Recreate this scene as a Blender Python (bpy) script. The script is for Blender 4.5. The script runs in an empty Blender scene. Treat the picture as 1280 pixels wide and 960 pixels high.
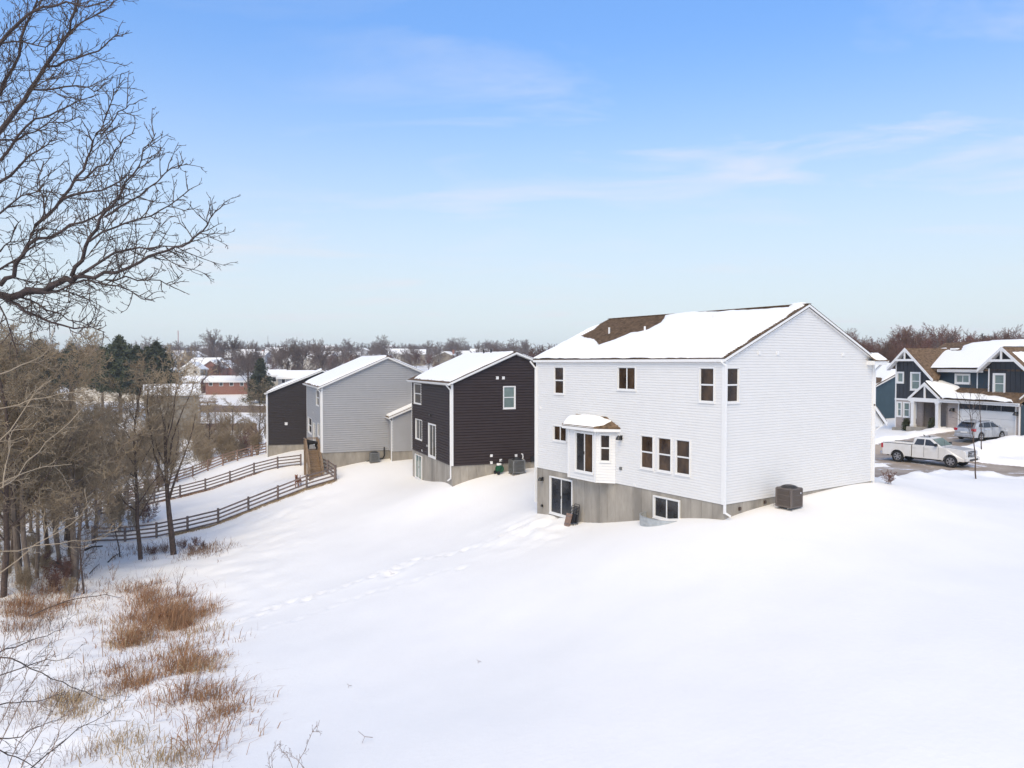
import bpy, math, random
import numpy as np
from mathutils import Vector, Matrix

# ------------------------------------------------------------------ camera, sky, sun, exposure
scene = bpy.context.scene
F_PX = 915.0                      # focal length in photo pixels (1280 wide)
PITCH = math.atan(26.0 / F_PX)
cam_data = bpy.data.cameras.new('camera')
cam_data.sensor_width = 36.0
cam_data.lens = F_PX / 1280.0 * 36.0
cam_data.clip_start = 0.1
cam_data.clip_end = 9000
cam = bpy.data.objects.new('camera', cam_data)
scene.collection.objects.link(cam)
cam.location = (0, 0, 0)
cam.rotation_euler = (math.pi / 2 - PITCH, 0, 0)
scene.camera = cam

SUN_EL, SUN_AZ = math.radians(47), math.radians(-166)    # azimuth measured from +Y towards +X
world = bpy.data.worlds.new('World'); scene.world = world; world.use_nodes = True
wn = world.node_tree.nodes; wl = world.node_tree.links
for n in list(wn): wn.remove(n)
w_out = wn.new('ShaderNodeOutputWorld'); bg = wn.new('ShaderNodeBackground'); bg.inputs[1].default_value = 0.15
sky = wn.new('ShaderNodeTexSky'); sky.sky_type = 'NISHITA'; sky.sun_disc = False
sky.sun_elevation = SUN_EL; sky.sun_rotation = SUN_AZ
sky.air_density = 1.0; sky.dust_density = 0.6; sky.ozone_density = 2.0; sky.altitude = 100
tc = wn.new('ShaderNodeTexCoord'); sep = wn.new('ShaderNodeSeparateXYZ'); wl.new(tc.outputs['Generated'], sep.inputs[0])
# thin high cloud: a procedural cloud sheet seen in projection (direction / height), for every direction of the sky
zz = wn.new('ShaderNodeMath'); zz.operation = 'MAXIMUM'; wl.new(sep.outputs[2], zz.inputs[0]); zz.inputs[1].default_value = 0.0
za = wn.new('ShaderNodeMath'); za.operation = 'ADD'; wl.new(zz.outputs[0], za.inputs[0]); za.inputs[1].default_value = 0.06
dv = wn.new('ShaderNodeVectorMath'); dv.operation = 'DIVIDE'; cmb = wn.new('ShaderNodeCombineXYZ')
for i in range(3): wl.new(za.outputs[0], cmb.inputs[i])
wl.new(tc.outputs['Generated'], dv.inputs[0]); wl.new(cmb.outputs[0], dv.inputs[1])
mp = wn.new('ShaderNodeMapping'); mp.inputs['Scale'].default_value = (0.50, 0.95, 0.0); mp.inputs['Location'].default_value = (3.1, 0.22, 0)
wl.new(dv.outputs[0], mp.inputs[0])
nz = wn.new('ShaderNodeTexNoise'); nz.inputs['Scale'].default_value = 1.6; nz.inputs['Detail'].default_value = 8
nz.inputs['Roughness'].default_value = 0.58; nz.inputs['Distortion'].default_value = 0.6
wl.new(mp.outputs[0], nz.inputs[0])
rp = wn.new('ShaderNodeValToRGB'); rp.color_ramp.elements[0].position = 0.49; rp.color_ramp.elements[1].position = 0.70
rp.color_ramp.elements[1].color = (0.8, 0.8, 0.8, 1)
wl.new(nz.outputs[0], rp.inputs[0])
# pale veil towards the horizon
vz = wn.new('ShaderNodeMapRange'); vz.interpolation_type = 'SMOOTHSTEP'
vz.inputs[1].default_value = 0.0; vz.inputs[2].default_value = 0.43; vz.inputs[3].default_value = 0.93; vz.inputs[4].default_value = 0.0
wl.new(sep.outputs[2], vz.inputs[0])
tint = wn.new('ShaderNodeMix'); tint.data_type = 'RGBA'; tint.blend_type = 'MULTIPLY'; tint.inputs[0].default_value = 1
lowdim = wn.new('ShaderNodeMapRange'); lowdim.inputs[1].default_value = 0.08; lowdim.inputs[2].default_value = 0.46; lowdim.inputs[3].default_value = 0.66; lowdim.inputs[4].default_value = 1.16
wl.new(sep.outputs[2], lowdim.inputs[0]); tcol = wn.new('ShaderNodeVectorMath'); tcol.operation = 'SCALE'; tcol.inputs[0].default_value = (0.53, 0.69, 0.84); wl.new(lowdim.outputs[0], tcol.inputs['Scale'])
wl.new(sky.outputs[0], tint.inputs[6]); wl.new(tcol.outputs[0], tint.inputs[7])
veil = wn.new('ShaderNodeMix'); veil.data_type = 'RGBA'; wl.new(vz.outputs[0], veil.inputs[0]); wl.new(tint.outputs[2], veil.inputs[6])
veil.inputs[7].default_value = (2.92, 3.20, 3.30, 1)
nz2 = wn.new('ShaderNodeTexNoise'); nz2.inputs['Scale'].default_value = 0.55; nz2.inputs['Detail'].default_value = 3; wl.new(mp.outputs[0], nz2.inputs[0])
rp2 = wn.new('ShaderNodeValToRGB'); rp2.color_ramp.elements[0].position = 0.42; rp2.color_ramp.elements[1].position = 0.60; wl.new(nz2.outputs[0], rp2.inputs[0])
cm = wn.new('ShaderNodeMath'); cm.operation = 'MULTIPLY'; wl.new(rp.outputs[0], cm.inputs[0]); wl.new(rp2.outputs[0], cm.inputs[1])
cl = wn.new('ShaderNodeMix'); cl.data_type = 'RGBA'; wl.new(cm.outputs[0], cl.inputs[0]); wl.new(veil.outputs[2], cl.inputs[6])
cl.inputs[7].default_value = (3.0, 3.05, 3.3, 1)
wl.new(cl.outputs[2], bg.inputs[0]); wl.new(bg.outputs[0], w_out.inputs[0])

sun_data = bpy.data.lights.new('sun', 'SUN'); sun_data.energy = 1.5; sun_data.angle = math.radians(50); sun_data.color = (1.0, 0.78, 0.42)
sun = bpy.data.objects.new('sun', sun_data); scene.collection.objects.link(sun)
sd = Vector((math.sin(SUN_AZ) * math.cos(SUN_EL), math.cos(SUN_AZ) * math.cos(SUN_EL), math.sin(SUN_EL)))
sun.rotation_euler = sd.to_track_quat('Z', 'Y').to_euler()
scene.view_settings.view_transform = 'Standard'; scene.view_settings.look = 'None'
scene.view_settings.gamma = 1.0; scene.view_settings.use_curve_mapping = False
scene.view_settings.exposure = 0.93
scene.cycles.max_bounces = 8; scene.cycles.diffuse_bounces = 3; scene.cycles.transparent_max_bounces = 8

# ------------------------------------------------------------------ helpers
COL = scene.collection
rng = random.Random(7)
def fwd_ray(px, py):
    a = (px - 640) / F_PX; b = (480 - py) / F_PX
    d = Vector((1, 0, 0)) * a + Vector((0, math.sin(PITCH), math.cos(PITCH))) * b + Vector((0, math.cos(PITCH), -math.sin(PITCH)))
    return d
def at(px, py, depth):
    d = fwd_ray(px, py); return d * (depth / d.y)

def tag(o, label=None, cat=None, group=None, kind=None):
    if label: o['label'] = label
    if cat: o['category'] = cat
    if group: o['group'] = group
    if kind: o['kind'] = kind
    return o
def thing(name, label, cat, loc=(0, 0, 0), rz=0.0, group=None):
    o = bpy.data.objects.new(name, None); COL.objects.link(o); o.empty_display_size = 0.3
    o.location = loc; o.rotation_euler = (0, 0, rz)
    return tag(o, label, cat, group)
def dup(root, loc=None, rz=None, scale=None, label=None, group=None):
    def cp(o, parent):
        c = o.copy(); COL.objects.link(c)
        if parent is not None: c.parent = parent
        for ch in list(KIDS.get(o.name, [])): cp(ch, c)
        return c
    r = cp(root, None)
    if loc is not None: r.location = loc
    if rz is not None: r.rotation_euler = (0, 0, rz)
    if scale is not None: r.scale = scale if hasattr(scale, '__len__') else (scale,) * 3
    if label: r['label'] = label
    if group: r['group'] = group
    return r
KIDS = {}

class MB:
    """collects faces; build() links them as one mesh object"""
    def __init__(s): s.v = []; s.f = []
    def poly(s, pts):
        n = len(s.v); s.v += [tuple(p) for p in pts]; s.f.append(tuple(range(n, n + len(pts))))
    def hexa(s, c):
        n = len(s.v); s.v += [tuple(p) for p in c]
        for f in ((3, 2, 1, 0), (4, 5, 6, 7), (0, 1, 5, 4), (1, 2, 6, 5), (2, 3, 7, 6), (3, 0, 4, 7)): s.f.append(tuple(n + i for i in f))
    def box(s, x0, x1, y0, y1, z0, z1):
        s.hexa([(x0, y0, z0), (x1, y0, z0), (x1, y1, z0), (x0, y1, z0), (x0, y0, z1), (x1, y0, z1), (x1, y1, z1), (x0, y1, z1)])
    def bar(s, p, q, w, h, up=(0, 0, 1)):
        p = Vector(p); q = Vector(q); d = (q - p).normalized(); up = Vector(up)
        r = d.cross(up)
        if r.length < 1e-4: r = d.cross(Vector((1, 0, 0)))
        r.normalize(); u = r.cross(d)
        r = r * (w / 2); u = u * (h / 2)
        s.hexa([p - r - u, p + r - u, p + r + u, p - r + u, q - r - u, q + r - u, q + r + u, q - r + u])
    def prism(s, pts, off):
        """pts: planar polygon, extruded by vector off"""
        off = Vector(off); n = len(s.v); k = len(pts)
        s.v += [tuple(p) for p in pts] + [tuple(Vector(p) + off) for p in pts]
        s.f.append(tuple(range(n + k - 1, n - 1, -1))); s.f.append(tuple(range(n + k, n + 2 * k)))
        for i in range(k): s.f.append((n + i, n + (i + 1) % k, n + k + (i + 1) % k, n + k + i))
    def tube(s, pts, rad, n=6, cap=True):
        pts = [Vector(p) for p in pts]
        if not hasattr(rad, '__len__'): rad = [rad] * len(pts)
        base = len(s.v); prev = None
        for i, p in enumerate(pts):
            d = (pts[min(i + 1, len(pts) - 1)] - pts[max(i - 1, 0)])
            if d.length < 1e-9: d = Vector((0, 0, 1))
            d.normalize()
            a = d.orthogonal().normalized() if prev is None else (prev - d * prev.dot(d))
            if a.length < 1e-6: a = d.orthogonal()
            a.normalize(); prev = a; b = d.cross(a)
            for k in range(n):
                t = 2 * math.pi * k / n
                s.v.append(tuple(p + (a * math.cos(t) + b * math.sin(t)) * rad[i]))
        for i in range(len(pts) - 1):
            for k in range(n):
                k2 = (k + 1) % n
                s.f.append((base + i * n + k, base + i * n + k2, base + (i + 1) * n + k2, base + (i + 1) * n + k))
        if cap and n > 2:
            s.f.append(tuple(base + k for k in range(n - 1, -1, -1))); e = base + (len(pts) - 1) * n
            s.f.append(tuple(e + k for k in range(n)))
    def lathe(s, prof, c=(0, 0, 0), axis='z', n=20):
        """prof: [(r, h)]"""
        base = len(s.v); c = Vector(c)
        for r, h in prof:
            for k in range(n):
                t = 2 * math.pi * k / n; a, b = r * math.cos(t), r * math.sin(t)
                p = {'z': (a, b, h), 'y': (a, h, b), 'x': (h, a, b)}[axis]
                s.v.append(tuple(c + Vector(p)))
        for i in range(len(prof) - 1):
            for k in range(n):
                k2 = (k + 1) % n
                s.f.append((base + i * n + k, base + i * n + k2, base + (i + 1) * n + k2, base + (i + 1) * n + k))
    def mesh(s, name, mat, smooth=False):
        me = bpy.data.meshes.new(name); me.from_pydata(s.v, [], s.f); me.update()
        if mat: me.materials.append(mat)
        if smooth: me.polygons.foreach_set('use_smooth', [True] * len(me.polygons))
        return me
    def build(s, name, mat, parent=None, smooth=False, kind=None, label=None, bevel=0):
        return link(name, s.mesh(name, mat, smooth), parent, kind, label, bevel)
def link(name, me, parent=None, kind=None, label=None, bevel=0):
    o = bpy.data.objects.new(name, me); COL.objects.link(o)
    if parent is not None:
        o.parent = parent; KIDS.setdefault(parent.name, []).append(o)
    if kind: o['kind'] = kind
    if label: o['label'] = label
    if bevel:
        m = o.modifiers.new('bevel', 'BEVEL'); m.width = bevel; m.segments = 2; m.limit_method = 'ANGLE'
    return o
def np_mesh(name, V, Fq, mat, smooth=True):
    me = bpy.data.meshes.new(name); V = np.asarray(V, dtype=np.float32); Fq = np.asarray(Fq, dtype=np.int32); k = Fq.shape[1]
    me.vertices.add(len(V)); me.vertices.foreach_set('co', V.ravel())
    me.loops.add(Fq.size); me.loops.foreach_set('vertex_index', Fq.ravel())
    me.polygons.add(len(Fq)); me.polygons.foreach_set('loop_start', np.arange(0, Fq.size, k, dtype=np.int32))
    me.polygons.foreach_set('loop_total', np.full(len(Fq), k, dtype=np.int32))
    if smooth: me.polygons.foreach_set('use_smooth', np.ones(len(Fq), dtype=bool))
    me.update(calc_edges=True); me.validate()
    if mat: me.materials.append(mat)
    return me

# ------------------------------------------------------------------ materials
M = {}
def mat(name, col, rough=0.7, metal=0.0, var=0.0, vscale=3.0, col2=None, bump=0.0, bscale=20.0, objvar=0.0, spec=0.5,
        stretch=(1, 1, 1), coat=0.0, transl=0.0):
    m = bpy.data.materials.new(name); m.use_nodes = True; nt = m.node_tree; n = nt.nodes; l = nt.links
    b = n['Principled BSDF']; b.inputs['Roughness'].default_value = rough; b.inputs['Metallic'].default_value = metal
    b.inputs['Specular IOR Level'].default_value = spec; b.inputs['Coat Weight'].default_value = coat
    c = (*col, 1); b.inputs['Base Color'].default_value = c
    out = None
    if var > 0 or col2 or bump or objvar:
        t = n.new('ShaderNodeTexCoord'); mpn = n.new('ShaderNodeMapping'); mpn.inputs['Scale'].default_value = stretch
        l.new(t.outputs['Object'], mpn.inputs[0])
    if var > 0 or col2:
        no = n.new('ShaderNodeTexNoise'); no.inputs['Scale'].default_value = vscale; no.inputs['Detail'].default_value = 6
        no.inputs['Roughness'].default_value = 0.6
        l.new(mpn.outputs[0], no.inputs[0])
        r = n.new('ShaderNodeValToRGB'); r.color_ramp.elements[0].position = 0.35; r.color_ramp.elements[1].position = 0.65
        if col2: r.color_ramp.elements[0].color = c; r.color_ramp.elements[1].color = (*col2, 1)
        else:
            r.color_ramp.elements[0].color = (*[x * (1 - var) for x in col], 1); r.color_ramp.elements[1].color = (*[min(1, x * (1 + var)) for x in col], 1)
        l.new(no.outputs[0], r.inputs[0]); out = r.outputs[0]
    if objvar:
        oi = n.new('ShaderNodeObjectInfo'); mr = n.new('ShaderNodeMapRange'); l.new(oi.outputs['Random'], mr.inputs[0])
        mr.inputs[3].default_value = 1 - objvar; mr.inputs[4].default_value = 1 + objvar
        mx = n.new('ShaderNodeVectorMath'); mx.operation = 'SCALE'
        if out: l.new(out, mx.inputs[0])
        else: mx.inputs[0].default_value = col
        l.new(mr.outputs[0], mx.inputs['Scale']); out = mx.outputs[0]
    if out: l.new(out, b.inputs['Base Color'])
    if bump:
        nb = n.new('ShaderNodeTexNoise'); nb.inputs['Scale'].default_value = bscale; nb.inputs['Detail'].default_value = 5
        l.new(mpn.outputs[0], nb.inputs[0]); bp = n.new('ShaderNodeBump'); bp.inputs['Strength'].default_value = bump
        bp.inputs['Distance'].default_value = 0.05
        l.new(nb.outputs[0], bp.inputs['Height']); l.new(bp.outputs[0], b.inputs['Normal'])
    M[name] = m; return m
mat('snow', (0.88, 0.86, 0.825), 0.6, var=0.015, vscale=0.35, bump=0.22, bscale=6, spec=0.2)
mat('roof_snow', (0.90, 0.89, 0.86), 0.6, bump=0.12, bscale=4, spec=0.2)
mat('white_siding', (0.74, 0.725, 0.705), 0.45, var=0.015, vscale=1.5)
mat('white_trim', (0.77, 0.76, 0.745), 0.4)
mat('dark_siding', (0.042, 0.030, 0.030), 0.6, var=0.06, vscale=2, spec=0.25)
mat('grey_siding', (0.385, 0.38, 0.385), 0.42, var=0.03, vscale=2)
mat('charcoal_siding', (0.046, 0.038, 0.038), 0.6, var=0.05, vscale=2, spec=0.25)
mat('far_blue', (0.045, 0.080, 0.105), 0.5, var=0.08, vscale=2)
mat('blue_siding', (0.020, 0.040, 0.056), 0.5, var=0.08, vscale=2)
mat('teal_siding', (0.016, 0.034, 0.048), 0.5, var=0.08, vscale=2)
mat('navy_board', (0.024, 0.026, 0.032), 0.5, var=0.08, vscale=2)
mat('concrete', (0.32, 0.288, 0.245), 0.85, var=0.24, vscale=1.1, bump=0.15, bscale=12, objvar=0.10, stretch=(1, 1, 0.35))
mat('shingle', (0.155, 0.102, 0.062), 0.9, var=0.45, vscale=5, spec=0.2, bump=0.3, bscale=30)
mat('grey_shingle', (0.12, 0.11, 0.10), 0.9, var=0.3, vscale=9, bump=0.3, bscale=30)
mat('drip_edge', (0.07, 0.045, 0.035), 0.5)
mat('wood', (0.26, 0.175, 0.105), 0.75, var=0.25, vscale=6, objvar=0.12, stretch=(1, 1, 6))
mat('fence_wood', (0.17, 0.13, 0.115), 0.8, var=0.3, vscale=5, objvar=0.15)
mat('new_wood', (0.23, 0.15, 0.115), 0.8, var=0.25, vscale=5, objvar=0.15)
mat('black_metal', (0.015, 0.015, 0.016), 0.4)
mat('black_plastic', (0.012, 0.012, 0.013), 0.5)
mat('unit_metal', (0.115, 0.095, 0.085), 0.5, metal=0.0, var=0.08, vscale=4)
mat('grey_metal', (0.20, 0.20, 0.195), 0.4, metal=0.4, var=0.08, vscale=4)
mat('galvanised', (0.48, 0.50, 0.50), 0.4, metal=0.5, var=0.1, vscale=6)
mat('pane_brown', (0.016, 0.009, 0.006), 0.05, col2=(0.075, 0.045, 0.025), vscale=1.9, objvar=0.55, spec=0.35, stretch=(1, 1, 0.5))
mat('pane_dark', (0.012, 0.013, 0.016), 0.04, col2=(0.035, 0.035, 0.038), vscale=1.2, objvar=0.3, spec=0.7)
mat('pane_blind', (0.14, 0.19, 0.18), 0.08, col2=(0.22, 0.28, 0.26), vscale=1.0, objvar=0.15, spec=0.6)
mat('tyre', (0.015, 0.015, 0.016), 0.85)
mat('rim', (0.42, 0.42, 0.44), 0.3, metal=0.7)
mat('truck_paint', (0.74, 0.73, 0.72), 0.25, coat=0.6, col2=(0.66, 0.64, 0.61), vscale=1.2)
mat('silver_paint', (0.50, 0.51, 0.53), 0.28, metal=0.2, coat=0.5, col2=(0.30, 0.31, 0.34), vscale=1.5)
mat('chrome', (0.6, 0.6, 0.62), 0.18, metal=0.9)
mat('headlight_glass', (0.62, 0.65, 0.70), 0.1, coat=0.5)
mat('tail_red', (0.42, 0.02, 0.03), 0.2, coat=0.5)
mat('bark', (0.19, 0.145, 0.11), 0.95, var=0.3, vscale=8, bump=0.5, bscale=14, stretch=(1, 1, 0.25))
mat('limb_bark', (0.055, 0.040, 0.038), 0.95, var=0.35, vscale=7, bump=0.5, bscale=14)
mat('dark_bark', (0.085, 0.058, 0.045), 0.95, var=0.35, vscale=7, bump=0.5, bscale=14)
mat('twig', (0.255, 0.19, 0.122), 0.95, col2=(0.38, 0.30, 0.20), vscale=0.8, objvar=0.18)
mat('dark_twig', (0.055, 0.040, 0.036), 0.95, col2=(0.10, 0.075, 0.06), vscale=1.0)
mat('far_twig', (0.15, 0.115, 0.10), 0.95, objvar=0.35)
mat('red_twig', (0.17, 0.075, 0.06), 0.95, col2=(0.13, 0.085, 0.06), vscale=0.2, objvar=0.25)
mat('pale_twig', (0.34, 0.27, 0.19), 0.95, var=0.2, vscale=3)
mat('needles', (0.036, 0.044, 0.020), 0.8, col2=(0.07, 0.08, 0.038), vscale=0.8, objvar=0.25)
mat('rust_grass', (0.26, 0.115, 0.05), 0.9, col2=(0.40, 0.25, 0.14), vscale=1.5)
mat('gold_grass', (0.36, 0.25, 0.13), 0.9, col2=(0.48, 0.37, 0.24), vscale=1.5)
mat('weed_stem', (0.20, 0.13, 0.09), 0.9, col2=(0.30, 0.20, 0.14), vscale=1.5)
mat('log_bark', (0.05, 0.038, 0.03), 0.95, var=0.3, vscale=6)
mat('black_fur', (0.012, 0.011, 0.011), 0.8)
mat('brown_fur', (0.22, 0.085, 0.04), 0.85, var=0.15, vscale=8)
mat('hose_green', (0.01, 0.10, 0.05), 0.5)
mat('far_tan', (0.27, 0.235, 0.185), 0.8, var=0.05, vscale=1)
mat('far_cream', (0.52, 0.48, 0.42), 0.8)
mat('far_grey', (0.36, 0.36, 0.37), 0.8)
mat('far_green', (0.02, 0.05, 0.03), 0.8)
mat('mast_red', (0.42, 0.27, 0.25), 0.6)

def brick_mat(name, c1, c2, mortar, scale=1.0):
    m = bpy.data.materials.new(name); m.use_nodes = True; n = m.node_tree.nodes; l = m.node_tree.links; b = n['Principled BSDF']
    b.inputs['Roughness'].default_value = 0.85
    t = n.new('ShaderNodeTexCoord'); s = n.new('ShaderNodeSeparateXYZ'); l.new(t.outputs['Object'], s.inputs[0])
    a = n.new('ShaderNodeMath'); a.operation = 'ADD'; l.new(s.outputs[0], a.inputs[0]); l.new(s.outputs[1], a.inputs[1])
    c = n.new('ShaderNodeCombineXYZ'); l.new(a.outputs[0], c.inputs[0]); l.new(s.outputs[2], c.inputs[1])
    br = n.new('ShaderNodeTexBrick'); l.new(c.outputs[0], br.inputs[0]); br.inputs['Scale'].default_value = 1
    br.inputs['Brick Width'].default_value = 0.21 * scale; br.inputs['Row Height'].default_value = 0.075 * scale; br.inputs['Mortar Size'].default_value = 0.008 * scale
    br.inputs[1].default_value = (*c1, 1); br.inputs[2].default_value = (*c2, 1); br.inputs[3].default_value = (*mortar, 1)
    l.new(br.outputs[0], b.inputs['Base Color'])
    bp = n.new('ShaderNodeBump'); bp.inputs['Strength'].default_value = 0.4; bp.inputs['Distance'].default_value = 0.01; bp.invert = True
    l.new(br.outputs[1], bp.inputs['Height']); l.new(bp.outputs[0], b.inputs['Normal']); M[name] = m
brick_mat('tan_brick', (0.42, 0.34, 0.30), (0.33, 0.27, 0.25), (0.45, 0.42, 0.39))
brick_mat('red_brick', (0.28, 0.10, 0.065), (0.20, 0.07, 0.05), (0.3, 0.22, 0.18))

def road_mat():
    m = bpy.data.materials.new('road_concrete'); m.use_nodes = True; n = m.node_tree.nodes; l = m.node_tree.links; b = n['Principled BSDF']
    b.inputs['Roughness'].default_value = 0.7
    t = n.new('ShaderNodeTexCoord')
    n1 = n.new('ShaderNodeTexNoise'); n1.inputs['Scale'].default_value = 0.5; n1.inputs['Detail'].default_value = 7; l.new(t.outputs['Object'], n1.inputs[0])
    r1 = n.new('ShaderNodeValToRGB'); r1.color_ramp.elements[0].position = 0.35; r1.color_ramp.elements[0].color = (0.26, 0.205, 0.16, 1)
    r1.color_ramp.elements[1].position = 0.65; r1.color_ramp.elements[1].color = (0.42, 0.35, 0.28, 1); l.new(n1.outputs[0], r1.inputs[0])
    n2 = n.new('ShaderNodeTexNoise'); n2.inputs['Scale'].default_value = 0.7; n2.inputs['Detail'].default_value = 8; n2.inputs['Roughness'].default_value = 0.65
    mp2 = n.new('ShaderNodeMapping'); mp2.inputs['Location'].default_value = (13, 5, 2); l.new(t.outputs['Object'], mp2.inputs[0]); l.new(mp2.outputs[0], n2.inputs[0])
    r2 = n.new('ShaderNodeValToRGB'); r2.color_ramp.elements[0].position = 0.56; r2.color_ramp.elements[1].position = 0.62; l.new(n2.outputs[0], r2.inputs[0])
    mx = n.new('ShaderNodeMix'); mx.data_type = 'RGBA'; l.new(r2.outputs[0], mx.inputs[0]); l.new(r1.outputs[0], mx.inputs[6]); mx.inputs[7].default_value = (0.74, 0.74, 0.77, 1)
    l.new(mx.outputs[2], b.inputs['Base Color']); M['road_concrete'] = m
road_mat()

# ------------------------------------------------------------------ value noise
def vnoise(x, y, seed=0):
    x = np.asarray(x, dtype=np.float64); y = np.asarray(y, dtype=np.float64)
    xi = np.floor(x).astype(np.int64); yi = np.floor(y).astype(np.int64); fx = x - xi; fy = y - yi
    fx = fx * fx * (3 - 2 * fx); fy = fy * fy * (3 - 2 * fy)
    def h(a, b):
        n = (a * 374761393 + b * 668265263 + seed * 1442695) & 0x7fffffff
        n = ((n ^ (n >> 13)) * 1274126177) & 0x7fffffff
        return ((n ^ (n >> 16)) & 0xffff) / 65535.0
    return (h(xi, yi) * (1 - fx) + h(xi + 1, yi) * fx) * (1 - fy) + (h(xi, yi + 1) * (1 - fx) + h(xi + 1, yi + 1) * fx) * fy
def fbm(x, y, seed=0, oct=4):
    s = 0; a = 0.5
    for i in range(oct): s = s + a * (vnoise(x * 2 ** i, y * 2 ** i, seed + i) - 0.5); a *= 0.5
    return s
# ------------------------------------------------------------------ house frames (x into the lot, y along the long walls, z up; origin at the near corner, bottom of the siding)
class Frame:
    def __init__(s, loc, rot):
        s.o = Vector(loc); s.rot = rot
        s.x = Vector((math.cos(rot), math.sin(rot), 0)); s.y = Vector((-math.sin(rot), math.cos(rot), 0))
    def w(s, x, y, z=0.0): return s.o + s.x * x + s.y * y + Vector((0, 0, z))
    def loc(s, p): d = Vector(p) - s.o; return Vector((d.dot(s.x), d.dot(s.y), d.z))
    def onx(s, px, py, xv):            # where the sight line through a photo point meets the plane x = xv
        r = fwd_ray(px, py); c = s.loc((0, 0, 0)); d = Vector((r.dot(s.x), r.dot(s.y), r.z)); t = (xv - c.x) / d.x
        return c.y + d.y * t, c.z + d.z * t
    def ony(s, px, py, yv):
        r = fwd_ray(px, py); c = s.loc((0, 0, 0)); d = Vector((r.dot(s.x), r.dot(s.y), r.z)); t = (yv - c.y) / d.y
        return c.x + d.x * t, c.z + d.z * t
H1 = Frame(at(904.5, 631, 30.5), math.radians(33.9))        # white house
H2 = Frame(at(565, 582.5, 52), math.radians(22.2))          # dark house
H3 = Frame(at(402.5, 566, 66), math.radians(21.0))          # grey house
H4 = Frame(at(334.3, 556.4, 84), math.radians(15.0))        # dark house far left
HR = Frame((40.1, 57.6, -5.75), math.radians(19.3))         # house across the street
HB = Frame((38.9, 80.5, -6.9), math.radians(12.0))          # blue house beyond it

# ------------------------------------------------------------------ terrain
CP = []
def cp(x, y, z): CP.append((x, y, z))
def cpx(px, py, d): p = at(px, py, d); CP.append(tuple(p))
def wall_pts(Fr, rear, side):
    for px, py in rear: y, z = Fr.onx(px, py, 0); CP.append(tuple(Fr.w(-0.05, y, z)))
    for px, py in side: x, z = Fr.ony(px, py, 0); CP.append(tuple(Fr.w(x, -0.05, z)))
wall_pts(H1, [(671, 640), (687, 643), (712, 650), (729, 655), (754, 654), (800, 650), (850, 649), (903, 647)], [(930, 641), (959.6, 631.5), (993, 622.5), (1040, 611), (1089, 602)])
wall_pts(H2, [(516, 596.5), (528, 600), (545, 603), (564, 604.5)], [(580, 602), (601, 596.6), (629, 590), (668.7, 584.5)])
wall_pts(H3, [(385, 591), (395, 590), (402, 588.5)], [(432.5, 582), (455, 576.6), (489, 573), (514, 570.5)])
wall_pts(H4, [], [(334.6, 572), (354, 565), (375, 560.6)])
for a in [(418.7, 601, 62.6), (380, 614, 61.8), (340, 629, 61), (304, 644, 60.3), (263, 658, 59.5), (212, 669, 58.8), (143, 677, 58), (116, 678, 57.6),
          (376, 580, 79), (356, 582.5, 78.4), (327, 591, 77.6), (298, 600, 76.8), (267, 612, 76), (235, 619.5, 75), (203, 627, 74), (126, 643, 72),
          (333, 566, 88), (290, 577, 86), (252, 592, 84), (215, 605, 82), (160, 622, 80),
          (217.5, 693, 53.5), (176, 700, 51.5), (92, 726, 45.5), (32, 733, 44), (105, 745, 43), (4, 747, 42),
          (250, 700, 49), (280, 790, 34), (200, 785, 36), (200, 850, 27.5), (300, 900, 22.5), (100, 800, 34.5), (30, 940, 23),
          (500, 705, 39.5), (400, 720, 40.5), (600, 675, 41), (640, 648, 43), (440, 640, 54), (560, 630, 50),
          (640, 800, 26.0), (640, 958, 16.8), (900, 720, 25.5), (1000, 800, 19.5), (1180, 660, 29.0), (1278, 900, 14.2),
          (1278, 700, 24.5), (1278, 640, 32.5), (1190, 620, 37)]:
    cpx(*a)
for a in [(0, 0, -8.2), (12, 3, -7.6), (22, 8, -7.0), (-12, 3, -10.2), (-25, 5, -12.8), (-45, 30, -13.8), (-35, 45, -14.2), (-60, 60, -14.6),
          (0, -60, -9), (50, -20, -6), (-60, -30, -13), (35, 25, -6.3), (29, 40, -6.35), (34, 42, -6.35), (45, 35, -6.3), (42, 43, -6.4),
          (24, 43, -6.75), (29, 47, -7.05), (10, 62, -7.8), (2, 80, -8.4), (-8, 95, -8.9), (18, 58, -7.5),
          (-60, 90, -14.5), (-42, 100, -14.0), (-25, 112, -13), (-60, 130, -13.2), (-30, 130, -12.6), (-85, 70, -15), (-71, 168, -11.2), (-56, 165, -11.2), (-59, 136, -12.5), (-47.6, 136, -12.5), (-58, 150, -12), (-30, 165, -11.0),
          (-75, 215, -8), (-45, 215, -7.8), (-110, 215, -8.5), (0, 150, -9.5), (0, 215, -7), (-150, 120, -12),
          (-100, 300, -3.5), (-20, 300, -3.2), (60, 300, -2.5), (-200, 320, -4), (-150, 460, 1.5), (0, 460, 2.0), (120, 460, 2.5), (-300, 460, 0),
          (-250, 720, 4.8), (0, 720, 5.4), (300, 720, 5), (-600, 720, 3), (600, 500, 3), (-900, 300, -2), (900, 100, -3), (0, 1300, 2), (-1200, 1300, 0), (1200, 1300, 0),
          (44, 74, -5.9), (48, 62, -5.7), (52, 50, -5.9), (55, 90, -5.7), (75, 120, -4.6), (62, 140, -3.9), (90, 170, -2.2), (110, 300, 0), (130, 100, -5),
          (33.5, 66, -6.5), (31, 70, -6.9), (20, 100, -7.8), (300, -200, -6), (-300, -200, -12), (0, -500, -9), (-500, -500, -9), (500, -500, -9)]:
    cp(*a)
CPA = np.array(CP, dtype=np.float64)
def _k(dx, dy): return np.sqrt(dx * dx + dy * dy + 9.0)
_n = len(CPA)
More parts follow.
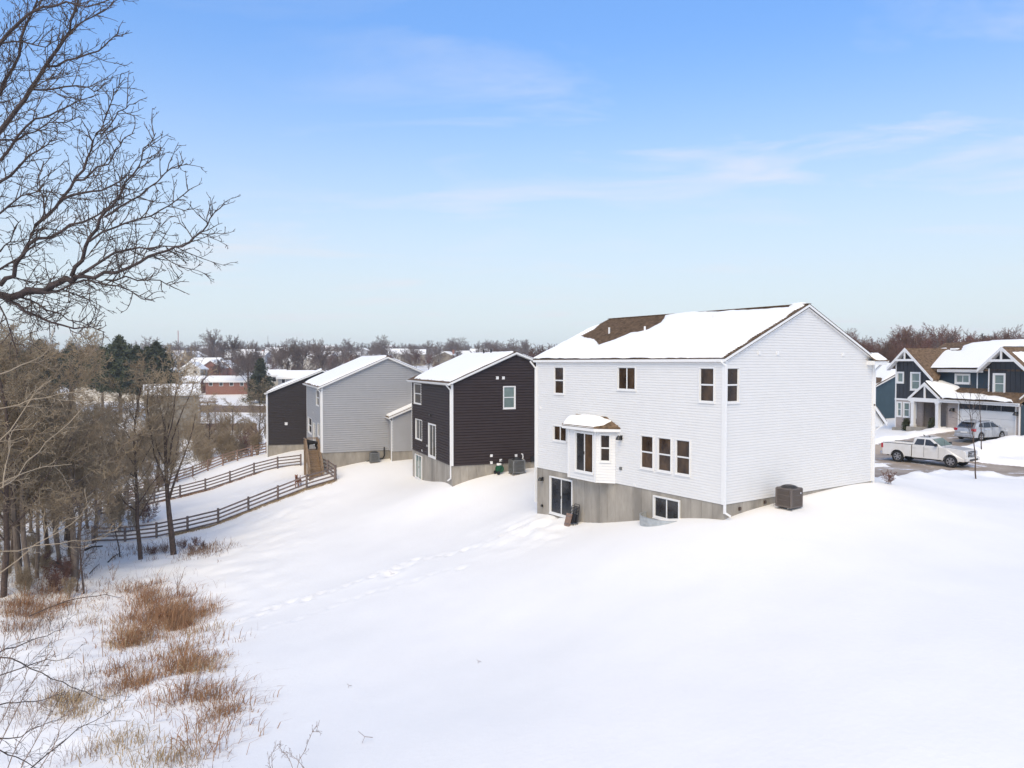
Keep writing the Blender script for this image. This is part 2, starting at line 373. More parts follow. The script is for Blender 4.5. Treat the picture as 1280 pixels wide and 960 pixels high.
_A = np.zeros((_n + 1, _n + 1)); _A[:_n, :_n] = _k(CPA[:, None, 0] - CPA[None, :, 0], CPA[:, None, 1] - CPA[None, :, 1])
_A[:_n, :_n] -= np.eye(_n) * 0.35; _A[:_n, _n] = 1; _A[_n, :_n] = 1
_W = np.linalg.solve(_A, np.append(CPA[:, 2], 0))

T = Vector((0.64, -0.766, 0)).normalized()                       # street direction (towards the right and the camera)
STREET = [Vector((31.0, 52.6, 0)) - T * 260, Vector((27.0, 55.6, 0)) - T * 3, Vector((30.2, 51.9, 0)) + T * 1.5, Vector((34.0, 48.6, 0)) + T * 60]
STREET = [Vector((27.0, 56.2, 0)) - T * 72, Vector((27.0, 56.2, 0)) + T * 260]
SW = 3.7
STREET_Z = -7.28
DRIVE1 = [Vector((19.4, 43.6, 0)), Vector((29.5, 50.2, 0))]; DW1 = 2.2        # white house driveway
DRIVE2 = [HR.w(0.1, 2.9), HR.w(-15.5, 2.9)]; DW2 = 2.7                       # driveway across the street
def seg_d(X, Y, a, b):
    ax, ay = a.x, a.y; dx, dy = b.x - a.x, b.y - a.y; L2 = dx * dx + dy * dy
    t = np.clip(((X - ax) * dx + (Y - ay) * dy) / L2, 0, 1)
    return np.hypot(X - ax - t * dx, Y - ay - t * dy), t
def base_h(X, Y):
    X = np.atleast_1d(np.asarray(X, dtype=np.float64)); Y = np.atleast_1d(np.asarray(Y, dtype=np.float64))
    out = np.empty(X.shape); fx = X.ravel(); fy = Y.ravel(); fo = np.empty(fx.shape)
    for i in range(0, len(fx), 20000):
        fo[i:i + 20000] = _k(fx[i:i + 20000, None] - CPA[None, :, 0], fy[i:i + 20000, None] - CPA[None, :, 1]) @ _W[:_n] + _W[_n]
    return fo.reshape(X.shape)
def sm(e0, e1, x):
    t = np.clip((x - e0) / (e1 - e0), 0, 1); return t * t * (3 - 2 * t)
def road_z(X, Y):
    """height of the paved surfaces"""
    return STREET_Z + 0.0 * X
def graded(X, Y):
    z = base_h(X, Y)
    # street
    ds, ts = seg_d(X, Y, STREET[0], STREET[1])
    along = (X - 31) * T.x + (Y - 52.6) * T.y
    sz = STREET_Z + 0.0 * along
    sz = np.where(along < -40, STREET_Z - 0.008 * (-40 - along), sz)
    z = z + (sz - z) * (1 - sm(SW + 0.2, SW + 5.5, ds))
    # driveways
    d1, t1 = seg_d(X, Y, *DRIVE1); z1 = -6.75 + (-7.27 + 6.75) * t1
    z = z + (z1 - z) * (1 - sm(DW1 + 0.1, DW1 + 2.2, d1)) * sm(SW - 0.2, SW + 1.0, ds)
    d2, t2 = seg_d(X, Y, *DRIVE2); z2 = -5.80 + (-7.27 + 5.80) * t2
    z = z + (z2 - z) * (1 - sm(DW2 + 0.1, DW2 + 3.0, d2)) * sm(SW - 0.2, SW + 1.0, ds)
    return z
def snow_h(X, Y):
    X = np.atleast_1d(np.asarray(X, dtype=np.float64)); Y = np.atleast_1d(np.asarray(Y, dtype=np.float64))
    z = graded(X, Y)
    ds, ts = seg_d(X, Y, *STREET); d1, t1 = seg_d(X, Y, *DRIVE1); d2, t2 = seg_d(X, Y, *DRIVE2)
    rag = 0.55 * fbm(X * 0.6, Y * 0.6, 31, 4) + 0.25 * fbm(X * 2.2, Y * 2.2, 5, 3)
    e = np.minimum(np.minimum(ds - SW, d1 - DW1), d2 - DW2) + rag       # distance outside the paving
    cover = sm(0.0, 0.55, e)
    near = np.exp(-((e - 1.1) / 0.85) ** 2) * (e > 0)
    lump = np.clip(0.55 + 1.6 * fbm(X * 0.9, Y * 0.9, 8, 4), 0, 1.3)
    z = z + cover * 0.16 * np.exp(-(np.clip(e, 0, 50) / 4.0) ** 2) + near * 0.38 * lump - (1 - cover) * 0.03
    far = np.hypot(X, Y)
    near_m = 1 - sm(70, 130, far)
    off = sm(0.5, 3, e)
    for Fr, lx_, ly_ in ((H1, 11.0, 12.6), (H2, 10.6, 11.0), (H3, 8.0, 11.0)):
        a_, _ = seg_d(X, Y, Fr.w(0, 0), Fr.w(lx_, 0)); b_, _ = seg_d(X, Y, Fr.w(0, 0), Fr.w(0, ly_)); off = off * sm(0.3, 3.5, np.minimum(a_, b_))
    z = z + near_m * off * (0.26 * fbm(X / 6.0, Y / 6.0, 3, 3) + 0.045 * fbm(X / 1.1, Y / 1.6, 12, 3) + 0.016 * fbm(X / .5 + Y * .6, Y / 1.1, 14, 2))
    # rougher, tussocky snow under the weeds at the lower left
    wl_ = sm(-9.5, -13.5, X + 0.10 * (Y - 25)) * near_m
    z = z + wl_ * (0.34 * fbm(X / 1.3, Y / 1.3, 41, 4))
    # trampled snow behind the white house
    tr = np.exp(-(((X - H1.w(-1.6, 11.6).x) ** 2 + (Y - H1.w(-1.6, 11.6).y) ** 2) / 7.0))
    z = z + tr * 0.55 * fbm(X * 1.5, Y * 1.5, 77, 3)
    for (x, y, r, dp) in DENTS:
        m = (np.abs(X - x) < 3 * r) & (np.abs(Y - y) < 3 * r)
        if np.any(m):
            q = ((X - x) ** 2 + (Y - y) ** 2) / (r * r)
            z = np.where(m, z - dp * np.exp(-q) + 0.35 * dp * np.exp(-(np.sqrt(q) - 1.7) ** 2 * 3), z)
    return z
DENTS = []
def G(x, y): return float(base_only(x, y))
def base_only(x, y): return graded(np.array([x]), np.array([y]))[0]
def Z(x, y): return float(snow_h(np.array([x]), np.array([y]))[0])
def hit(px, py, lo=8.0, hi=400.0):
    r = fwd_ray(px, py); ys = np.exp(np.linspace(math.log(lo), math.log(hi), 260)); X = r.x / r.y * ys; Zr = r.z / r.y * ys
    g = graded(X, ys); s = Zr - g; i = np.argmax(s < 0)
    if i == 0: i = 1
    t = s[i - 1] / (s[i - 1] - s[i]); y = ys[i - 1] + (ys[i] - ys[i - 1]) * t
    return Vector((r.x / r.y * y, y, 0))
def on_ground(px, py): p = hit(px, py); p.z = Z(p.x, p.y); return p
# two lines of old footprints across the slope
r_fp = random.Random(3)
for line, step, dep in (([(283, 788), (330, 764), (400, 744), (450, 727), (475, 715), (520, 700), (580, 688), (630, 672), (668, 655)], 0.55, 0.15),
                        ([(290, 800), (350, 782), (430, 752), (500, 731), (560, 713), (600, 705)], 0.62, 0.10)):
    P = [hit(*q) for q in line]
    for a, b in zip(P[:-1], P[1:]):
        n = max(1, int((b - a).length / step)); sd_ = (b - a).normalized().cross(Vector((0, 0, 1)))
        for i in range(n):
            p = a + (b - a) * (i / n) + sd_ * (0.16 * (1 if i % 2 else -1) + r_fp.uniform(-.12, .12))
            DENTS.append((p.x + r_fp.uniform(-.08, .08), p.y, r_fp.uniform(0.17, 0.26), dep * r_fp.uniform(0.6, 1.25)))
for px, py in ((496, 714), (488, 718), (505, 708), (640, 663), (655, 655)):
    p = hit(px, py); DENTS.append((p.x, p.y, 0.38, 0.15))

def axis(lo, hi, step, outer, grow=1.22):
    c = list(np.arange(lo, hi, step)); s = step; v = hi
    while v < outer[1]: c.append(v); s *= grow; v += s
    c.append(outer[1]); s = step; v = lo - step; pre = []
    while v > outer[0]: pre.append(v); s *= grow; v -= s
    pre.append(outer[0]); return np.array(pre[::-1] + c)
gx = axis(-27, 44, 0.23, (-3500, 3500)); gy = axis(8, 68, 0.23, (-1500, 5500))
GX, GY = np.meshgrid(gx, gy)
GZ = snow_h(GX, GY)
V = np.stack([GX.ravel(), GY.ravel(), GZ.ravel()], 1); nx_, ny_ = len(gx), len(gy)
idx = np.arange(nx_ * ny_).reshape(ny_, nx_)
Fq = np.stack([idx[:-1, :-1].ravel(), idx[:-1, 1:].ravel(), idx[1:, 1:].ravel(), idx[1:, :-1].ravel()], 1)
ground = link('ground', np_mesh('ground', V, Fq, M['snow'])); tag(ground, kind='structure', label='open snow covered slope falling from the houses to the woods')

def sheet(name, a, b, hw, nlen, label, lift=0.0):
    d = (b - a); L = d.length; d.normalize(); s = Vector((-d.y, d.x, 0)); us = np.linspace(0, L, nlen); vs = np.linspace(-hw - 0.8, hw + 0.8, 12)
    PX = a.x + d.x * us[:, None] + s.x * vs[None, :]; PY = a.y + d.y * us[:, None] + s.y * vs[None, :]
    PZ = graded(PX, PY) + lift
    vv = np.stack([PX.ravel(), PY.ravel(), PZ.ravel()], 1); ii = np.arange(len(us) * 12).reshape(len(us), 12)
    ff = np.stack([ii[:-1, :-1].ravel(), ii[:-1, 1:].ravel(), ii[1:, 1:].ravel(), ii[1:, :-1].ravel()], 1)
    return tag(link(name, np_mesh(name, vv, ff, M['road_concrete'])), kind='structure', label=label)
sheet('street', STREET[0], STREET[1], SW, 400, 'ploughed residential street with thin patches of snow')
sheet('driveway', DRIVE1[0], DRIVE1[1], DW1, 50, 'partly cleared driveway beside the white house', 0.004)
sheet('driveway', DRIVE2[0], DRIVE2[1], DW2, 60, 'cleared driveway of the house across the street', 0.008)
# ------------------------------------------------------------------ house building kit
class Wall:
    """local frame of a wall: u along it, z up, w outwards"""
    def __init__(s, o, d, n): s.o = Vector(o); s.d = Vector(d); s.n = Vector(n)
    def p(s, u, z, w=0.0): return s.o + s.d * u + s.n * w + Vector((0, 0, z))
    def box(s, mb, u0, u1, z0, z1, w0, w1):
        mb.hexa([s.p(u0, z0, w0), s.p(u1, z0, w0), s.p(u1, z0, w1), s.p(u0, z0, w1), s.p(u0, z1, w0), s.p(u1, z1, w0), s.p(u1, z1, w1), s.p(u0, z1, w1)])
def siding(mb, W, z0, z1, span, openings, exp=0.14, proud=0.035, dutch=False):
    k = 0
    while z0 + k * exp < z1 - 1e-6:
        a = z0 + k * exp; b = min(a + exp, z1); k += 1
        prof = [(0, 1), (.70, .92), (.78, .08), (1, 0)] if dutch else [(0, 1), (1, 0)]
        wz = lambda z: proud * float(np.interp((z - a) / exp, [q_[0] for q_ in prof], [q_[1] for q_ in prof]))
        cuts = sorted({a, b} | {a + exp * q_[0] for q_ in prof if a < a + exp * q_[0] < b} | {z for o in openings for z in (o[2], o[3]) if a < z < b})
        for p, q in zip(cuts[:-1], cuts[1:]):
            lp, rp_ = span(p); lq, rq = span(q); mid = (p + q) / 2
            ops = sorted((o[0], o[1]) for o in openings if o[2] < mid < o[3])
            wp = wz(p); wq = wz(q)
            edges = [(lp, lq)]
            for o in ops: edges += [(o[0], o[0]), (o[1], o[1])]
            edges.append((rp_, rq))
            for i in range(0, len(edges), 2):
                (l0, l1), (r0, r1) = edges[i], edges[i + 1]
                if r0 - l0 < 1e-3 and r1 - l1 < 1e-3: continue
                mb.poly([W.p(l0, p, wp), W.p(r0, p, wp), W.p(max(l1, min(r1, r1)), q, wq) if r1 < l1 else W.p(r1, q, wq), W.p(l1, q, wq)])
                if p == a: mb.poly([W.p(l0, a, 0), W.p(r0, a, 0), W.p(r0, a, proud), W.p(l0, a, proud)])
def window(parent, W, u0, u1, z0, z1, kind='double_hung', pane='pane_brown', trim=0.045, name='window', proud=0.06, tm='white_trim'):
    """kinds: double_hung, slider, fixed, patio"""
    mb = MB(); t = trim
    for a in ((u0, u1, z1 - t, z1), (u0, u1, z0, z0 + t), (u0, u0 + t, z0 + t, z1 - t), (u1 - t, u1, z0 + t, z1 - t)): W.box(mb, *a, -0.05, proud)
    W.box(mb, u0 - 0.015, u1 + 0.015, z0 - 0.03, z0, -0.02, proud + 0.02)
    root = mb.build(name, M[tm], parent)
    a0, a1, b0, b1 = u0 + t, u1 - t, z0 + t, z1 - t; s = min(0.034, (a1 - a0) * 0.09)
    if kind == 'double_hung': cells = [(a0, a1, (b0 + b1) / 2, b1, 0.0), (a0, a1, b0, (b0 + b1) / 2, -0.012)]
    elif kind in ('slider', 'patio'): cells = [(a0, (a0 + a1) / 2, b0, b1, 0.0), ((a0 + a1) / 2, a1, b0, b1, -0.012)]
    else: cells = [(a0, a1, b0, b1, 0.0)]
    for (p, q, r, v, w) in cells:
        m = MB()
        for c in ((p, q, v - s, v), (p, q, r, r + s), (p, p + s, r + s, v - s), (q - s, q, r + s, v - s)): W.box(m, *c, -0.045, 0.012 + w)
        m.build('sash', M[tm], root)
        g = MB(); W.box(g, p + s, q - s, r + s, v - s, -0.030 + w, -0.018 + w); g.build('pane', M[pane if isinstance(pane, str) else pane[0 if w else 1]], root)
    if kind == 'patio':
        h = MB(); mid = (a0 + a1) / 2; W.box(h, mid - 0.02, mid, (b0 + b1) / 2 - 0.10, (b0 + b1) / 2 + 0.06, 0.01, 0.04); h.build('handle', M['black_metal'], root)
    return root
def sub_rects(r, ops):
    out = [r]
    for o in ops:
        nxt = []
        for (a, b, c, d) in out:
            if o[0] >= b or o[1] <= a or o[2] >= d or o[3] <= c: nxt.append((a, b, c, d)); continue
            if o[0] > a: nxt.append((a, o[0], c, d))
            if o[1] < b: nxt.append((o[1], b, c, d))
            a2, b2 = max(a, o[0]), min(b, o[1])
            if o[2] > c: nxt.append((a2, b2, c, o[2]))
            if o[3] < d: nxt.append((a2, b2, o[3], d))
        out = nxt
    return out
def foundation(parent, W, L, zb, ops, pw=0.61, wo=-0.02, u_start=0.0):
    """cast concrete wall: one panel for every form board the photo shows, joints recessed"""
    core = MB(); 
    for r in sub_rects((u_start, L, zb, -0.02), ops): W.box(core, *r, -0.20, wo - 0.03)
    root = core.build('foundation', M['concrete'], parent)
    u = u_start
    while u < L - 0.01:
        v = min(u + pw, L)
        for r in sub_rects((u + 0.006, v - 0.006, zb, -0.015), ops): mb = MB(); W.box(mb, *r, wo - 0.03, wo + rng.uniform(-0.003, 0.003)); mb.build('concrete_panel', M['concrete'], root)
        u = v
    return root
def gutter(mb, p, q, n, r=0.065):
    """K-style gutter from p to q, n = outward"""
    p = Vector(p); q = Vector(q); n = Vector(n)
    prof = [(0, 0), (0, -0.11), (0.075, -0.11), (0.12, -0.03), (0.12, 0.0), (0.105, 0.0), (0.105, -0.03), (0.065, -0.095), (0.015, -0.095), (0.015, 0)]
    mb.prism([p + n * a + Vector((0, 0, b)) for a, b in prof], q - p)
def downspout(parent, W, u, ztop, zbot, w=0.04, side=1, name='downspout', m='white_trim'):
    mb = MB()
    W.box(mb, u - 0.04, u + 0.04, zbot + 0.12, ztop - 0.28, w, w + 0.075)
    mb.bar(W.p(u, ztop - 0.30, w + 0.035), W.p(u, ztop - 0.06, w + 0.34), 0.075, 0.07, W.n)
    mb.bar(W.p(u, zbot + 0.14, w + 0.03), W.p(u, zbot, w + 0.26), 0.075, 0.07, W.n)
    return mb.build(name, M[m], parent)
def vent_box(parent, W, u, z, s=0.14, m='white_trim', name='vent', d=0.06):
    mb = MB(); W.box(mb, u - s / 2, u + s / 2, z - s / 2, z + s / 2, 0.0, d); W.box(mb, u - s / 2 - .015, u + s / 2 + .015, z - s / 2 - .015, z + s / 2 + .015, 0.0, d * .4)
    return mb.build(name, M[m], parent)
def wall_lamp(parent, W, u, z, sc=1.0):
    mb = MB(); s = sc
    W.box(mb, u - .06 * s, u + .06 * s, z - .02 * s, z + .16 * s, 0, .03); mb.bar(W.p(u, z + .12 * s, .02), W.p(u, z + .13 * s, .2 * s), .03, .03)
    root = mb.build('wall_lamp', M['black_metal'], parent)
    m2 = MB(); c = W.p(u, z, .16 * s); prof = [(.02 * s, .16 * s), (.06 * s, .13 * s), (.11 * s, .02 * s), (.10 * s, .0), (.0, .02 * s)]
    m2.lathe([(r, h) for r, h in prof], c, 'z', 12); m2.build('lamp_shade', M['black_metal'], root)
    return root
def poly_sdf(X, Y, poly):
    P = np.array(poly, dtype=np.float64); d = np.full(X.shape, 1e9); inside = np.zeros(X.shape, dtype=bool); n = len(P)
    for i in range(n):
        ax, ay = P[i]; bx, by = P[(i + 1) % n]; dx, dy = bx - ax, by - ay
        t = np.clip(((X - ax) * dx + (Y - ay) * dy) / (dx * dx + dy * dy + 1e-12), 0, 1)
        d = np.minimum(d, np.hypot(X - ax - t * dx, Y - ay - t * dy))
        c = ((ay > Y) != (by > Y)) & (X < (bx - ax) * (Y - ay) / (by - ay + 1e-12) + ax); inside ^= c
    return np.where(inside, d, -d)
def snow_layer(parent, O, A, B, LA, LB, sd_fn, thick=0.16, res=0.14, name='roof_snow', edge=0.28, seed=0):
    """snow lying on the plane O + a*A + b*B (A, B unit vectors); sd_fn = distance inside the covered area"""
    A = Vector(A); B = Vector(B); N = A.cross(B).normalized()
    if N.z < 0: N = -N
    a = np.arange(0, LA + res / 2, res); b = np.arange(0, LB + res / 2, res); AA, BB = np.meshgrid(a, b)
    sdv = sd_fn(AA, BB) + 0.35 * fbm(AA * 1.3 + seed, BB * 1.3, 4 + seed, 4)
    h = np.where(sdv > 0, thick * (1 - np.exp(-np.clip(sdv, 0, 9) / edge)) + 0.05 * thick * fbm(AA, BB, 9), sdv * 0.35)
    h = np.maximum(h, -0.05)
    O = Vector(O); P = [O[i] + A[i] * AA + B[i] * BB + N[i] * h for i in range(3)]
    P[2] = P[2]
    V = np.stack([p.ravel() for p in P], 1); ii = np.arange(AA.size).reshape(AA.shape)
    ff = np.stack([ii[:-1, :-1].ravel(), ii[:-1, 1:].ravel(), ii[1:, 1:].ravel(), ii[1:, :-1].ravel()], 1)
    hk = h.ravel(); keep = hk[ff].max(1) > -0.02
    ff = ff[keep]
    used, inv = np.unique(ff, return_inverse=True); V = V[used]; ff = inv.reshape(ff.shape)
    return link(name, np_mesh(name, V, ff, M['roof_snow']), parent)
def shingles(mb, O, A, B, LA, LB, exp=0.16, t=0.022):
    """stepped shingle courses on a plane: A along the eave, B up the slope"""
    O = Vector(O); A = Vector(A); B = Vector(B); N = A.cross(B).normalized()
    if N.z < 0: N = -N
    k = 0
    while k * exp < LB - 1e-4:
        b0 = k * exp; b1 = min(b0 + exp, LB); k += 1
        mb.poly([O + B * b0 + N * t, O + A * LA + B * b0 + N * t, O + A * LA + B * b1, O + B * b1])
        mb.poly([O + B * b0, O + A * LA + B * b0, O + A * LA + B * b0 + N * t, O + B * b0 + N * t])
def slab(mb, pts, t):
    """roof deck: quad pts, thickness t below"""
    mb.prism([Vector(p) - Vector((0, 0, t)) for p in pts], (0, 0, t))

def gable_house(name, label, Fr, W, L, H, slope, side_mat, cat='house', shingle='shingle', trim='white_trim', oe=0.32, orr=0.28,
                rear_ops=(), side_ops=(), exp=0.14, fz=-3.4, found=True, snow_sd=None, snow_front=True, back=True, exp_rear=None, gutter_on=True,
                found_rear_ops=(), ridge_pos=0.5, panels=True, proud=0.035, fh=0.18, rear_gutter=True, dutch=False):
    root = thing(name, label, cat, Fr.o, Fr.rot)
    WR = Wall((0, 0, 0), (0, 1, 0), (-1, 0, 0)); WG = Wall((0, 0, 0), (1, 0, 0), (0, -1, 0)); WF = Wall((W, 0, 0), (0, 1, 0), (1, 0, 0)); WB = Wall((0, L, 0), (1, 0, 0), (0, 1, 0))
    xr = W * ridge_pos; zr = H + slope * xr; s2 = (zr - H) / (W - xr)
    def gspan(z):
        if z <= H: return 0.0, W
        return min((z - H) / slope, xr), max(W - (z - H) / s2, xr)
    for Wl, z1, sp, ops in ((WR, H, lambda z: (0.0, L), rear_ops), (WG, zr, gspan, side_ops)) + (((WF, H, lambda z: (0.0, L), ()), (WB, zr, gspan, ())) if back else ()):
        mb = MB(); siding(mb, Wl, 0, z1, sp, ops, exp, proud, dutch); mb.build('siding', M[side_mat], root, kind='stuff')
    # corner boards
    for Wa, u in ((WR, 0.0), (WR, L - 0.09)):
        mb = MB(); Wa.box(mb, u - 0.001, u + 0.09, 0, H, 0.0, 0.055); mb.build('corner_board', M[trim], root)
    for u in (0.0, W - 0.09):
        mb = MB(); WG.box(mb, u - (0.055 if u == 0 else 0), u + 0.09 + (0.055 if u else 0), 0, H, 0.0, 0.058); mb.build('corner_board', M[trim], root)
    # starter strip at the foot of the siding
    if found:
        if panels:
            foundation(root, WR, L, fz, found_rear_ops); foundation(root, WG, W, fz, (), u_start=0.02)
        else:
            mb = MB(); WR.box(mb, 0, L, fz, -0.01, -0.2, -0.02); WG.box(mb, 0.0, W, fz, -0.01, -0.2, -0.02); mb.build('foundation', M['concrete'], root)
        mb = MB(); WF.box(mb, 0, L, fz, -0.01, -0.2, -0.02); WB.box(mb, 0.2, W - 0.2, fz, -0.01, -0.2, -0.02); mb.build('foundation', M['concrete'], root)
    # roof deck, both slopes
    t = 0.16; z_e = H + t - slope * oe; y0, y1 = -orr, L + orr
    zr_t = H + t + slope * xr; x0 = -oe; x1 = W + oe; ze2 = H + t - s2 * oe
    mb = MB()
    mb.prism([(x0, y0, z_e - 0.12), (x0, y0, z_e), (xr, y0, zr_t), (xr, y0, zr_t - 0.14)], (0, y1 - y0, 0))
    mb.prism([(x1, y0, ze2 - 0.12), (xr, y0, zr_t - 0.14), (xr, y0, zr_t), (x1, y0, ze2)], (0, y1 - y0, 0))
    roof = mb.build('roof', M['drip_edge'], root)
    mb = MB(); ls = math.hypot(xr + oe, zr_t - z_e); b = Vector(((xr + oe) / ls, 0, (zr_t - z_e) / ls))
    shingles(mb, (x0 - 0.02, y0 - 0.02, z_e - 0.006), (0, 1, 0), b, y1 - y0 + 0.04, ls + 0.03)
    l2 = math.hypot(x1 - xr, zr_t - ze2); b2 = Vector((-(x1 - xr) / l2, 0, (zr_t - ze2) / l2))
    shingles(mb, (x1 + 0.02, y0 - 0.02, ze2 - 0.006), (0, 1, 0), b2, y1 - y0 + 0.04, l2 + 0.03)
    mb.bar((xr, y0 - .02, zr_t + .012), (xr, y1 + .02, zr_t + .012), 0.26, 0.03)
    mb.build('shingles', M[shingle], roof, kind='stuff')
    # fascia + soffit + rake boards
    mb = MB(); mb.box(x0 - 0.02, x0, y0, y1, z_e - fh, z_e - 0.03); mb.box(x0, 0.0, y0 + 0.0, y1, z_e - fh, z_e - fh + .025); mb.build('fascia', M[trim], roof)
    mb = MB(); mb.box(x1, x1 + 0.02, y0, y1, ze2 - fh, ze2 - 0.03); mb.box(W, x1, y0, y1, ze2 - fh, ze2 - fh + .025); mb.build('fascia', M[trim], roof)
    for yy in ((y0 - 0.022, y0) , (y1, y1 + 0.022)):
        mb = MB()
        mb.prism([(x0, yy[0], z_e - fh + .02), (x0, yy[0], z_e - 0.02), (xr, yy[0], zr_t - 0.02), (xr, yy[0], zr_t - fh + .02)], (0, yy[1] - yy[0], 0))
        mb.prism([(x1, yy[0], ze2 - fh + .02), (xr, yy[0], zr_t - fh + .02), (xr, yy[0], zr_t - 0.02), (x1, yy[0], ze2 - 0.02)], (0, yy[1] - yy[0], 0))
        mb.build('rake_board', M[trim], roof)
    # boxed underside of the rake
    mb = MB()
    mb.prism([(0, y0, H - 0.02), (xr, y0, zr_t - 0.20), (xr, 0, zr_t - 0.20), (0, 0, H - 0.02)], (0, 0, 0.015))
    mb.prism([(W, y0, H - 0.02), (xr, y0, zr_t - 0.20), (xr, 0, zr_t - 0.20), (W, 0, H - 0.02)], (0, 0, 0.015))
    mb.build('soffit', M[trim], roof)
    if gutter_on:
        if rear_gutter: mb = MB(); gutter(mb, (x0 - 0.02, y0, z_e - 0.02), (x0 - 0.02, y1, z_e - 0.02), (-1, 0, 0)); mb.build('gutter', M[trim], root)
        mb = MB(); gutter(mb, (x1 + 0.02, y0, ze2 - 0.02), (x1 + 0.02, y1, ze2 - 0.02), (1, 0, 0)); mb.build('gutter', M[trim], root)
    if snow_sd is not None:
        snow_layer(roof, (x0, y0, z_e + 0.01), (0, 1, 0), b, y1 - y0, ls, snow_sd)
    if snow_front:
        snow_layer(roof, (x1, y0, ze2 + 0.01), (0, 1, 0), b2, y1 - y0, l2, lambda a, c: np.minimum(np.minimum(a - 0.1, (y1 - y0) - a - 0.1), np.minimum(c - 0.1, l2 - c - 0.5)), res=0.25)
    return dict(root=root, roof=roof, WR=WR, WG=WG, WF=WF, W=W, L=L, H=H, slope=slope, z_e=z_e, zr=zr_t, xr=xr, x0=x0, y0=y0, y1=y1, ls=ls, b=b, Fr=Fr)
def onroof(h, px, py):
    """photo point -> (a along the eave, b up the slope) on the rear roof plane"""
    Fr = h['Fr']; r = fwd_ray(px, py); c = Fr.loc((0, 0, 0)); d = Vector((r.dot(Fr.x), r.dot(Fr.y), r.z))
    O = Vector((h['x0'], h['y0'], h['z_e'])); A = Vector((0, 1, 0)); B = h['b']; N = B.cross(A)
    t = (O - c).dot(N) / d.dot(N); p = c + d * t - O
    return p.dot(A), p.dot(B)
def rect_ops(Fr, plane, px0, px1, py0, py1, rear=True, w=None, h=None):
    f = Fr.onx if rear else Fr.ony
    pm = (px0 + px1) / 2
    u0, _ = f(px0, (py0 + py1) / 2, plane); u1, _ = f(px1, (py0 + py1) / 2, plane)
    _, z1 = f(pm, py0, plane); _, z0 = f(pm, py1, plane)
    if u0 > u1: u0, u1 = u1, u0
    return [u0, u1, z0, z1]

def ac_unit(label, loc, rz, s=0.86, h=0.95, m='unit_metal', badge=True, stand=0.10):
    t = thing('air_conditioner', label, 'air conditioner', loc, rz)
    r = 0.09
    def ring(half, z): 
        out = []
        for cx, cy, a0 in ((half - r, half - r, 0), (-half + r, half - r, 90), (-half + r, -half + r, 180), (half - r, -half + r, 270)):
            for k in range(4): a = math.radians(a0 + k * 30); out.append((cx + r * math.cos(a), cy + r * math.sin(a), z))
        return out
    mb = MB(); mb.prism(ring(s / 2 - 0.02, stand + 0.05), (0, 0, h - stand - 0.13)); mb.build('cabinet', M['black_plastic'], t)
    mb = MB(); mb.prism(ring(s / 2 + 0.01, stand), (0, 0, 0.07)); mb.build('base_pan', M[m], t)
    mb = MB(); mb.prism(ring(s / 2 + 0.01, h - 0.09), (0, 0, 0.06)); mb.build('top_panel', M[m], t)
    # louvred side: vertical fins
    mb = MB()
    for k in range(4):
        ca, sa = (1, 0, ) if k == 0 else (0, 0); ang = k * math.pi / 2; R = Matrix.Rotation(ang, 3, 'Z')
        n = 26
        for i in range(n):
            y = -s / 2 + r + (s - 2 * r) * i / (n - 1); a = R @ Vector((s / 2 - 0.004, y, 0))
            mb.bar(a + Vector((0, 0, stand + 0.06)), a + Vector((0, 0, h - 0.08)), 0.013, 0.02, R @ Vector((1, 0, 0)))
        for z in (stand + 0.3, stand + 0.52): 
            a = R @ Vector((s / 2 + .004, -s / 2 + r, z)); c = R @ Vector((s / 2 + .004, s / 2 - r, z)); mb.bar(a, c, 0.012, 0.02)
        c = R @ Vector((s / 2 - .03, s / 2 - .03, 0)); mb.tube([c + Vector((0, 0, stand)), c + Vector((0, 0, h - .06))], 0.055, 8)
    mb.build('louvre', M[m], t, kind='stuff')
    mb = MB(); mb.lathe([(s * .44, h - .03), (s * .43, h + .0), (s * .30, h + .06), (s * .12, h + .075), (0.0, h + .075)], n=24); mb.build('fan_guard', M['black_metal'], t)
    mb = MB()
    for i in range(1, 7): mb.lathe([(s * .43 * i / 6, h + .085 - .07 * (i / 6) ** 2), (s * .43 * i / 6 + .006, h + .09 - .07 * (i / 6) ** 2), (s * .43 * i / 6 + .012, h + .085 - .07 * (i / 6) ** 2)], n=24)
    mb.build('fan_ring', M[m], t, kind='stuff')
    if badge: mb = MB(); mb.lathe([(0.0, s / 2 + .03), (0.045, s / 2 + .03), (0.045, s / 2)], (0, 0, 0), 'y', 12); 
    if badge:
        for i in range(len(mb.v)): x, y, z = mb.v[i]; mb.v[i] = (x + 0.22, -y, z + h - 0.24)
        mb.build('badge', M['chrome'], t)
    mb = MB()
    for y in (-s * .3, s * .3): mb.box(-s * .55, s * .62, y - .03, y + .03, stand - .06, stand - .002)
    mb.build('support_rail', M['grey_metal'], t)
    mb = MB(); mb.box(-s * .55, s * .55, -s * .55, s * .55, -0.25, stand - .10); mb.build('concrete_pad', M['concrete'], t)
    return t
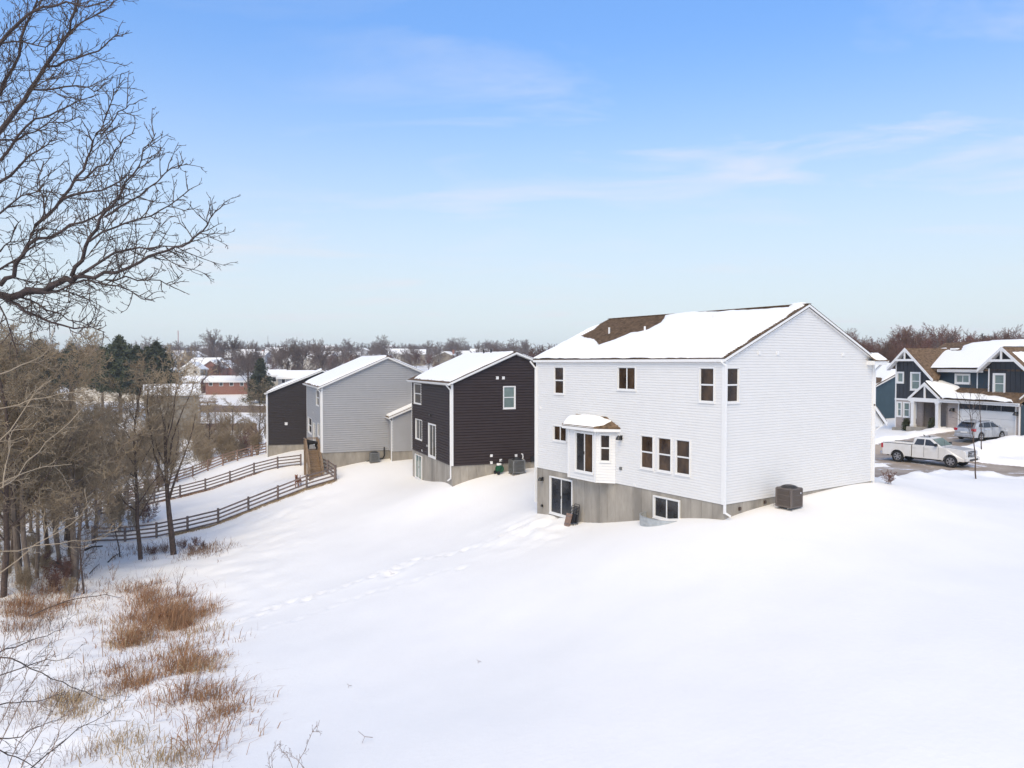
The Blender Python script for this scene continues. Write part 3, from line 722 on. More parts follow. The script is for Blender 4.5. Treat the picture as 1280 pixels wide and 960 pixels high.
# ------------------------------------------------------------------ white house
L1 = H1.onx(671, 586, 0)[0]; W1 = H1.ony(1089.5, 602, 0)[0]
rw = {k: rect_ops(H1, 0, *v) for k, v in dict(
    w1=(692.8, 705.6, 458, 493), w2=(772, 795.3, 458, 488), w3=(874.2, 893.8, 458.7, 503.3),
    w5=(691.8, 709.0, 531.8, 552), t1=(800.6, 817.5, 543.8, 586.6), t2=(822, 840, 546.5, 590.5), t3=(844.5, 863.5, 549, 594.5)).items()}
rw['t2'][2:] = rw['t1'][2:]; rw['t3'][2:] = rw['t1'][2:]
gw = rect_ops(H1, 0, 907.2, 923.4, 458.6, 503.8, rear=False)
bd = rect_ops(H1, 0, 687.6, 716, 597.5, 649.5); bd[2] = bd[3] - 2.08
bw = rect_ops(H1, 0, 817, 850, 622, 650.5)
roof_h = 6.0
_, Htop = H1.onx(903, 450.5, 0)
bare = [(190, 170), (232, 148), (285, 102), (487, 90), (470, 125), (420, 150), (370, 160), (310, 185), (250, 205), (240, 188), (215, 175)]
z1 = lambda p: (660 + p[0] / 2.8444, 360 + p[1] / 2.8444)
wh = gable_house('white_house', 'large white two-storey house with snowy brown roof in the middle of the photo', H1, W1, L1, Htop, 0.435, 'white_siding',
                 rear_ops=list(rw.values()), side_ops=[gw], found_rear_ops=[bd, bw], fz=-3.2, exp=.12, proud=.018, dutch=True, fh=.15, oe=.16, orr=.14, rear_gutter=False)
R1 = wh['root']
bare_p = [onroof(wh, *z1(p)) for p in bare]
ridge_p = [onroof(wh, *z1(p)) for p in ((480, 80), (480, 97), (560, 88), (640, 82), (690, 84), (740, 77), (785, 80), (830, 74), (935, 71), (940, 40))]
LAr = wh['y1'] - wh['y0']
def sd_white(a, b):
    s = np.minimum(a - 0.20, LAr - a + 0.3); s = np.minimum(s, b + 0.02 * a - 0.02); s = np.minimum(s, wh['ls'] + 0.2 - b)
    s = np.minimum(s, -poly_sdf(a, b, bare_p)); return np.minimum(s, -poly_sdf(a, b, ridge_p))
snow_layer(wh['roof'], (wh['x0'], wh['y0'], wh['z_e'] + 0.008), (0, 1, 0), wh['b'], LAr, wh['ls'], sd_white, thick=0.15, res=0.10)
for k in ('w1', 'w3', 't1', 't2', 't3'): window(R1, wh['WR'], *rw[k])
for k in ('w2', 'w5'): window(R1, wh['WR'], *rw[k], kind='slider')
window(R1, wh['WG'], *gw)
window(R1, wh['WR'], *bd, kind='patio', name='sliding_door', pane='pane_dark', trim=0.06)
window(R1, wh['WR'], *bw, kind='slider', name='basement_window', pane='pane_dark', trim=0.06)
# roof vent pipes
for px, py, hh in ((761.5, 414, 0.35), (806, 412, 0.30), (892.5, 398, 0.34)):
    a, b = onroof(wh, px, py + 3); p = Vector((wh['x0'], wh['y0'], wh['z_e'])) + Vector((0, a, 0)) + wh['b'] * b
    mb = MB(); mb.tube([p - Vector((0, 0, .1)), p + Vector((0, 0, hh))], 0.055, 10); mb.build('vent_pipe', M['white_trim'], wh['roof'])
# downspout at the near corner (hangs from the rear gutter, runs down the gable edge)
WGc = wh['WG']; mb = MB()
_, zg = H1.ony(909, 644.5, 0)
mb.bar((-0.20, 0.05, wh['z_e'] - 0.10), (-0.05, -0.08, wh['z_e'] - 0.30), 0.075, 0.07); mb.box(-0.07, 0.01, -0.13, -0.04, zg + 0.12, wh['z_e'] - 0.24)
mb.bar((-0.03, -0.06, zg + 0.18), (0.12, -0.28, zg + 0.02), 0.075, 0.07); mb.build('downspout', M['white_trim'], R1)
# far left downspout elbow
mb = MB(); mb.bar((-0.4, L1 + .1, wh['z_e'] - .1), (-.1, L1 + .05, wh['z_e'] - .45), .075, .07); mb.box(-.1, -.02, L1 + .0, L1 + .08, -2.0, wh['z_e'] - .4); mb.build('downspout', M['white_trim'], R1)
# wall fittings
for px, py in ((948.3, 441), (971.5, 441.3), (1053, 443)):
    u, z = H1.ony(px, py, 0); vent_box(R1, WGc, u, z, 0.16)
for px, py, s_ in ((675.5, 509.5, 0.16), (793, 606, .10)):
    u, z = H1.onx(px, py, 0); vent_box(R1, wh['WR'], u, z, s_)
u, z = H1.onx(777, 549.5, 0); wall_lamp(R1, wh['WR'], u, z, 1.3)
u, z = H1.onx(678.5, 600.5, 0); wall_lamp(R1, wh['WR'], u, z, 1.2)
for px, py, s_, m_ in ((776.5, 585.5, .12, 'grey_metal'), (678, 632, .10, 'black_metal')):
    u, z = H1.onx(px, py, 0); vent_box(R1, wh['WR'], u, z, s_, m_, 'outlet_box', 0.09)
for px, py in ((924.5, 636), (956, 627.5)):
    u, z = H1.ony(px, py, 0); vent_box(R1, WGc, u, z, .12, 'drip_edge', 'pipe_sleeve', 0.05)
# bay with the sliding door
PB = 0.62
ya = H1.onx(769.5, 560, 0)[0]; yb = H1.onx(744.5, 560, -PB)[0]; yc = H1.onx(711, 560, -PB)[0]; yd = yc + (yb - ya)
zt = H1.onx(745, 533.0, -PB)[1]; zbb = H1.onx(744.5, 603.0, -PB)[1]
zt = -0.05 + 2.72; zbb = -0.02
foot = [Vector((0, ya, 0)), Vector((-PB, yb, 0)), Vector((-PB, yc, 0)), Vector((0, yd, 0))]
bay = None
sd_ops = rect_ops(H1, -PB, 718.9, 742.6, 540, 590.5)
sd_ops[2:] = [sd_ops[3] - 2.08, sd_ops[3]]
mbb = MB(); mbb.prism([foot[0] + Vector((.02, 0, zbb)), foot[1] + Vector((0, 0, zbb)), foot[2] + Vector((0, 0, zbb)), foot[3] + Vector((.02, 0, zbb))], (0, 0, .05)); 
bay = mbb.build('bay', M['white_trim'], R1)
Wf = Wall(foot[1], (foot[2] - foot[1]).normalized(), (-1, 0, 0)); Lf = (foot[2] - foot[1]).length
d_r = (foot[1] - foot[0]); n_r = Vector((d_r.y, -d_r.x, 0)).normalized(); n_r = n_r if n_r.y < 0 else -n_r
Wr = Wall(foot[0], d_r.normalized(), n_r); Lr = d_r.length
d_l = (foot[2] - foot[3]); n_l = Vector((n_r.x, -n_r.y, 0)); Wlft = Wall(foot[3], d_l.normalized(), n_l)
u0, u1 = sd_ops[0] - yb, sd_ops[1] - yb
u0 = max(0.12, u0); u1 = min(Lf - 0.1, u1)
mb = MB(); siding(mb, Wf, zbb, zt, lambda z: (0, Lf), [(u0, u1, sd_ops[2], sd_ops[3])])
wz0, wz1 = sd_ops[3] - 1.42, sd_ops[3] - 0.02
siding(mb, Wr, zbb, zt, lambda z: (0, Lr), [(Lr * .24, Lr * .80, wz0, wz1)]); siding(mb, Wlft, zbb, zt, lambda z: (0, Lr), [])
mb.build('bay_siding', M['white_siding'], bay, kind='stuff')
window(R1, Wf, u0, u1, sd_ops[2], sd_ops[3], kind='patio', name='sliding_door', trim=0.06, pane=('pane_dark', 'pane_brown'))
window(R1, Wr, Lr * .24, Lr * .80, wz0, wz1, pane='pane_brown')
for q in foot[1:3]: mb = MB(); mb.box(q.x - .045, q.x + .06, q.y - .05, q.y + .05, zbb, zt); mb.build('corner_board', M['white_trim'], bay)
# bay roof: low hipped shingle roof with a cushion of snow
ov = 0.30; zbr = zt + 0.02
E = [Vector((0.0, ya - .38, zbr)), Vector((-PB - ov, yb - .22, zbr)), Vector((-PB - ov, yc + .22, zbr)), Vector((0.0, yd + .38, zbr))]
Tt = [Vector((0.0, yb - .1, zbr + .50)), Vector((0.0, yc + .1, zbr + .50))]
mb = MB(); up = Vector((0, 0, .07))
mb.poly([E[0] + up, E[1] + up, Tt[0] + up]); mb.poly([E[1] + up, E[2] + up, Tt[1] + up, Tt[0] + up]); mb.poly([E[2] + up, E[3] + up, Tt[1] + up])
for i in range(3): mb.poly([E[i], E[i + 1], E[i + 1] + up, E[i] + up])
mb.build('bay_roof', M['shingle'], bay)
mb = MB(); mb.prism([e - Vector((0, 0, .14)) for e in E], (0, 0, .135)); mb.build('bay_fascia', M['white_trim'], bay)
# snow cushion on it: follows the three roof planes, right-hand edge bare
ys_ = np.arange(E[0].y - .05, E[3].y + .05, .05); xs_ = np.arange(-PB - ov - .02, 0.01, .05); XX, YY = np.meshgrid(xs_, ys_)
def plane_z(p, q, r, X, Y):
    n_ = (q - p).cross(r - p); return p.z - (n_.x * (X - p.x) + n_.y * (Y - p.y)) / n_.z
rz_ = np.minimum(np.minimum(plane_z(E[0] + up, E[1] + up, Tt[0] + up, XX, YY), plane_z(E[1] + up, E[2] + up, Tt[1] + up, XX, YY)), plane_z(E[2] + up, E[3] + up, Tt[1] + up, XX, YY))
cov = [(yb - .55, .3), (yb - .42, -.5), (yb - .16, -PB - ov + .05), (yc + .14, -PB - ov + .04), (yd - .05, -.2), (yd + .0, .3)]
sdv = poly_sdf(YY, XX, cov) + .04 * fbm(XX * 4, YY * 4, 3)
HH = np.where(sdv > 0, .22 * (1 - np.exp(-np.clip(sdv, 0, 9) / .16)), sdv * .4)
HH = np.maximum(HH, -.04); dome = np.minimum(rz_ + HH, zbr + .60 - .14 * ((YY - (yb + yc) / 2) / 1.3) ** 2)
ii = np.arange(XX.size).reshape(XX.shape); ff = np.stack([ii[:-1, :-1].ravel(), ii[:-1, 1:].ravel(), ii[1:, 1:].ravel(), ii[1:, :-1].ravel()], 1)
keep = (HH.ravel()[ff].max(1) > -.015) & (rz_.ravel()[ff].min(1) > zbr + .0); ff = ff[keep]
link('roof_snow', np_mesh('roof_snow', np.stack([XX.ravel(), YY.ravel(), dome.ravel()], 1), ff, M['roof_snow']), bay)
# front eave return and the lower front roof seen end-on past the gable
rx0, rx1 = W1 - 0.62, W1 + 0.50; zr0 = Htop + .02
mb = MB(); mb.box(rx0, rx1, -0.44, 0.6, zr0 - 0.22, zr0 - 0.02); ret = mb.build('eave_return', M['white_trim'], R1)
Tq = [Vector((rx0 - .03, -.48, zr0)), Vector((rx1 + .04, -.48, zr0)), Vector((rx1 - .15, .0, zr0 + .34)), Vector((rx0 + .05, .0, zr0 + .34))]
mb = MB(); mb.prism([p_ - Vector((0, 0, .03)) for p_ in Tq], (0, 0, .03)); mb.build('return_shingles', M['shingle'], ret)
Br = Vector((0, .48, .34)).normalized()
def cushion(parent, x0, x1, y0, y1, zf, h=0.16, res=0.08, edge=.18):
    xs = np.arange(x0, x1 + res / 2, res); ys = np.arange(y0, y1 + res / 2, res); X, Y = np.meshgrid(xs, ys)
    s = np.minimum(np.minimum(X - x0, x1 - X), np.minimum(Y - y0, y1 - Y)) + .05 * fbm(X * 3, Y * 3, 5)
    Zc = zf(X, Y) + h * (1 - np.exp(-np.clip(s, 0, 9) / edge)) - .02
    i2 = np.arange(X.size).reshape(X.shape); f2 = np.stack([i2[:-1, :-1].ravel(), i2[:-1, 1:].ravel(), i2[1:, 1:].ravel(), i2[1:, :-1].ravel()], 1)
    return link('roof_snow', np_mesh('roof_snow', np.stack([X.ravel(), Y.ravel(), Zc.ravel()], 1), f2, M['roof_snow']), parent)
snow_layer(ret, (rx0, -.47, zr0 + .01), (1, 0, 0), Br, rx1 - rx0 + .05, .60, lambda a, b: np.minimum(np.minimum(a - .06, 1.02 - a), np.minimum(b - .04, .62 - b)) * 1.0, thick=.10, res=.04, edge=.08, seed=2)
mb = MB(); gutter(mb, (rx1 + .01, -0.46, zr0), (rx1 + .01, 3.0, zr0), (1, 0, 0)); mb.build('gutter', M['white_trim'], R1)
mb = MB(); mb.bar((rx1 + .06, -.2, Htop - .10), (W1 + .12, -.06, Htop - .46), .075, .07); mb.box(W1 + .02, W1 + .10, -.10, -.02, -.35, Htop - .42); mb.build('downspout', M['white_trim'], R1)
zl = H1.ony(1090, 515, 0)[1]
mb = MB(); mb.prism([(W1 - .0, .0, zl + .25), (W1 + 1.0, .0, zl - .55), (W1 + 1.0, .0, zl - .80), (W1 + .0, .0, zl - .72)], (0, 5.5, 0)); lr = mb.build('porch_roof', M['white_trim'], R1)
mb = MB(); mb.prism([(W1 - .0, -.12, zl + .33), (W1 + 1.12, -.12, zl - .57), (W1 + 1.12, -.12, zl - .50), (W1, -.12, zl + .40)], (0, 5.8, 0)); mb.build('porch_shingles', M['shingle'], lr)
cushion(lr, W1 + .02, W1 + 1.14, -.14, 5.6, lambda X, Y: zl + .40 - (X - W1) * .80, .12)
mb = MB(); mb.prism([(W1, -.14, zl + .34), (W1 + 1.12, -.14, zl - .56), (W1 + 1.12, -.14, zl - .76), (W1, -.14, zl + .14)], (0, .025, 0)); mb.build('rake_board', M['white_trim'], lr)
mb = MB(); gutter(mb, (W1 + 1.12, -.1, zl - .52), (W1 + 1.12, 5.4, zl - .52), (1, 0, 0)); mb.bar((W1 + 1.15, 0, zl - .6), (W1 + .3, .05, zl - .95), .075, .07); mb.build('gutter', M['white_trim'], lr)
mb = MB(); mb.box(W1 + .05, W1 + .35, .1, 5.4, -1.4, zl - .75); mb.build('porch_wall', M['white_siding'], lr)

# ------------------------------------------------------------------ things around the white house
p = on_ground(977, 634.5); pl = H1.loc(p); x_ = pl.x + .15; w_ = H1.w(x_, -0.98)
ac1 = ac_unit('brown-grey air conditioner standing on snow beside the white house gable', (w_.x, w_.y, Z(w_.x, w_.y) - 0.02), H1.rot, 0.78, 0.95, 'unit_metal')
# window well
u, z = H1.onx(826, 650, 0); uc = (bw[0] + bw[1]) / 2 + .12; ww = thing('window_well', 'curved pale metal window well in the snow under the basement window', 'window well', H1.w(0, uc, bw[2] - .3), H1.rot)
n = 28; rx, ry = 0.95, (bw[1] - bw[0]) / 2 + 0.38; outer = []; inner = []
mb = MB()
for r0, r1 in (((1.0), (0.975)),):
    for j, (za_, zb_) in enumerate([(k * .08, (k + 1) * .08) for k in range(6)]):
        o1 = 1.0 + .008 * (j % 2); o2 = 1.0 + .008 * ((j + 1) % 2)
        for i in range(n):
            a, b_ = math.pi * i / n, math.pi * (i + 1) / n
            P_ = lambda t, k_, z_: (-rx * k_ * math.sin(t) ** .8, ry * k_ * math.cos(t), z_)
            mb.poly([P_(a, o1, za_), P_(b_, o1, za_), P_(b_, o2, zb_), P_(a, o2, zb_)]); mb.poly([P_(a, o1 - .03, za_), P_(b_, o1 - .03, za_), P_(b_, o2 - .03, zb_), P_(a, o2 - .03, zb_)])
for i in range(n):
    a, b_ = math.pi * i / n, math.pi * (i + 1) / n; mb.poly([P_(a, 1.012, .48), P_(b_, 1.012, .48), P_(b_, .965, .48), P_(a, .965, .48)])
mb.build('corrugated_shell', M['galvanised'], ww, kind='stuff')
# leaning folded chairs and a board
yk, _ = H1.onx(724, 645, 0)
def folded_chair(label, y, lean, off, tall=.95):
    wp = H1.w(-off, y); t = thing('folding_chair', label, 'chair', (wp.x, wp.y, Z(wp.x, wp.y) + .0), H1.rot); S = Matrix.Rotation(lean, 3, 'Y')
    P = lambda a, b, c=0: S @ Vector((c, a, b))
    mb = MB()
    for s_ in (-.22, .22): mb.tube([P(s_, -.05), P(s_, tall * .6), P(s_ * .98, tall - .05), P(s_ * .8, tall)], .016, 6)
    mb.tube([P(-.18, tall), P(.18, tall)], .016, 6); mb.build('frame', M['black_metal'], t)
    mb = MB()
    for k in range(5): a = tall * .58 + k * .075; mb.hexa([P(-.21, a, -.01), P(.21, a, -.01), P(.21, a, .01), P(-.21, a, .01), P(-.21, a + .045, -.01), P(.21, a + .045, -.01), P(.21, a + .045, .01), P(-.21, a + .045, .01)])
    mb.build('backrest', M['black_plastic'], t)
    mb = MB(); mb.hexa([P(-.2, .1, -.05), P(.2, .1, -.05), P(.2, .1, -.02), P(-.2, .1, -.02), P(-.2, .55, -.05), P(.2, .55, -.05), P(.2, .55, -.02), P(-.2, .55, -.02)]); mb.build('seat', M['black_plastic'], t)
    mb = MB()
    for s_ in (-.19, .19): mb.tube([P(s_, -.02, -.08), P(s_, .62, -.01)], .014, 6)
    mb.build('rear_leg', M['black_metal'], t)
folded_chair('black folding chair leaning flat against the concrete wall', yk - .02, .16, .32, 1.08)
folded_chair('second black folding chair leaning on the first by the patio door', yk + .12, .24, .46, 1.0)
wp = H1.w(-.66, yk + .22); t = thing('wooden_board', 'short reddish brown board leaning against the folded chairs', 'board', (wp.x, wp.y, Z(wp.x, wp.y)), H1.rot + .15)
mb = MB(); S = Matrix.Rotation(.34, 3, 'Y'); c8 = [S @ Vector(q) for q in ((-.02, -.2, -.05), (.02, -.2, -.05), (.02, .2, -.05), (-.02, .2, -.05), (-.02, -.2, .68), (.02, -.2, .68), (.02, .2, .68), (-.02, .2, .68))]; mb.hexa(c8); mb.build('panel', M['new_wood'], t)
for z_ in (.1, .5): mb = MB(); mb.hexa([S @ Vector(q) for q in ((-.045, -.19, z_), (-.02, -.19, z_), (-.02, .19, z_), (-.045, .19, z_), (-.045, -.19, z_ + .06), (-.02, -.19, z_ + .06), (-.02, .19, z_ + .06), (-.045, .19, z_ + .06))]); mb.build('batten', M['fence_wood'], t)

# ------------------------------------------------------------------ dark house
L2 = H2.onx(515.5, 561.5, 0)[0]; W2 = 10.6; _, Ht2 = H2.onx(564, 479, 0)
r2 = {k: rect_ops(H2, 0, *v) for k, v in dict(a=(518, 527, 479.3, 504.8), b=(520.0, 528.2, 524, 549.5), d=(536, 545.5, 529.5, 572)).items()}
g2 = rect_ops(H2, 0, 628.6, 644.2, 482.5, 511, rear=False); bd2 = rect_ops(H2, 0, 519.2, 527.5, 568.7, 598.5)
dk = gable_house('dark_house', 'dark brown two-storey house left of the white house', H2, W2, L2, Ht2, 0.43, 'dark_siding', rear_ops=list(r2.values()), side_ops=[g2], found_rear_ops=[bd2], fz=-3.4, exp=.2, proud=.045, dutch=True,
                 snow_sd=None, ridge_pos=0.46)
LA2 = dk['y1'] - dk['y0']
snow_layer(dk['roof'], (dk['x0'], dk['y0'], dk['z_e'] + .01), (0, 1, 0), dk['b'], LA2, dk['ls'],
           lambda a, b: np.minimum(np.minimum(a - .30, LA2 - a - .05 - np.clip(2.0 - b, 0, 2) * .7), np.minimum(b - .25, dk['ls'] - b + .2)), res=.16, thick=.15, seed=3)
R2 = dk['root']; window(R2, dk['WR'], *r2['a'], kind='double_hung'); window(R2, dk['WR'], *r2['b'], kind='slider', pane='pane_dark'); window(R2, dk['WR'], *r2['d'], kind='patio', name='sliding_door', pane='pane_dark', trim=.11)
window(R2, dk['WG'], *g2, pane='pane_blind', trim=.07); window(R2, dk['WR'], *bd2, kind='patio', name='sliding_door', pane='pane_blind')
WG2 = dk['WG']
for px, py in ((621.5, 472.5), (629, 472.5), (614, 569.5), (625.6, 575.3), (614, 578.2), (644.8, 569.3)):
    u, z = H2.ony(px, py, 0); vent_box(R2, WG2, u, z, .2 if py < 500 else .19)
u, z = H2.ony(652.5, 570, 0); mb = MB(); mb.tube([WG2.p(u - .06, z + .16, .02), WG2.p(u, z + .15, .12), WG2.p(u + .03, z - .05, .12), WG2.p(u + .0, z - .2, .1), WG2.p(u + .1, z - .27, .12)], .045, 8); mb.build('vent_pipe', M['white_trim'], R2)
u, z = H2.ony(666, 574, 0); vent_box(R2, WG2, u, z, .34, 'black_metal', 'electric_meter', .12)
u, z = H2.onx(540, 520, 0); wall_lamp(R2, dk['WR'], u, z, 1.1)
for px, py in ((534.5, 557), (528, 563)): u, z = H2.onx(px, py, 0); vent_box(R2, dk['WR'], u, z, .14)
def corner_spout(h, zg):
    m_ = MB(); ze = h['z_e']
    m_.bar((-0.42, 0.12, ze - 0.12), (-0.09, 0.12, ze - 0.5), 0.08, 0.075); m_.box(-0.11, -0.02, 0.08, 0.17, zg + .15, ze - .44); m_.bar((-.06, .12, zg + .2), (-.3, .12, zg + .03), .08, .075)
    m_.build('downspout', M['white_trim'], h['root'])
corner_spout(dk, -1.1)
for a_, b_ in ((LA2 * .38, dk['ls'] - .35), (LA2 * .50, dk['ls'] - .45)):
    q = Vector((dk['x0'], dk['y0'], dk['z_e'])) + Vector((0, a_, 0)) + dk['b'] * b_; mb = MB(); mb.tube([q, q + Vector((0, 0, .42))], .07, 8); mb.build('vent_pipe', M['black_metal'], dk['roof'])
u, _ = H2.ony(639.3, 580, 0); w_ = H2.w(u, -1.05); ac_unit('grey air conditioner behind the hose cart beside the dark house', (w_.x, w_.y, Z(w_.x, w_.y) - .02), H2.rot, .92, 1.05, 'grey_metal', False)
# green hose cart
p = on_ground(624.5, 592.5); t = thing('hose_cart', 'small green and black hose cart beside the dark house', 'hose cart', p, .5)
mb = MB(); mb.lathe([(.0, -.17), (.27, -.17), (.27, -.14), (.12, -.13), (.12, .13), (.27, .14), (.27, .17), (0, .17)], (0, 0, .38), 'y', 18); mb.build('reel', M['hose_green'], t)
mb = MB(); mb.lathe([(.13, -.12), (.22, -.12), (.235, -.06), (.22, 0), (.235, .06), (.22, .12), (.13, .12)], (0, 0, .38), 'y', 18); mb.build('hose', M['hose_green'], t)
mb = MB()
for s_ in (-.22, .22): mb.tube([(-.28, s_, .06), (.0, s_, .38), (.26, s_, .95)], .02, 6)
mb.tube([(.26, -.22, .95), (.26, .22, .95)], .02, 6); mb.build('handle', M['black_metal'], t)
for s_ in (-.25, .25): mb = MB(); mb.lathe([(0, -.03), (.13, -.03), (.14, 0), (.13, .03), (0, .03)], (-.22, s_, .12), 'y', 14); mb.build('wheel', M['black_plastic'], t)
mb = MB(); mb.box(-.2, .1, -.12, .12, .62, .78); mb.build('snow_cap', M['roof_snow'], t, bevel=.04)

# ------------------------------------------------------------------ grey house
L3 = H3.onx(384.3, 560, 0)[0]; W3 = 12.2; _, Ht3 = H3.onx(401.5, 484, 0)
r3 = {k: rect_ops(H3, 0, *v) for k, v in dict(a=(395.7, 399.2, 487.5, 507.2), b=(385.6, 390, 522, 541.5), c=(397.6, 400.2, 529, 546), d=(391.8, 394.6, 528.5, 555)).items()}
gy_ = gable_house('grey_house', 'light grey two-storey house with a one-storey side wing', H3, W3, L3, Ht3, 0.44, 'grey_siding', rear_ops=list(r3.values()), fz=-3.2, ridge_pos=.49, panels=False, exp=.2, proud=.045, dutch=True,
                  snow_sd=lambda a, b: np.minimum(np.minimum(a - .2, 99), np.minimum(b - .12, 99)))
R3 = gy_['root']
for k, kd in (('a', 'double_hung'), ('b', 'double_hung'), ('c', 'fixed'), ('d', 'patio')): window(R3, gy_['WR'], *r3[k], kind=kd, pane='pane_dark')
corner_spout(gy_, -1.5)
u, z = H3.onx(392, 515.5, 0); vent_box(R3, gy_['WR'], u, z, .16)
# side wing
yw = -1.3; uw, zw = H3.ony(489.8, 522, yw); u2 = uw + 6.5; Ww = Wall((uw, yw, 0), (1, 0, 0), (0, -1, 0)); mb = MB(); sl = .40
siding(mb, Ww, 0, zw + 3.3 * sl, lambda z: (0 if z < zw else min((z - zw) / sl, 3.3), 6.6 if z < zw else max(6.6 - (z - zw) / sl, 3.3)), [])
siding(mb, Wall((uw, yw, 0), (0, 1, 0), (-1, 0, 0)), 0, zw, lambda z: (0, 1.3), [])
wing = mb.build('wing', M['grey_siding'], R3)
mb = MB(); mb.prism([(uw - .3, yw - .25, zw - .12), (uw - .3, yw - .25, zw + .05), (uw + 3.3, yw - .25, zw + .05 + 3.6 * sl), (uw + 3.3, yw - .25, zw - .12 + 3.6 * sl)], (0, .03, 0)); mb.build('rake_board', M['white_trim'], wing)
mb = MB(); mb.prism([(uw - .32, yw - .22, zw - .02), (uw - .32, yw - .22, zw + .09), (uw + 3.3, yw - .22, zw + .09 + 3.6 * sl), (uw + 3.3, yw - .22, zw - .02 + 3.6 * sl)], (0, 1.5, 0)); mb.build('wing_roof', M['shingle'], wing)
mb = MB(); mb.prism([(uw - .28, yw - .2, zw + .095), (uw - .24, yw - .2, zw + .25), (uw + 3.3, yw - .2, zw + .28 + 3.6 * sl), (uw + 3.3, yw - .2, zw + .09 + 3.6 * sl)], (0, 1.45, 0)); mb.build('roof_snow', M['roof_snow'], wing, bevel=.03)
mb = MB(); Ww.box(mb, 0, .1, 0, zw, 0, .022); mb.build('corner_board', M['white_trim'], wing)
mb = MB(); Ww.box(mb, 0, 6.6, -3, -.01, -.9, -.02); mb.build('foundation', M['concrete'], wing)
mb = MB(); mb.bar((uw - .35, yw + .02, zw - .05), (uw - .06, yw - .05, zw - .35), .08, .075); mb.box(uw - .1, uw - .02, yw - .1, yw - .02, -1.0, zw - .3); gutter(mb, (uw - .32, yw - .2, zw), (uw - .32, yw + 1.3, zw), (-1, 0, 0)); mb.build('downspout', M['white_trim'], wing)
u, _ = H3.ony(466, 570, 0); w_ = H3.w(u, -.8); ac_unit('grey air conditioner beside the light grey house', (w_.x, w_.y, Z(w_.x, w_.y)), H3.rot, .8, .9, 'grey_metal', False)
mb = MB(); a_ = H3.ony(460, 575, 0)[0]; b_ = H3.ony(478, 565, 0)[0]
mb.tube([(a_ - .3, -.12, -1.5), (a_ - .1, -.12, -.95), (a_ + .3, -.12, -.9), (b_, -.12, -.75), (b_ + .15, -.12, -.5), (b_ + .15, -.12, .3)], .06, 6); mb.build('drain_pipe', M['black_plastic'], R3)

# ------------------------------------------------------------------ far dark house
fd = gable_house('charcoal_house', 'charcoal two-storey house farthest left in the row', H4, 12.4, 11.0, H4.ony(335, 492, 0)[1], 0.41, 'charcoal_siding', fz=-3.5, panels=False, oe=.2,
                 snow_sd=lambda a, b: np.minimum(np.minimum(a - .2, 99), np.minimum(b - .12, 99)), exp=.2, proud=.045, dutch=True)
u, z = H4.ony(357.7, 529.7, 0); vent_box(fd['root'], fd['WG'], u, z, .3)
mb = MB(); fd['WG'].box(mb, -.1, .02, -1.5, fd['H'], .03, .12); mb.build('downspout', M['white_trim'], fd['root'])
# ------------------------------------------------------------------ house across the street
RH = thing('craftsman_house', 'dark blue and brick house with white gables across the street', 'house', HR.o, HR.rot)
def tri_span(y0, y1, yp, ze, zp):
    def f(z):
        if z <= ze: return y0, y1
        t = (z - ze) / (zp - ze); return y0 + (yp - y0) * t, y1 + (yp - y1) * t
    return f
def WX(x): return Wall((x, 0, 0), (0, 1, 0), (-1, 0, 0))
def wall_mesh(name, m, W, y0, y1, z0, z1, ops=()):
    mb = MB()
    for r in sub_rects((y0, y1, z0, z1), list(ops)): W.box(mb, *r, -0.2, 0)
    return mb.build(name, M[m], RH)
def rops(x, a, b, c, d): return rect_ops(HR, x, a, b, c, d)
gd = rops(0, 1199, 1266.3, 506.5, 544.5); gd = [0.45, 5.35, 0.0, 2.42]
ow = [rops(0.5, 1121.0, 1127.5, 502.5, 521.5), rops(0.5, 1129.0, 1137.8, 502.5, 521.8), rops(.5, 1139, 1146.2, 502.5, 522)]
for o in ow: o[2:] = ow[1][2:]
wall_mesh('brick_wall', 'tan_brick', WX(0.5), 9.3, 12.46, -1.2, 2.3, ow)
wall_mesh('brick_wall', 'tan_brick', WX(0.0), 0.0, 6.6, -1.2, 2.5, [gd])
wall_mesh('brick_wall', 'tan_brick', WX(1.7), 6.6, 9.3, -0.4, 2.5, [[6.95, 7.9, 0.12, 2.2]])
mb = MB(); mb.box(0.0, 1.7, 6.4, 6.6, -.6, 2.5); mb.box(.5, 1.7, 9.3, 9.5, -.6, 2.5); mb.build('brick_wall', M['tan_brick'], RH)
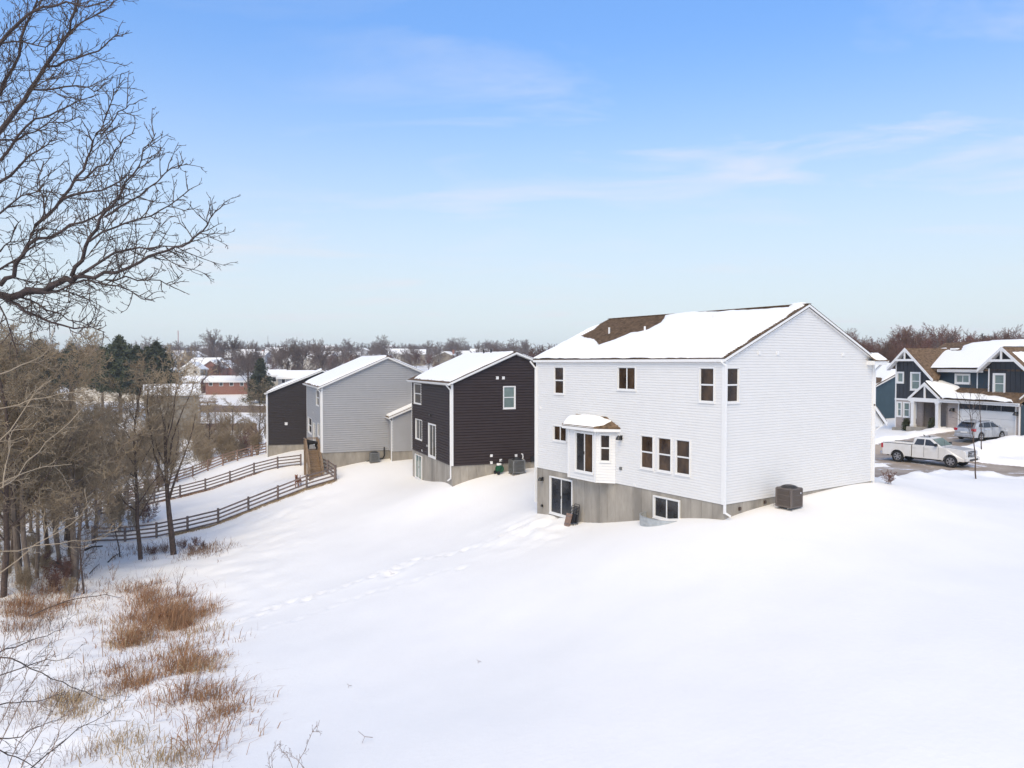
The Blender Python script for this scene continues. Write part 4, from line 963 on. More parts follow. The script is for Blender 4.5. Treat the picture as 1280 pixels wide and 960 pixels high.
# upper left gable
uo = [rops(.5, 1121, 1130.2, 464.6, 479), rops(.5, 1138.2, 1151.0, 465, 488)]
sp = tri_span(8.05, 12.46, 11.0, 5.75, 7.05)
def spL(z):
    l = 12.46 if z < 5.75 else 12.46 - (z - 5.75) / .9; r = 8.9 if z < 5.1 else 8.9 + (z - 5.1) / .93
    return min(r, 11.0), max(l, 11.0)
def battens(W, span, z0, z1, ops, m, parent, step=.42):
    mb = MB(); k = 0
    zs = np.linspace(z0, z1, 40)
    for p, q in zip(zs[:-1], zs[1:]):
        lp, rp_ = span(p); lq, rq = span(q)
        mid = (p + q) / 2
        cur = [(max(lp, lq) , min(rp_, rq))]
        e = sorted([(o[0], o[1]) for o in ops if o[2] < mid < o[3]])
        segs = [lp]
        for a, b in e: segs += [a, b]
        segs.append(rp_)
        for i in range(0, len(segs), 2):
            a, b = segs[i], segs[i + 1]
            if b > a: mb.poly([W.p(a, p), W.p(b, p), W.p(b if i + 2 < len(segs) else rq, q), W.p(a if i else lq, q)])
    u = span(z0)[0] + .2
    while u < span(z0)[1]:
        top = z0
        for z in np.linspace(z0, z1, 120):
            l, r = span(z)
            if l < u < r: top = z
        for r in sub_rects((u - .025, u + .025, z0, top - .03), ops): W.box(mb, *r, 0.0, .022)
        u += step
    return mb.build('board_and_batten', M[m], parent, kind='stuff')
battens(WX(.5), spL, 2.42, 7.03, uo, 'navy_board', RH)
mb = MB(); WX(.5).box(mb, 9.0, 12.5, 2.28, 2.44, -.05, .05); mb.build('trim_board', M['white_trim'], RH)
for c_ in ((-1, 2.28), (2.44, 5.8)): mb = MB(); WX(.5).box(mb, 12.36, 12.48, *c_, -.02, .03); mb.build('corner_board', M['white_trim'], RH)
# blue middle wall
mo = rops(1.5, 1193.8, 1213.2, 467, 480)
mb = MB(); siding(mb, WX(1.5), 2.5, 5.3, lambda z: (3.4, 9.2), [mo], .16, .02); mb.build('siding', M['blue_siding'], RH, kind='stuff')
# right gable
go = rops(1.0, 1241.3, 1257, 466.5, 492.6)
def spR(z):
    l = .2 if z < 5.35 else .2 + (z - 5.35) / .88; r = 3.5 if z < 5.75 else 3.5 - (z - 5.75) / .88
    return min(l, 2.05), max(r, 2.05)
battens(WX(1.0), spR, 2.7, 6.98, [go], 'navy_board', RH)
mb = MB(); siding(mb, Wall((1.0, 3.5, 0), (1, 0, 0), (0, 1, 0)), 2.6, 5.6, lambda z: (0, .5), [], .16, .02); mb.build('siding', M['blue_siding'], RH, kind='stuff')
for a in (.12, 3.42): mb = MB(); WX(1.0).box(mb, a, a + .11, 2.6, 5.3, 0, .035); mb.build('corner_board', M['white_trim'], RH)
mb = MB(); WX(1.5).box(mb, 4.85, 4.95, 2.6, 5.2, 0, .035); mb.build('corner_board', M['white_trim'], RH)
# right side wall and back
WS = Wall((0, 0, 0), (1, 0, 0), (0, -1, 0)); mb = MB(); siding(mb, WS, -.3, 7.5, lambda z: (0 if z < 2.5 else (1.0 if z < 5.2 else min(1.0 + (z - 5.2) / .42, 6.5)), 12.5 if z < 5.2 else max(12.5 - (z - 5.2) / .42, 6.5)), [], .16, .02)
mb.build('siding', M['teal_siding'], RH, kind='stuff')
mb = MB(); siding(mb, Wall((.5, 12.46, 0), (1, 0, 0), (0, 1, 0)), -.3, 5.3, lambda z: (0, 12), [], .16, .02); mb.build('siding', M['teal_siding'], RH, kind='stuff')
mb = MB(); siding(mb, Wall((12.5, 0, 0), (0, 1, 0), (1, 0, 0)), -.3, 5.3, lambda z: (0, 12.46), [], .3, .02); mb.build('siding', M['teal_siding'], RH, kind='stuff')
mb = MB(); mb.box(.05, 12.4, .05, 12.4, -2, -.3); mb.build('foundation', M['concrete'], RH)
# windows
for o in ow: window(RH, WX(.5), *o, pane='pane_blind', trim=.10)
window(RH, WX(.5), *uo[0], kind='fixed', pane='pane_blind', trim=.13); window(RH, WX(.5), *uo[1], pane='pane_blind', trim=.13)
window(RH, WX(1.5), *mo, kind='slider', pane='pane_blind', trim=.14); window(RH, WX(1.0), *go, pane='pane_blind', trim=.14)
# roofs
def roof_part(name, quads, t=.14, parent=None, m='shingle'):
    mb = MB()
    for q in quads: mb.prism([Vector(p) for p in q], (0, 0, -t))
    return mb.build(name, M[m], parent or RH)
sl = .42; xe = 1.0; ze = 5.22; xrg = 7.0; zrg = ze + sl * (xrg - xe)
mroof = roof_part('roof', [[(xe, -.3, ze), (xe, 12.2, ze), (xrg, 12.7, zrg), (xrg, -.3, zrg)], [(xrg, -.3, zrg), (xrg, 12.7, zrg), (13.0, 12.7, ze), (13.0, -.3, ze)]])
ls_ = math.hypot(xrg - xe, zrg - ze); Bm = Vector(((xrg - xe) / ls_, 0, (zrg - ze) / ls_))
mb = MB(); shingles(mb, (xe - .02, -.32, ze + .004), (0, 1, 0), Bm, 12.6, ls_, .16, .015); mb.build('shingles', M['shingle'], mroof, kind='stuff')
hm = dict(Fr=HR, x0=xe, y0=-.3, z_e=ze, b=Bm)
z4 = lambda p: (1070 + p[0] / 4.362, 400 + p[1] / 4.362)
main_cov = [onroof(hm, *z4(p)) for p in ((362, 245), (378, 274), (500, 282), (690, 290), (730, 250), (800, 165), (830, 150), (880, 145), (960, 150), (960, 100), (780, 108), (640, 125), (592, 140), (575, 168), (520, 170), (488, 152), (440, 162), (410, 195))]
snow_layer(mroof, (xe, -.3, ze + .02), (0, 1, 0), Bm, 12.8, ls_, lambda a, b: poly_sdf(a, b, main_cov), res=.12, seed=5)
# left front gable roof (ridge runs into the main roof)
def front_gable(xf, yp, zp, yl, zl_, yr, zr_, name):
    xb = xe + (zp - ze) / sl; xl = max(xf + .4, xe + (zl_ - ze) / sl); xr_ = max(xf + .4, xe + (zr_ - ze) / sl)
    r = roof_part(name, [[(xf, yp, zp), (xf, yl, zl_), (xl + .3, yl, zl_), (xb + .2, yp, zp)], [(xf, yr, zr_), (xf, yp, zp), (xb + .2, yp, zp), (xr_ + .3, yr, zr_)]], .12)
    for (ya, za, yb_, zb_) in ((yl, zl_, yp, zp), (yr, zr_, yp, zp)):
        mb = MB(); mb.prism([(xf - .03, ya, za - .26), (xf - .03, ya, za + .02), (xf - .03, yb_, zb_ + .02), (xf - .03, yb_, zb_ - .26)], (.06, 0, 0)); mb.build('rake_board', M['white_trim'], r)
        mb = MB(); mb.prism([(xf, ya, za - .26), (xf, ya, za - .14), (xf, yb_, zb_ - .14), (xf, yb_, zb_ - .26)], (.42, 0, 0)); mb.build('soffit', M['white_trim'], r)
    s_ = abs((zp - zl_) / (yl - yp)); d = .95
    mb = MB(); mb.box(xf - .04, xf + .06, yp - d / s_ , yp + d / s_, zp - .26 - d - .0, zp - d - .06); mb.build('collar_beam', M['white_trim'], r)
    mb = MB(); mb.box(xf - .035, xf + .05, yp - .07, yp + .07, zp - d - .06, zp - .2); mb.build('king_post', M['white_trim'], r)
    mb = MB(); mb.prism([(xf + .3, yp - .55, zp - d + .02), (xf + .3, yp + .55, zp - d + .02), (xf + .3, yp, zp - .38)], (.05, 0, 0)); mb.build('gable_louvre', M['black_plastic'], r)
    return r
gl = front_gable(-.05, 11.0, 7.15, 13.0, 5.32, 7.95, 4.30, 'left_gable_roof')
gr = front_gable(.45, 2.05, 7.08, 4.15, 5.22, -.15, 5.15, 'right_gable_roof')
# snow thinly on the right-hand slope of the right gable
lr_ = math.hypot(2.2, 1.93); Bq = Vector((0, 2.2 / lr_, 1.93 / lr_)); snow_layer(gr, (.6, -.15, 5.17), (1, 0, 0), Bq, 3.5, lr_, lambda a, b: np.minimum(a - .5, np.minimum(2.2 - b, 9)), res=.14, thick=.12, seed=8)
lq_ = math.hypot(2.1, 1.86); Bl = Vector((0, -2.1 / lq_, 1.86 / lq_)); snow_layer(gr, (.52, 4.15, 5.24), (1, 0, 0), Bl, 4.6, lq_, lambda a, b: np.minimum(np.minimum(a - .1, b - .05), lq_ - b + .3), res=.12, thick=.14, seed=11)
# porch gable
pg = roof_part('porch_roof', [[(-.45, 8.45, 4.0), (-.45, 10.15, 2.5), (1.9, 10.15, 2.5), (1.9, 8.45, 4.0)], [(-.45, 6.75, 2.5), (-.45, 8.45, 4.0), (1.9, 8.45, 4.0), (1.9, 6.75, 2.5)]], .12)
for ya in (10.2, 6.7):
    mb = MB(); mb.prism([(-.5, ya, 2.34), (-.5, ya, 2.56), (-.5, 8.45, 4.04), (-.5, 8.45, 3.74)], (.07, 0, 0)); mb.build('rake_board', M['white_trim'], pg)
mb = MB(); mb.box(-.48, -.3, 6.8, 10.1, 2.28, 2.62); mb.build('porch_beam', M['white_trim'], pg)
mb = MB(); mb.box(-.46, -.34, 8.38, 8.52, 2.62, 3.8); mb.build('king_post', M['white_trim'], pg)
mb = MB(); mb.prism([(-.3, 7.05, 2.6), (-.3, 9.85, 2.6), (-.3, 8.45, 3.85)], (.06, 0, 0)); mb.build('gable_panel', M['navy_board'], pg)
for yc_ in (9.7, 7.15):
    mb = MB(); mb.box(-.46, -.16, yc_ - .15, yc_ + .15, -.05, 2.28); mb.box(-.5, -.12, yc_ - .19, yc_ + .19, -.05, .22); mb.box(-.5, -.12, yc_ - .19, yc_ + .19, 2.14, 2.28); mb.build('porch_column', M['white_trim'], RH)
mb = MB(); mb.box(-.8, 1.7, 6.5, 10.0, -.55, -.02); mb.box(-1.2, -.8, 6.9, 8.6, -.55, -.2); mb.build('porch_slab', M['concrete'], RH)
mb = MB(); mb.box(1.62, 1.68, 6.95, 7.9, .1, 2.2); d_ = mb.build('front_door', M['far_green'], RH); mb = MB(); mb.box(1.58, 1.62, 7.04, 7.08, 1.0, 1.2); mb.build('handle', M['chrome'], d_)
mb = MB()
for zq in (.2, 1.2): mb.box(1.60, 1.625, 7.1, 7.75, zq, zq + .8)
mb.build('door_panel', M['pane_dark'], d_, kind='stuff')
# garage shed roof
sh = roof_part('garage_roof', [[(-.5, -.25, 2.62), (-.5, 6.9, 2.62), (1.55, 6.9, 3.62), (1.55, -.25, 3.62)]], .12)
mb = MB(); shingles(mb, (-.52, -.27, 2.625), (0, 1, 0), Vector((2.05, 0, 1.0)).normalized(), 7.2, 2.28, .15, .012); mb.build('shingles', M['shingle'], sh, kind='stuff')
mb = MB(); mb.box(-.54, -.5, -.25, 6.8, 2.34, 2.60); mb.build('fascia', M['white_trim'], sh); mb = MB(); gutter(mb, (-.54, -.25, 2.6), (-.54, 6.8, 2.6), (-1, 0, 0)); mb.build('gutter', M['white_trim'], sh)
hs = dict(Fr=HR, x0=-.5, y0=-.25, z_e=2.62, b=Vector((2.05, 0, 1.0)).normalized())
gcov = [onroof(hs, *z4(p)) for p in ((400, 340), (450, 330), (500, 372), (560, 398), (660, 405), (760, 415), (848, 434), (848, 452), (660, 449), (480, 440), (440, 400))]
snow_layer(sh, (-.5, -.25, 2.64), (0, 1, 0), hs['b'], 7.4, 2.26, lambda a, b: poly_sdf(a, b, gcov), res=.1, thick=.18, edge=.15, seed=6)
mb = MB(); mb.prism([(-.40, 8.4, 4.10), (-.40, 6.6, 2.62), (1.7, 6.5, 3.6), (1.7, 8.4, 4.12)], (0, 0, .12)); mb.build('roof_snow', M['roof_snow'], pg, bevel=.05)
# main eave gutter/fascia, right downspouts
mb = MB(); mb.box(xe - .03, xe, 4.0, 8.4, ze - .26, ze - .02); mb.build('fascia', M['white_trim'], mroof); mb = MB(); gutter(mb, (xe - .03, 4.0, ze - .02), (xe - .03, 8.2, ze - .02), (-1, 0, 0)); mb.build('gutter', M['white_trim'], mroof)
mb = MB(); mb.box(-.08, .0, .04, .12, -.2, 2.3); mb.bar((-.04, .1, 2.9), (.96, .1, 3.5), .08, .08); mb.build('downspout', M['white_trim'], RH)
mb = MB(); mb.box(.9, .98, .02, .1, 3.4, 5.0); mb.build('downspout', M['white_trim'], RH)
# garage door: panels row by row, dark glazed top row
gdo = thing
mb = MB()
for a in ((gd[0] - .1, gd[0], 0, gd[3] + .1), (gd[1], gd[1] + .1, 0, gd[3] + .1), (gd[0], gd[1], gd[3], gd[3] + .1)): WX(0).box(mb, *a, -.1, .03)
gdr = mb.build('garage_door', M['white_trim'], RH)
rows = 4; hh = gd[3] / rows
for r in range(rows):
    for c in range(4):
        a = gd[0] + (gd[1] - gd[0]) * c / 4; b = gd[0] + (gd[1] - gd[0]) * (c + 1) / 4; mb = MB()
        if r == rows - 1: WX(0).box(mb, a + .012, b - .012, r * hh + .04, (r + 1) * hh - .04, -.10, -.075); mb.build('pane', M['pane_dark'], gdr)
        else:
            WX(0).box(mb, a + .004, b - .004, r * hh + .006, (r + 1) * hh - .006, -.10, -.06)
            WX(0).box(mb, a + .12, b - .12, r * hh + .12, (r + 1) * hh - .12, -.065, -.052); mb.build('door_panel', M['white_trim'], gdr)
mb = MB(); WX(0).box(mb, gd[0], gd[1], (rows - 1) * hh, gd[3], -.14, -.11)
for c in range(1, 4): a = gd[0] + (gd[1] - gd[0]) * c / 4; WX(0).box(mb, a - .012, a + .012, (rows - 1) * hh, gd[3], -.11, -.07)
mb.build('glazing_bar', M['white_trim'], gdr, kind='stuff')
for px, py, x_, in ((1162.8, 508, 1.7), (1192, 514, 0), (1269.2, 519, 0)):
    y, z = HR.onx(px, py, x_); wall_lamp(RH, WX(x_), y if px < 1269 else .25, z, 1.7)
y, z = HR.onx(1157, 528, 1.7); vent_box(RH, WX(1.7), y, z, .16, 'grey_metal', 'outlet_box')
# roof vent
mb = MB(); q = Vector((xe, 0, ze)) + Bm * 4.6 + Vector((0, 10.2, 0)); mb.box(q.x - .2, q.x + .2, q.y - .35, q.y + .35, q.z, q.z + .16); mb.build('roof_vent', M['roof_snow'], mroof, bevel=.04)

# ------------------------------------------------------------------ blue house beyond
zb_, = (H1.ony(1, 1, 0)[1],)
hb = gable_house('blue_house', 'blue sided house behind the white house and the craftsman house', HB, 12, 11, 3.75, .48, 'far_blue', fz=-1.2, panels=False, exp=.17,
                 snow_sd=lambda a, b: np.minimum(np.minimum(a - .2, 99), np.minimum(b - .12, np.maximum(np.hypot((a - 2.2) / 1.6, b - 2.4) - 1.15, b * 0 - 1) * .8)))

# ------------------------------------------------------------------ vehicles (x forward, y left)
def arch_profile(x0, x1, z0, ztop, wheels, r, n=10):
    """side outline walking along the sill with wheel arches cut out; ztop = list of (x, z) from front to back"""
    pts = [(x0, z0)]
    for wx in wheels:
        a0 = math.asin(max(-1, min(1, (z0 - WHZ) / r)))
        for k in range(n + 1):
            t = math.pi - a0 - (math.pi - 2 * a0) * k / n; pts.append((wx + r * math.cos(t), WHZ + r * math.sin(t)))
    pts.append((x1, z0)); return pts + ztop
WHZ = .42
def ext(mb, prof, y0, y1, taper=None):
    n = len(mb.v); k = len(prof)
    for yy in (y0, y1):
        for x, z in prof: mb.v.append((x, yy * (taper(x, z) if taper else 1), z))
    mb.f.append(tuple(range(n, n + k))); mb.f.append(tuple(range(n + 2 * k - 1, n + k - 1, -1)))
    for i in range(k): mb.f.append((n + (i + 1) % k, n + i, n + k + i, n + k + (i + 1) % k))
def wheel(parent, x, y, side, R=.42, w=.27, spokes=6, rr=.27):
    mb = MB(); mb.lathe([(rr, -w / 2 + .01), (R - .04, -w / 2), (R, -w / 2 + .04), (R, w / 2 - .04), (R - .04, w / 2), (rr, w / 2 - .01)], (x, y, R), 'y', 28); wl_ = mb.build('wheel', M['tyre'], parent, smooth=False)
    mb = MB(); o = side * (w / 2 - .02)
    mb.lathe([(rr + .005, o), (rr - .02, o + side * .005), (rr - .035, o - side * .03), (rr - .04, o - side * .12), (0, o - side * .12)], (x, y, R), 'y', 28); mb.build('rim_dish', M['black_metal'], wl_)
    mb = MB(); mb.lathe([(rr + .006, o + side * .004), (rr - .03, o + side * .008), (rr - .035, o - side * .02)], (x, y, R), 'y', 28)
    for k in range(spokes):
        a = 2 * math.pi * k / spokes + .3; c, s_ = math.cos(a), math.sin(a)
        mb.bar((x + .03 * c, y + o - side * .01, R + .03 * s_), (x + (rr - .02) * c, y + o - side * .005, R + (rr - .02) * s_), .075, .04, (0, 1, 0))
    mb.lathe([(0, o + side * .01), (.06, o + side * .005), (.07, o - side * .04)], (x, y, R), 'y', 14); mb.build('rim', M['rim'], wl_)
def side_strip(mb, pts, y, t=.012, s=1):
    """flat polygon standing proud on the side of a vehicle, (x,z) points"""
    mb.prism([(x, y, z) for x, z in pts], (0, s * t, 0))
# pickup
tz = (STREET_Z + .01); px_c = at(1160.5, 560, 52.9); TA = math.atan2(-.815, .58)
TK = thing('pickup_truck', 'white crew cab pickup truck parked on the street', 'pickup truck', (px_c.x, px_c.y, tz), TA)
Lf_, Lb = 2.92, -2.92; wf, wr = 1.92, -1.74; hw = .99
def tap(x, z): return 1.0 - .055 * max(0, (z - 1.0)) - .05 * max(0, z - 1.25) ** .5 * (1 if z > 1.25 else 0) - .10 * max(0, (x - 2.2) / .72) ** 2
# front + cab lower body
prof = arch_profile(-0.72, 2.80, .46, [(2.86, .60), (2.90, .95), (2.86, 1.16), (2.70, 1.26), (1.55, 1.36), (1.25, 1.38), (-0.72, 1.36)], [wf], .50)
mb = MB(); ext(mb, prof, -hw, hw, tap); body = mb.build('body', M['truck_paint'], TK, bevel=.035)
# cab / greenhouse
mb = MB(); cab = [(1.30, 1.36), (.52, 1.90), (.30, 1.94), (-.45, 1.93), (-.62, 1.86), (-.72, 1.36)]
ext(mb, cab, -.90, .90, lambda x, z: 1 - .30 * max(0, z - 1.36) / .58 * .55); mb.build('cab_roof', M['truck_paint'], TK, bevel=.05)
for s in (-1, 1):
    def cy(z): return s * (.90 * (1 - .165 * (z - 1.36) / .58) + .006)
    for nm, pts in (('front_side_window', [(1.02, 1.40), (.46, 1.80), (.17, 1.82), (.17, 1.40)]), ('rear_side_window', [(.10, 1.40), (.10, 1.82), (-.42, 1.81), (-.58, 1.40)])):
        mb = MB(); n0 = len(mb.v); mb.poly([(x, cy(z), z) for x, z in pts]); mb.poly([(x, cy(z) - s * .01, z) for x, z in pts]); mb.build(nm, M['pane_dark'], TK)
    mb = MB()
    for xx in (1.12, .135, -.70): mb.bar((xx, s * (hw * tap(xx, .6) + .002), .55), (xx, s * (hw * tap(xx, 1.3) + .002), 1.34), .012, .010)
    mb.build('door_seam', M['black_plastic'], TK, kind='stuff')
    for xx in (.28, -.52): mb = MB(); mb.box(xx - .11, xx + .11, s * hw - .02 if s > 0 else -hw - .0, s * hw + .035 if s > 0 else -hw + .02, 1.16, 1.20); mb.build('door_handle', M['truck_paint'], TK)
    mb = MB(); mb.box(.92, 1.08, min(s * .95, s * 1.22), max(s * .95, s * 1.22), 1.40, 1.60); mb.build('wing_mirror', M['black_plastic'], TK, bevel=.04)
    mb = MB(); n = 14
    for wx in (wf, wr):
        for k in range(n):
            a, b = math.pi * k / n, math.pi * (k + 1) / n; r0, r1 = .50, .545
            y = s * (hw * tap(wx, .8) + .004)
            mb.prism([(wx + r0 * math.cos(a), y, WHZ + r0 * math.sin(a)), (wx + r1 * math.cos(a), y, WHZ + r1 * math.sin(a)), (wx + r1 * math.cos(b), y, WHZ + r1 * math.sin(b)), (wx + r0 * math.cos(b), y, WHZ + r0 * math.sin(b))], (0, s * .02, 0))
    mb.build('wheel_arch_trim', M['truck_paint'], TK, kind='stuff')
    for wx in (wf, wr): wheel(TK, wx, s * .84, s)
    mb = MB(); mb.prism([(2.55, s * .90, .98), (2.84, s * .86, 1.0), (2.84, s * .84, 1.17), (2.50, s * .90, 1.22)], (0, s * .02, 0)); mb.box(2.84, 2.90, min(s * .56, s * .86), max(s * .56, s * .86), .98, 1.16); mb.build('headlight', M['headlight_glass'], TK)
    mb = MB(); mb.box(-2.93, -2.78, min(s * .86, s * 1.0), max(s * .86, s * 1.0), .98, 1.32); mb.build('tail_light', M['tail_red'], TK)
mb = MB(); mb.poly([(1.20, -.80, 1.41), (1.20, .80, 1.41), (.60, .72, 1.85), (.60, -.72, 1.85)]); 
for i, v in enumerate(mb.v): mb.v[i] = (v[0] + .035, v[1], v[2] + .03)
mb.poly([(1.17, -.80, 1.41), (1.17, .80, 1.41), (.57, .72, 1.85), (.57, -.72, 1.85)]); mb.build('windscreen', M['pane_blind'], TK)
mb = MB(); mb.poly([(-.735, -.7, 1.42), (-.735, .7, 1.42), (-.66, .64, 1.84), (-.66, -.64, 1.84)]); mb.build('rear_window', M['pane_dark'], TK)
# bed
bp = arch_profile(-2.84, -.76, .50, [(-.76, 1.36), (-2.86, 1.36)], [wr], .50)
for s in (-1, 1):
    mb = MB(); ext(mb, bp, s * (hw - .14), s * (hw - .0), lambda x, z: 1.0); mb.build('bed_side', M['truck_paint'], TK, bevel=.02)
    mb = MB(); mb.box(-2.84, -.76, s * hw - .15 if s > 0 else -hw - .0, s * hw if s > 0 else -hw + .15, 1.362, 1.385); mb.build('bed_rail', M['black_plastic'], TK)
mb = MB(); mb.box(-2.88, -2.80, -.85, .85, .72, 1.36); mb.build('tailgate', M['truck_paint'], TK, bevel=.02)
mb = MB(); mb.box(-2.80, -.76, -.85, .85, .80, .86); mb.box(-.80, -.75, -.85, .85, .8, 1.36); mb.build('bed_floor', M['black_plastic'], TK)
mb = MB(); mb.box(-2.80, -.9, -.84, .84, .86, 1.12); mb.build('snow_in_bed', M['roof_snow'], TK, bevel=.1)
mb = MB(); mb.box(-3.02, -2.86, -.98, .98, .48, .70); mb.build('rear_bumper', M['chrome'], TK, bevel=.03)
mb = MB(); mb.box(2.84, 3.02, -.97, .97, .50, .76); mb.build('front_bumper', M['truck_paint'], TK, bevel=.05)
mb = MB(); mb.box(3.0, 3.03, -.62, .62, .52, .66); mb.build('lower_grille', M['black_plastic'], TK)
mb = MB(); mb.box(2.86, 2.93, -.56, .56, .80, 1.18); gr_ = mb.build('grille', M['black_plastic'], TK, bevel=.03)
for z in (.88, .99, 1.10): mb = MB(); mb.box(2.925, 2.95, -.55, .55, z - .012, z + .012); mb.build('grille_bar', M['chrome'], gr_)
mb = MB(); mb.box(2.93, 2.96, -.12, .12, .93, 1.05); mb.build('emblem', M['chrome'], gr_, bevel=.02)
mb = MB(); mb.box(-.7, 2.2, -.85, .85, .36, .50); mb.box(-2.7, -.7, -.6, .6, .40, .78); mb.build('chassis', M['black_plastic'], TK)
for a, b in ((-.4, .28), (.2, -.2)): mb = MB(); mb.tube([(a, b, 1.93), (a, b, 1.99), (a - .1, b, 2.02)], .03, 6); mb.build('roof_antenna', M['black_plastic'], TK)
mb = MB(); mb.tube([(1.5, -.80, 1.3), (1.42, -.80, 1.95)], .008, 5); mb.build('aerial', M['black_metal'], TK)

# silver hatchback on the driveway
cc = HR.w(-2.75, 1.15); WHZ = .33
HC = thing('hatchback_car', 'silver hatchback parked on the driveway before the garage', 'car', (cc.x, cc.y, float(graded(np.array([cc.x]), np.array([cc.y]))[0]) + .02), HR.rot + .06); HC.scale = (.92, 1, 1.03)
wf, wr = 1.30, -1.32; hw = .875
def tp(x, z): return 1 - .12 * max(0, (abs(x) - 1.5) / .7) ** 2 - .04 * max(0, z - .6)
prof = arch_profile(-2.10, 2.12, .26, [(2.20, .36), (2.22, .60), (2.12, .74), (1.75, .88), (1.15, 1.00), (-1.75, 1.02), (-2.12, .96), (-2.20, .70), (-2.18, .40)], [wr, wf], .38)
mb = MB(); ext(mb, prof, -hw, hw, tp); mb.build('body', M['silver_paint'], HC, bevel=.05)
gh = [(1.18, .98), (.42, 1.40), (.05, 1.47), (-1.05, 1.46), (-1.55, 1.38), (-2.02, 1.0)]
mb = MB(); ext(mb, gh, -.80, .80, lambda x, z: 1 - .38 * max(0, z - .98)); mb.build('roof', M['silver_paint'], HC, bevel=.04)
for s in (-1, 1):
    def cy(z): return s * (.80 * (1 - .38 * (z - .98)) + .006)
    for nm, pts in (('front_side_window', [(.98, 1.02), (.36, 1.36), (.02, 1.40), (.02, 1.02)]), ('rear_side_window', [(-.05, 1.02), (-.05, 1.40), (-.85, 1.39), (-.98, 1.02)]), ('quarter_window', [(-1.04, 1.04), (-.94, 1.38), (-1.35, 1.32), (-1.55, 1.08)])):
        mb = MB(); mb.poly([(x, cy(z), z) for x, z in pts]); mb.poly([(x, cy(z) - s * .01, z) for x, z in pts]); mb.build(nm, M['pane_dark'], HC)
    mb = MB()
    for xx in (1.0, -.01, -.95): mb.bar((xx, s * (hw * tp(xx, .5) + .002), .36), (xx, s * (hw * tp(xx, .9) + .002), .98), .012, .01)
    mb.build('door_seam', M['black_plastic'], HC, kind='stuff')
    for xx in (.15, -.75): mb = MB(); mb.box(xx - .09, xx + .09, min(s * .84, s * .895), max(s * .84, s * .895), .80, .83); mb.build('door_handle', M['silver_paint'], HC)
    mb = MB(); mb.box(.80, .95, min(s * .82, s * 1.03), max(s * .82, s * 1.03), 1.0, 1.14); mb.build('wing_mirror', M['silver_paint'], HC, bevel=.04)
    for wx in (wf, wr): wheel(HC, wx, s * .77, s, .33, .21, 5, .22)
    mb = MB(); mb.box(-2.19, -1.92, min(s * .56, s * .84), max(s * .56, s * .84), .74, .95); mb.build('tail_light', M['tail_red'], HC, bevel=.03)
    mb = MB(); mb.box(1.86, 2.16, min(s * .52, s * .80), max(s * .52, s * .80), .62, .78); mb.build('headlight', M['headlight_glass'], HC, bevel=.03)
    mb = MB(); mb.bar((.1, s * .58, 1.50), (-1.3, s * .58, 1.49), .03, .03); mb.build('roof_rail', M['black_plastic'], HC)
mb = MB(); mb.poly([(-2.02, -.62, 1.05), (-2.02, .62, 1.05), (-1.64, .52, 1.36), (-1.64, -.52, 1.36)])
for i, v in enumerate(mb.v): mb.v[i] = (v[0] - .025, v[1], v[2] + .025)
mb.build('rear_window', M['pane_dark'], HC)
mb = MB(); mb.poly([(1.16, -.68, 1.02), (1.16, .68, 1.02), (.46, .58, 1.40), (.46, -.58, 1.40)])
for i, v in enumerate(mb.v): mb.v[i] = (v[0] + .02, v[1], v[2] + .03)
mb.build('windscreen', M['pane_dark'], HC)
mb = MB(); mb.box(-2.24, -2.10, -.78, .78, .28, .52); mb.build('rear_bumper', M['silver_paint'], HC, bevel=.05)
mb = MB(); mb.box(-2.225, -2.20, -.26, .26, .60, .72); mb.build('number_plate', M['white_trim'], HC)
mb = MB(); mb.box(-1.82, -1.5, -.55, .55, 1.40, 1.43); mb.build('spoiler', M['silver_paint'], HC, bevel=.01)
mb = MB(); mb.box(-1.9, 1.9, -.7, .7, .2, .3); mb.build('chassis', M['black_plastic'], HC)
# ------------------------------------------------------------------ rail fences (posts and rails are separate parts)
def rail_fence(label, pts, group=None, spacing=2.44, h=1.25, nr=4, m='fence_wood', posts_from=0):
    P = [Vector(p) for p in pts]; seg = [(b - a).length for a, b in zip(P[:-1], P[1:])]; tot = sum(seg); n = max(1, round(tot / spacing))
    def along(s):
        for a, b, l in zip(P[:-1], P[1:], seg):
            if s <= l: return a + (b - a) * (s / l)
            s -= l
        return P[-1]
    Q = []
    for i in range(n + 1): q = along(min(tot - 1e-4, tot * i / n)); Q.append(Vector((q.x, q.y, Z(q.x, q.y) - .05)))
    t = thing('rail_fence', label, 'fence', Q[0], 0, group); o = Q[0]
    for i, q in enumerate(Q):
        mb = MB(); r = q - o; ht = h + .08 + rng.uniform(-.02, .03); mb.box(r.x - .07, r.x + .07, r.y - .07, r.y + .07, r.z - .4, r.z + ht); mb.build('post', M[m], t)
    for a, b in zip(Q[:-1], Q[1:]):
        d = (b - a).normalized(); side = Vector((d.y, -d.x, 0)) * .09
        for k in range(nr):
            z = .20 + (h - .28) * k / (nr - 1); mb = MB(); j = rng.uniform(-.012, .012)
            mb.bar(a - o + side + Vector((0, 0, z + j)), b - o + side + Vector((0, 0, z - j)), .035, .13); mb.build('rail', M[m], t)
    return t
FA = [at(418.7, 601, 62.6), at(380, 614, 61.8), at(340, 629, 61), at(304, 644, 60.3), at(263, 658, 59.5), at(212, 669, 58.8), at(143, 677, 58), at(116, 678, 57.6)]
flat = lambda L: [Vector((p.x, p.y, 0)) for p in L]
rail_fence('nearest dark four-rail fence running down from the grey house steps', flat(FA))
w_ = H3.w(-.1, .6); rail_fence('short fence piece joining the corner of the grey house', [Vector((FA[0].x, FA[0].y + .25, 0)), Vector((w_.x, w_.y, 0))])
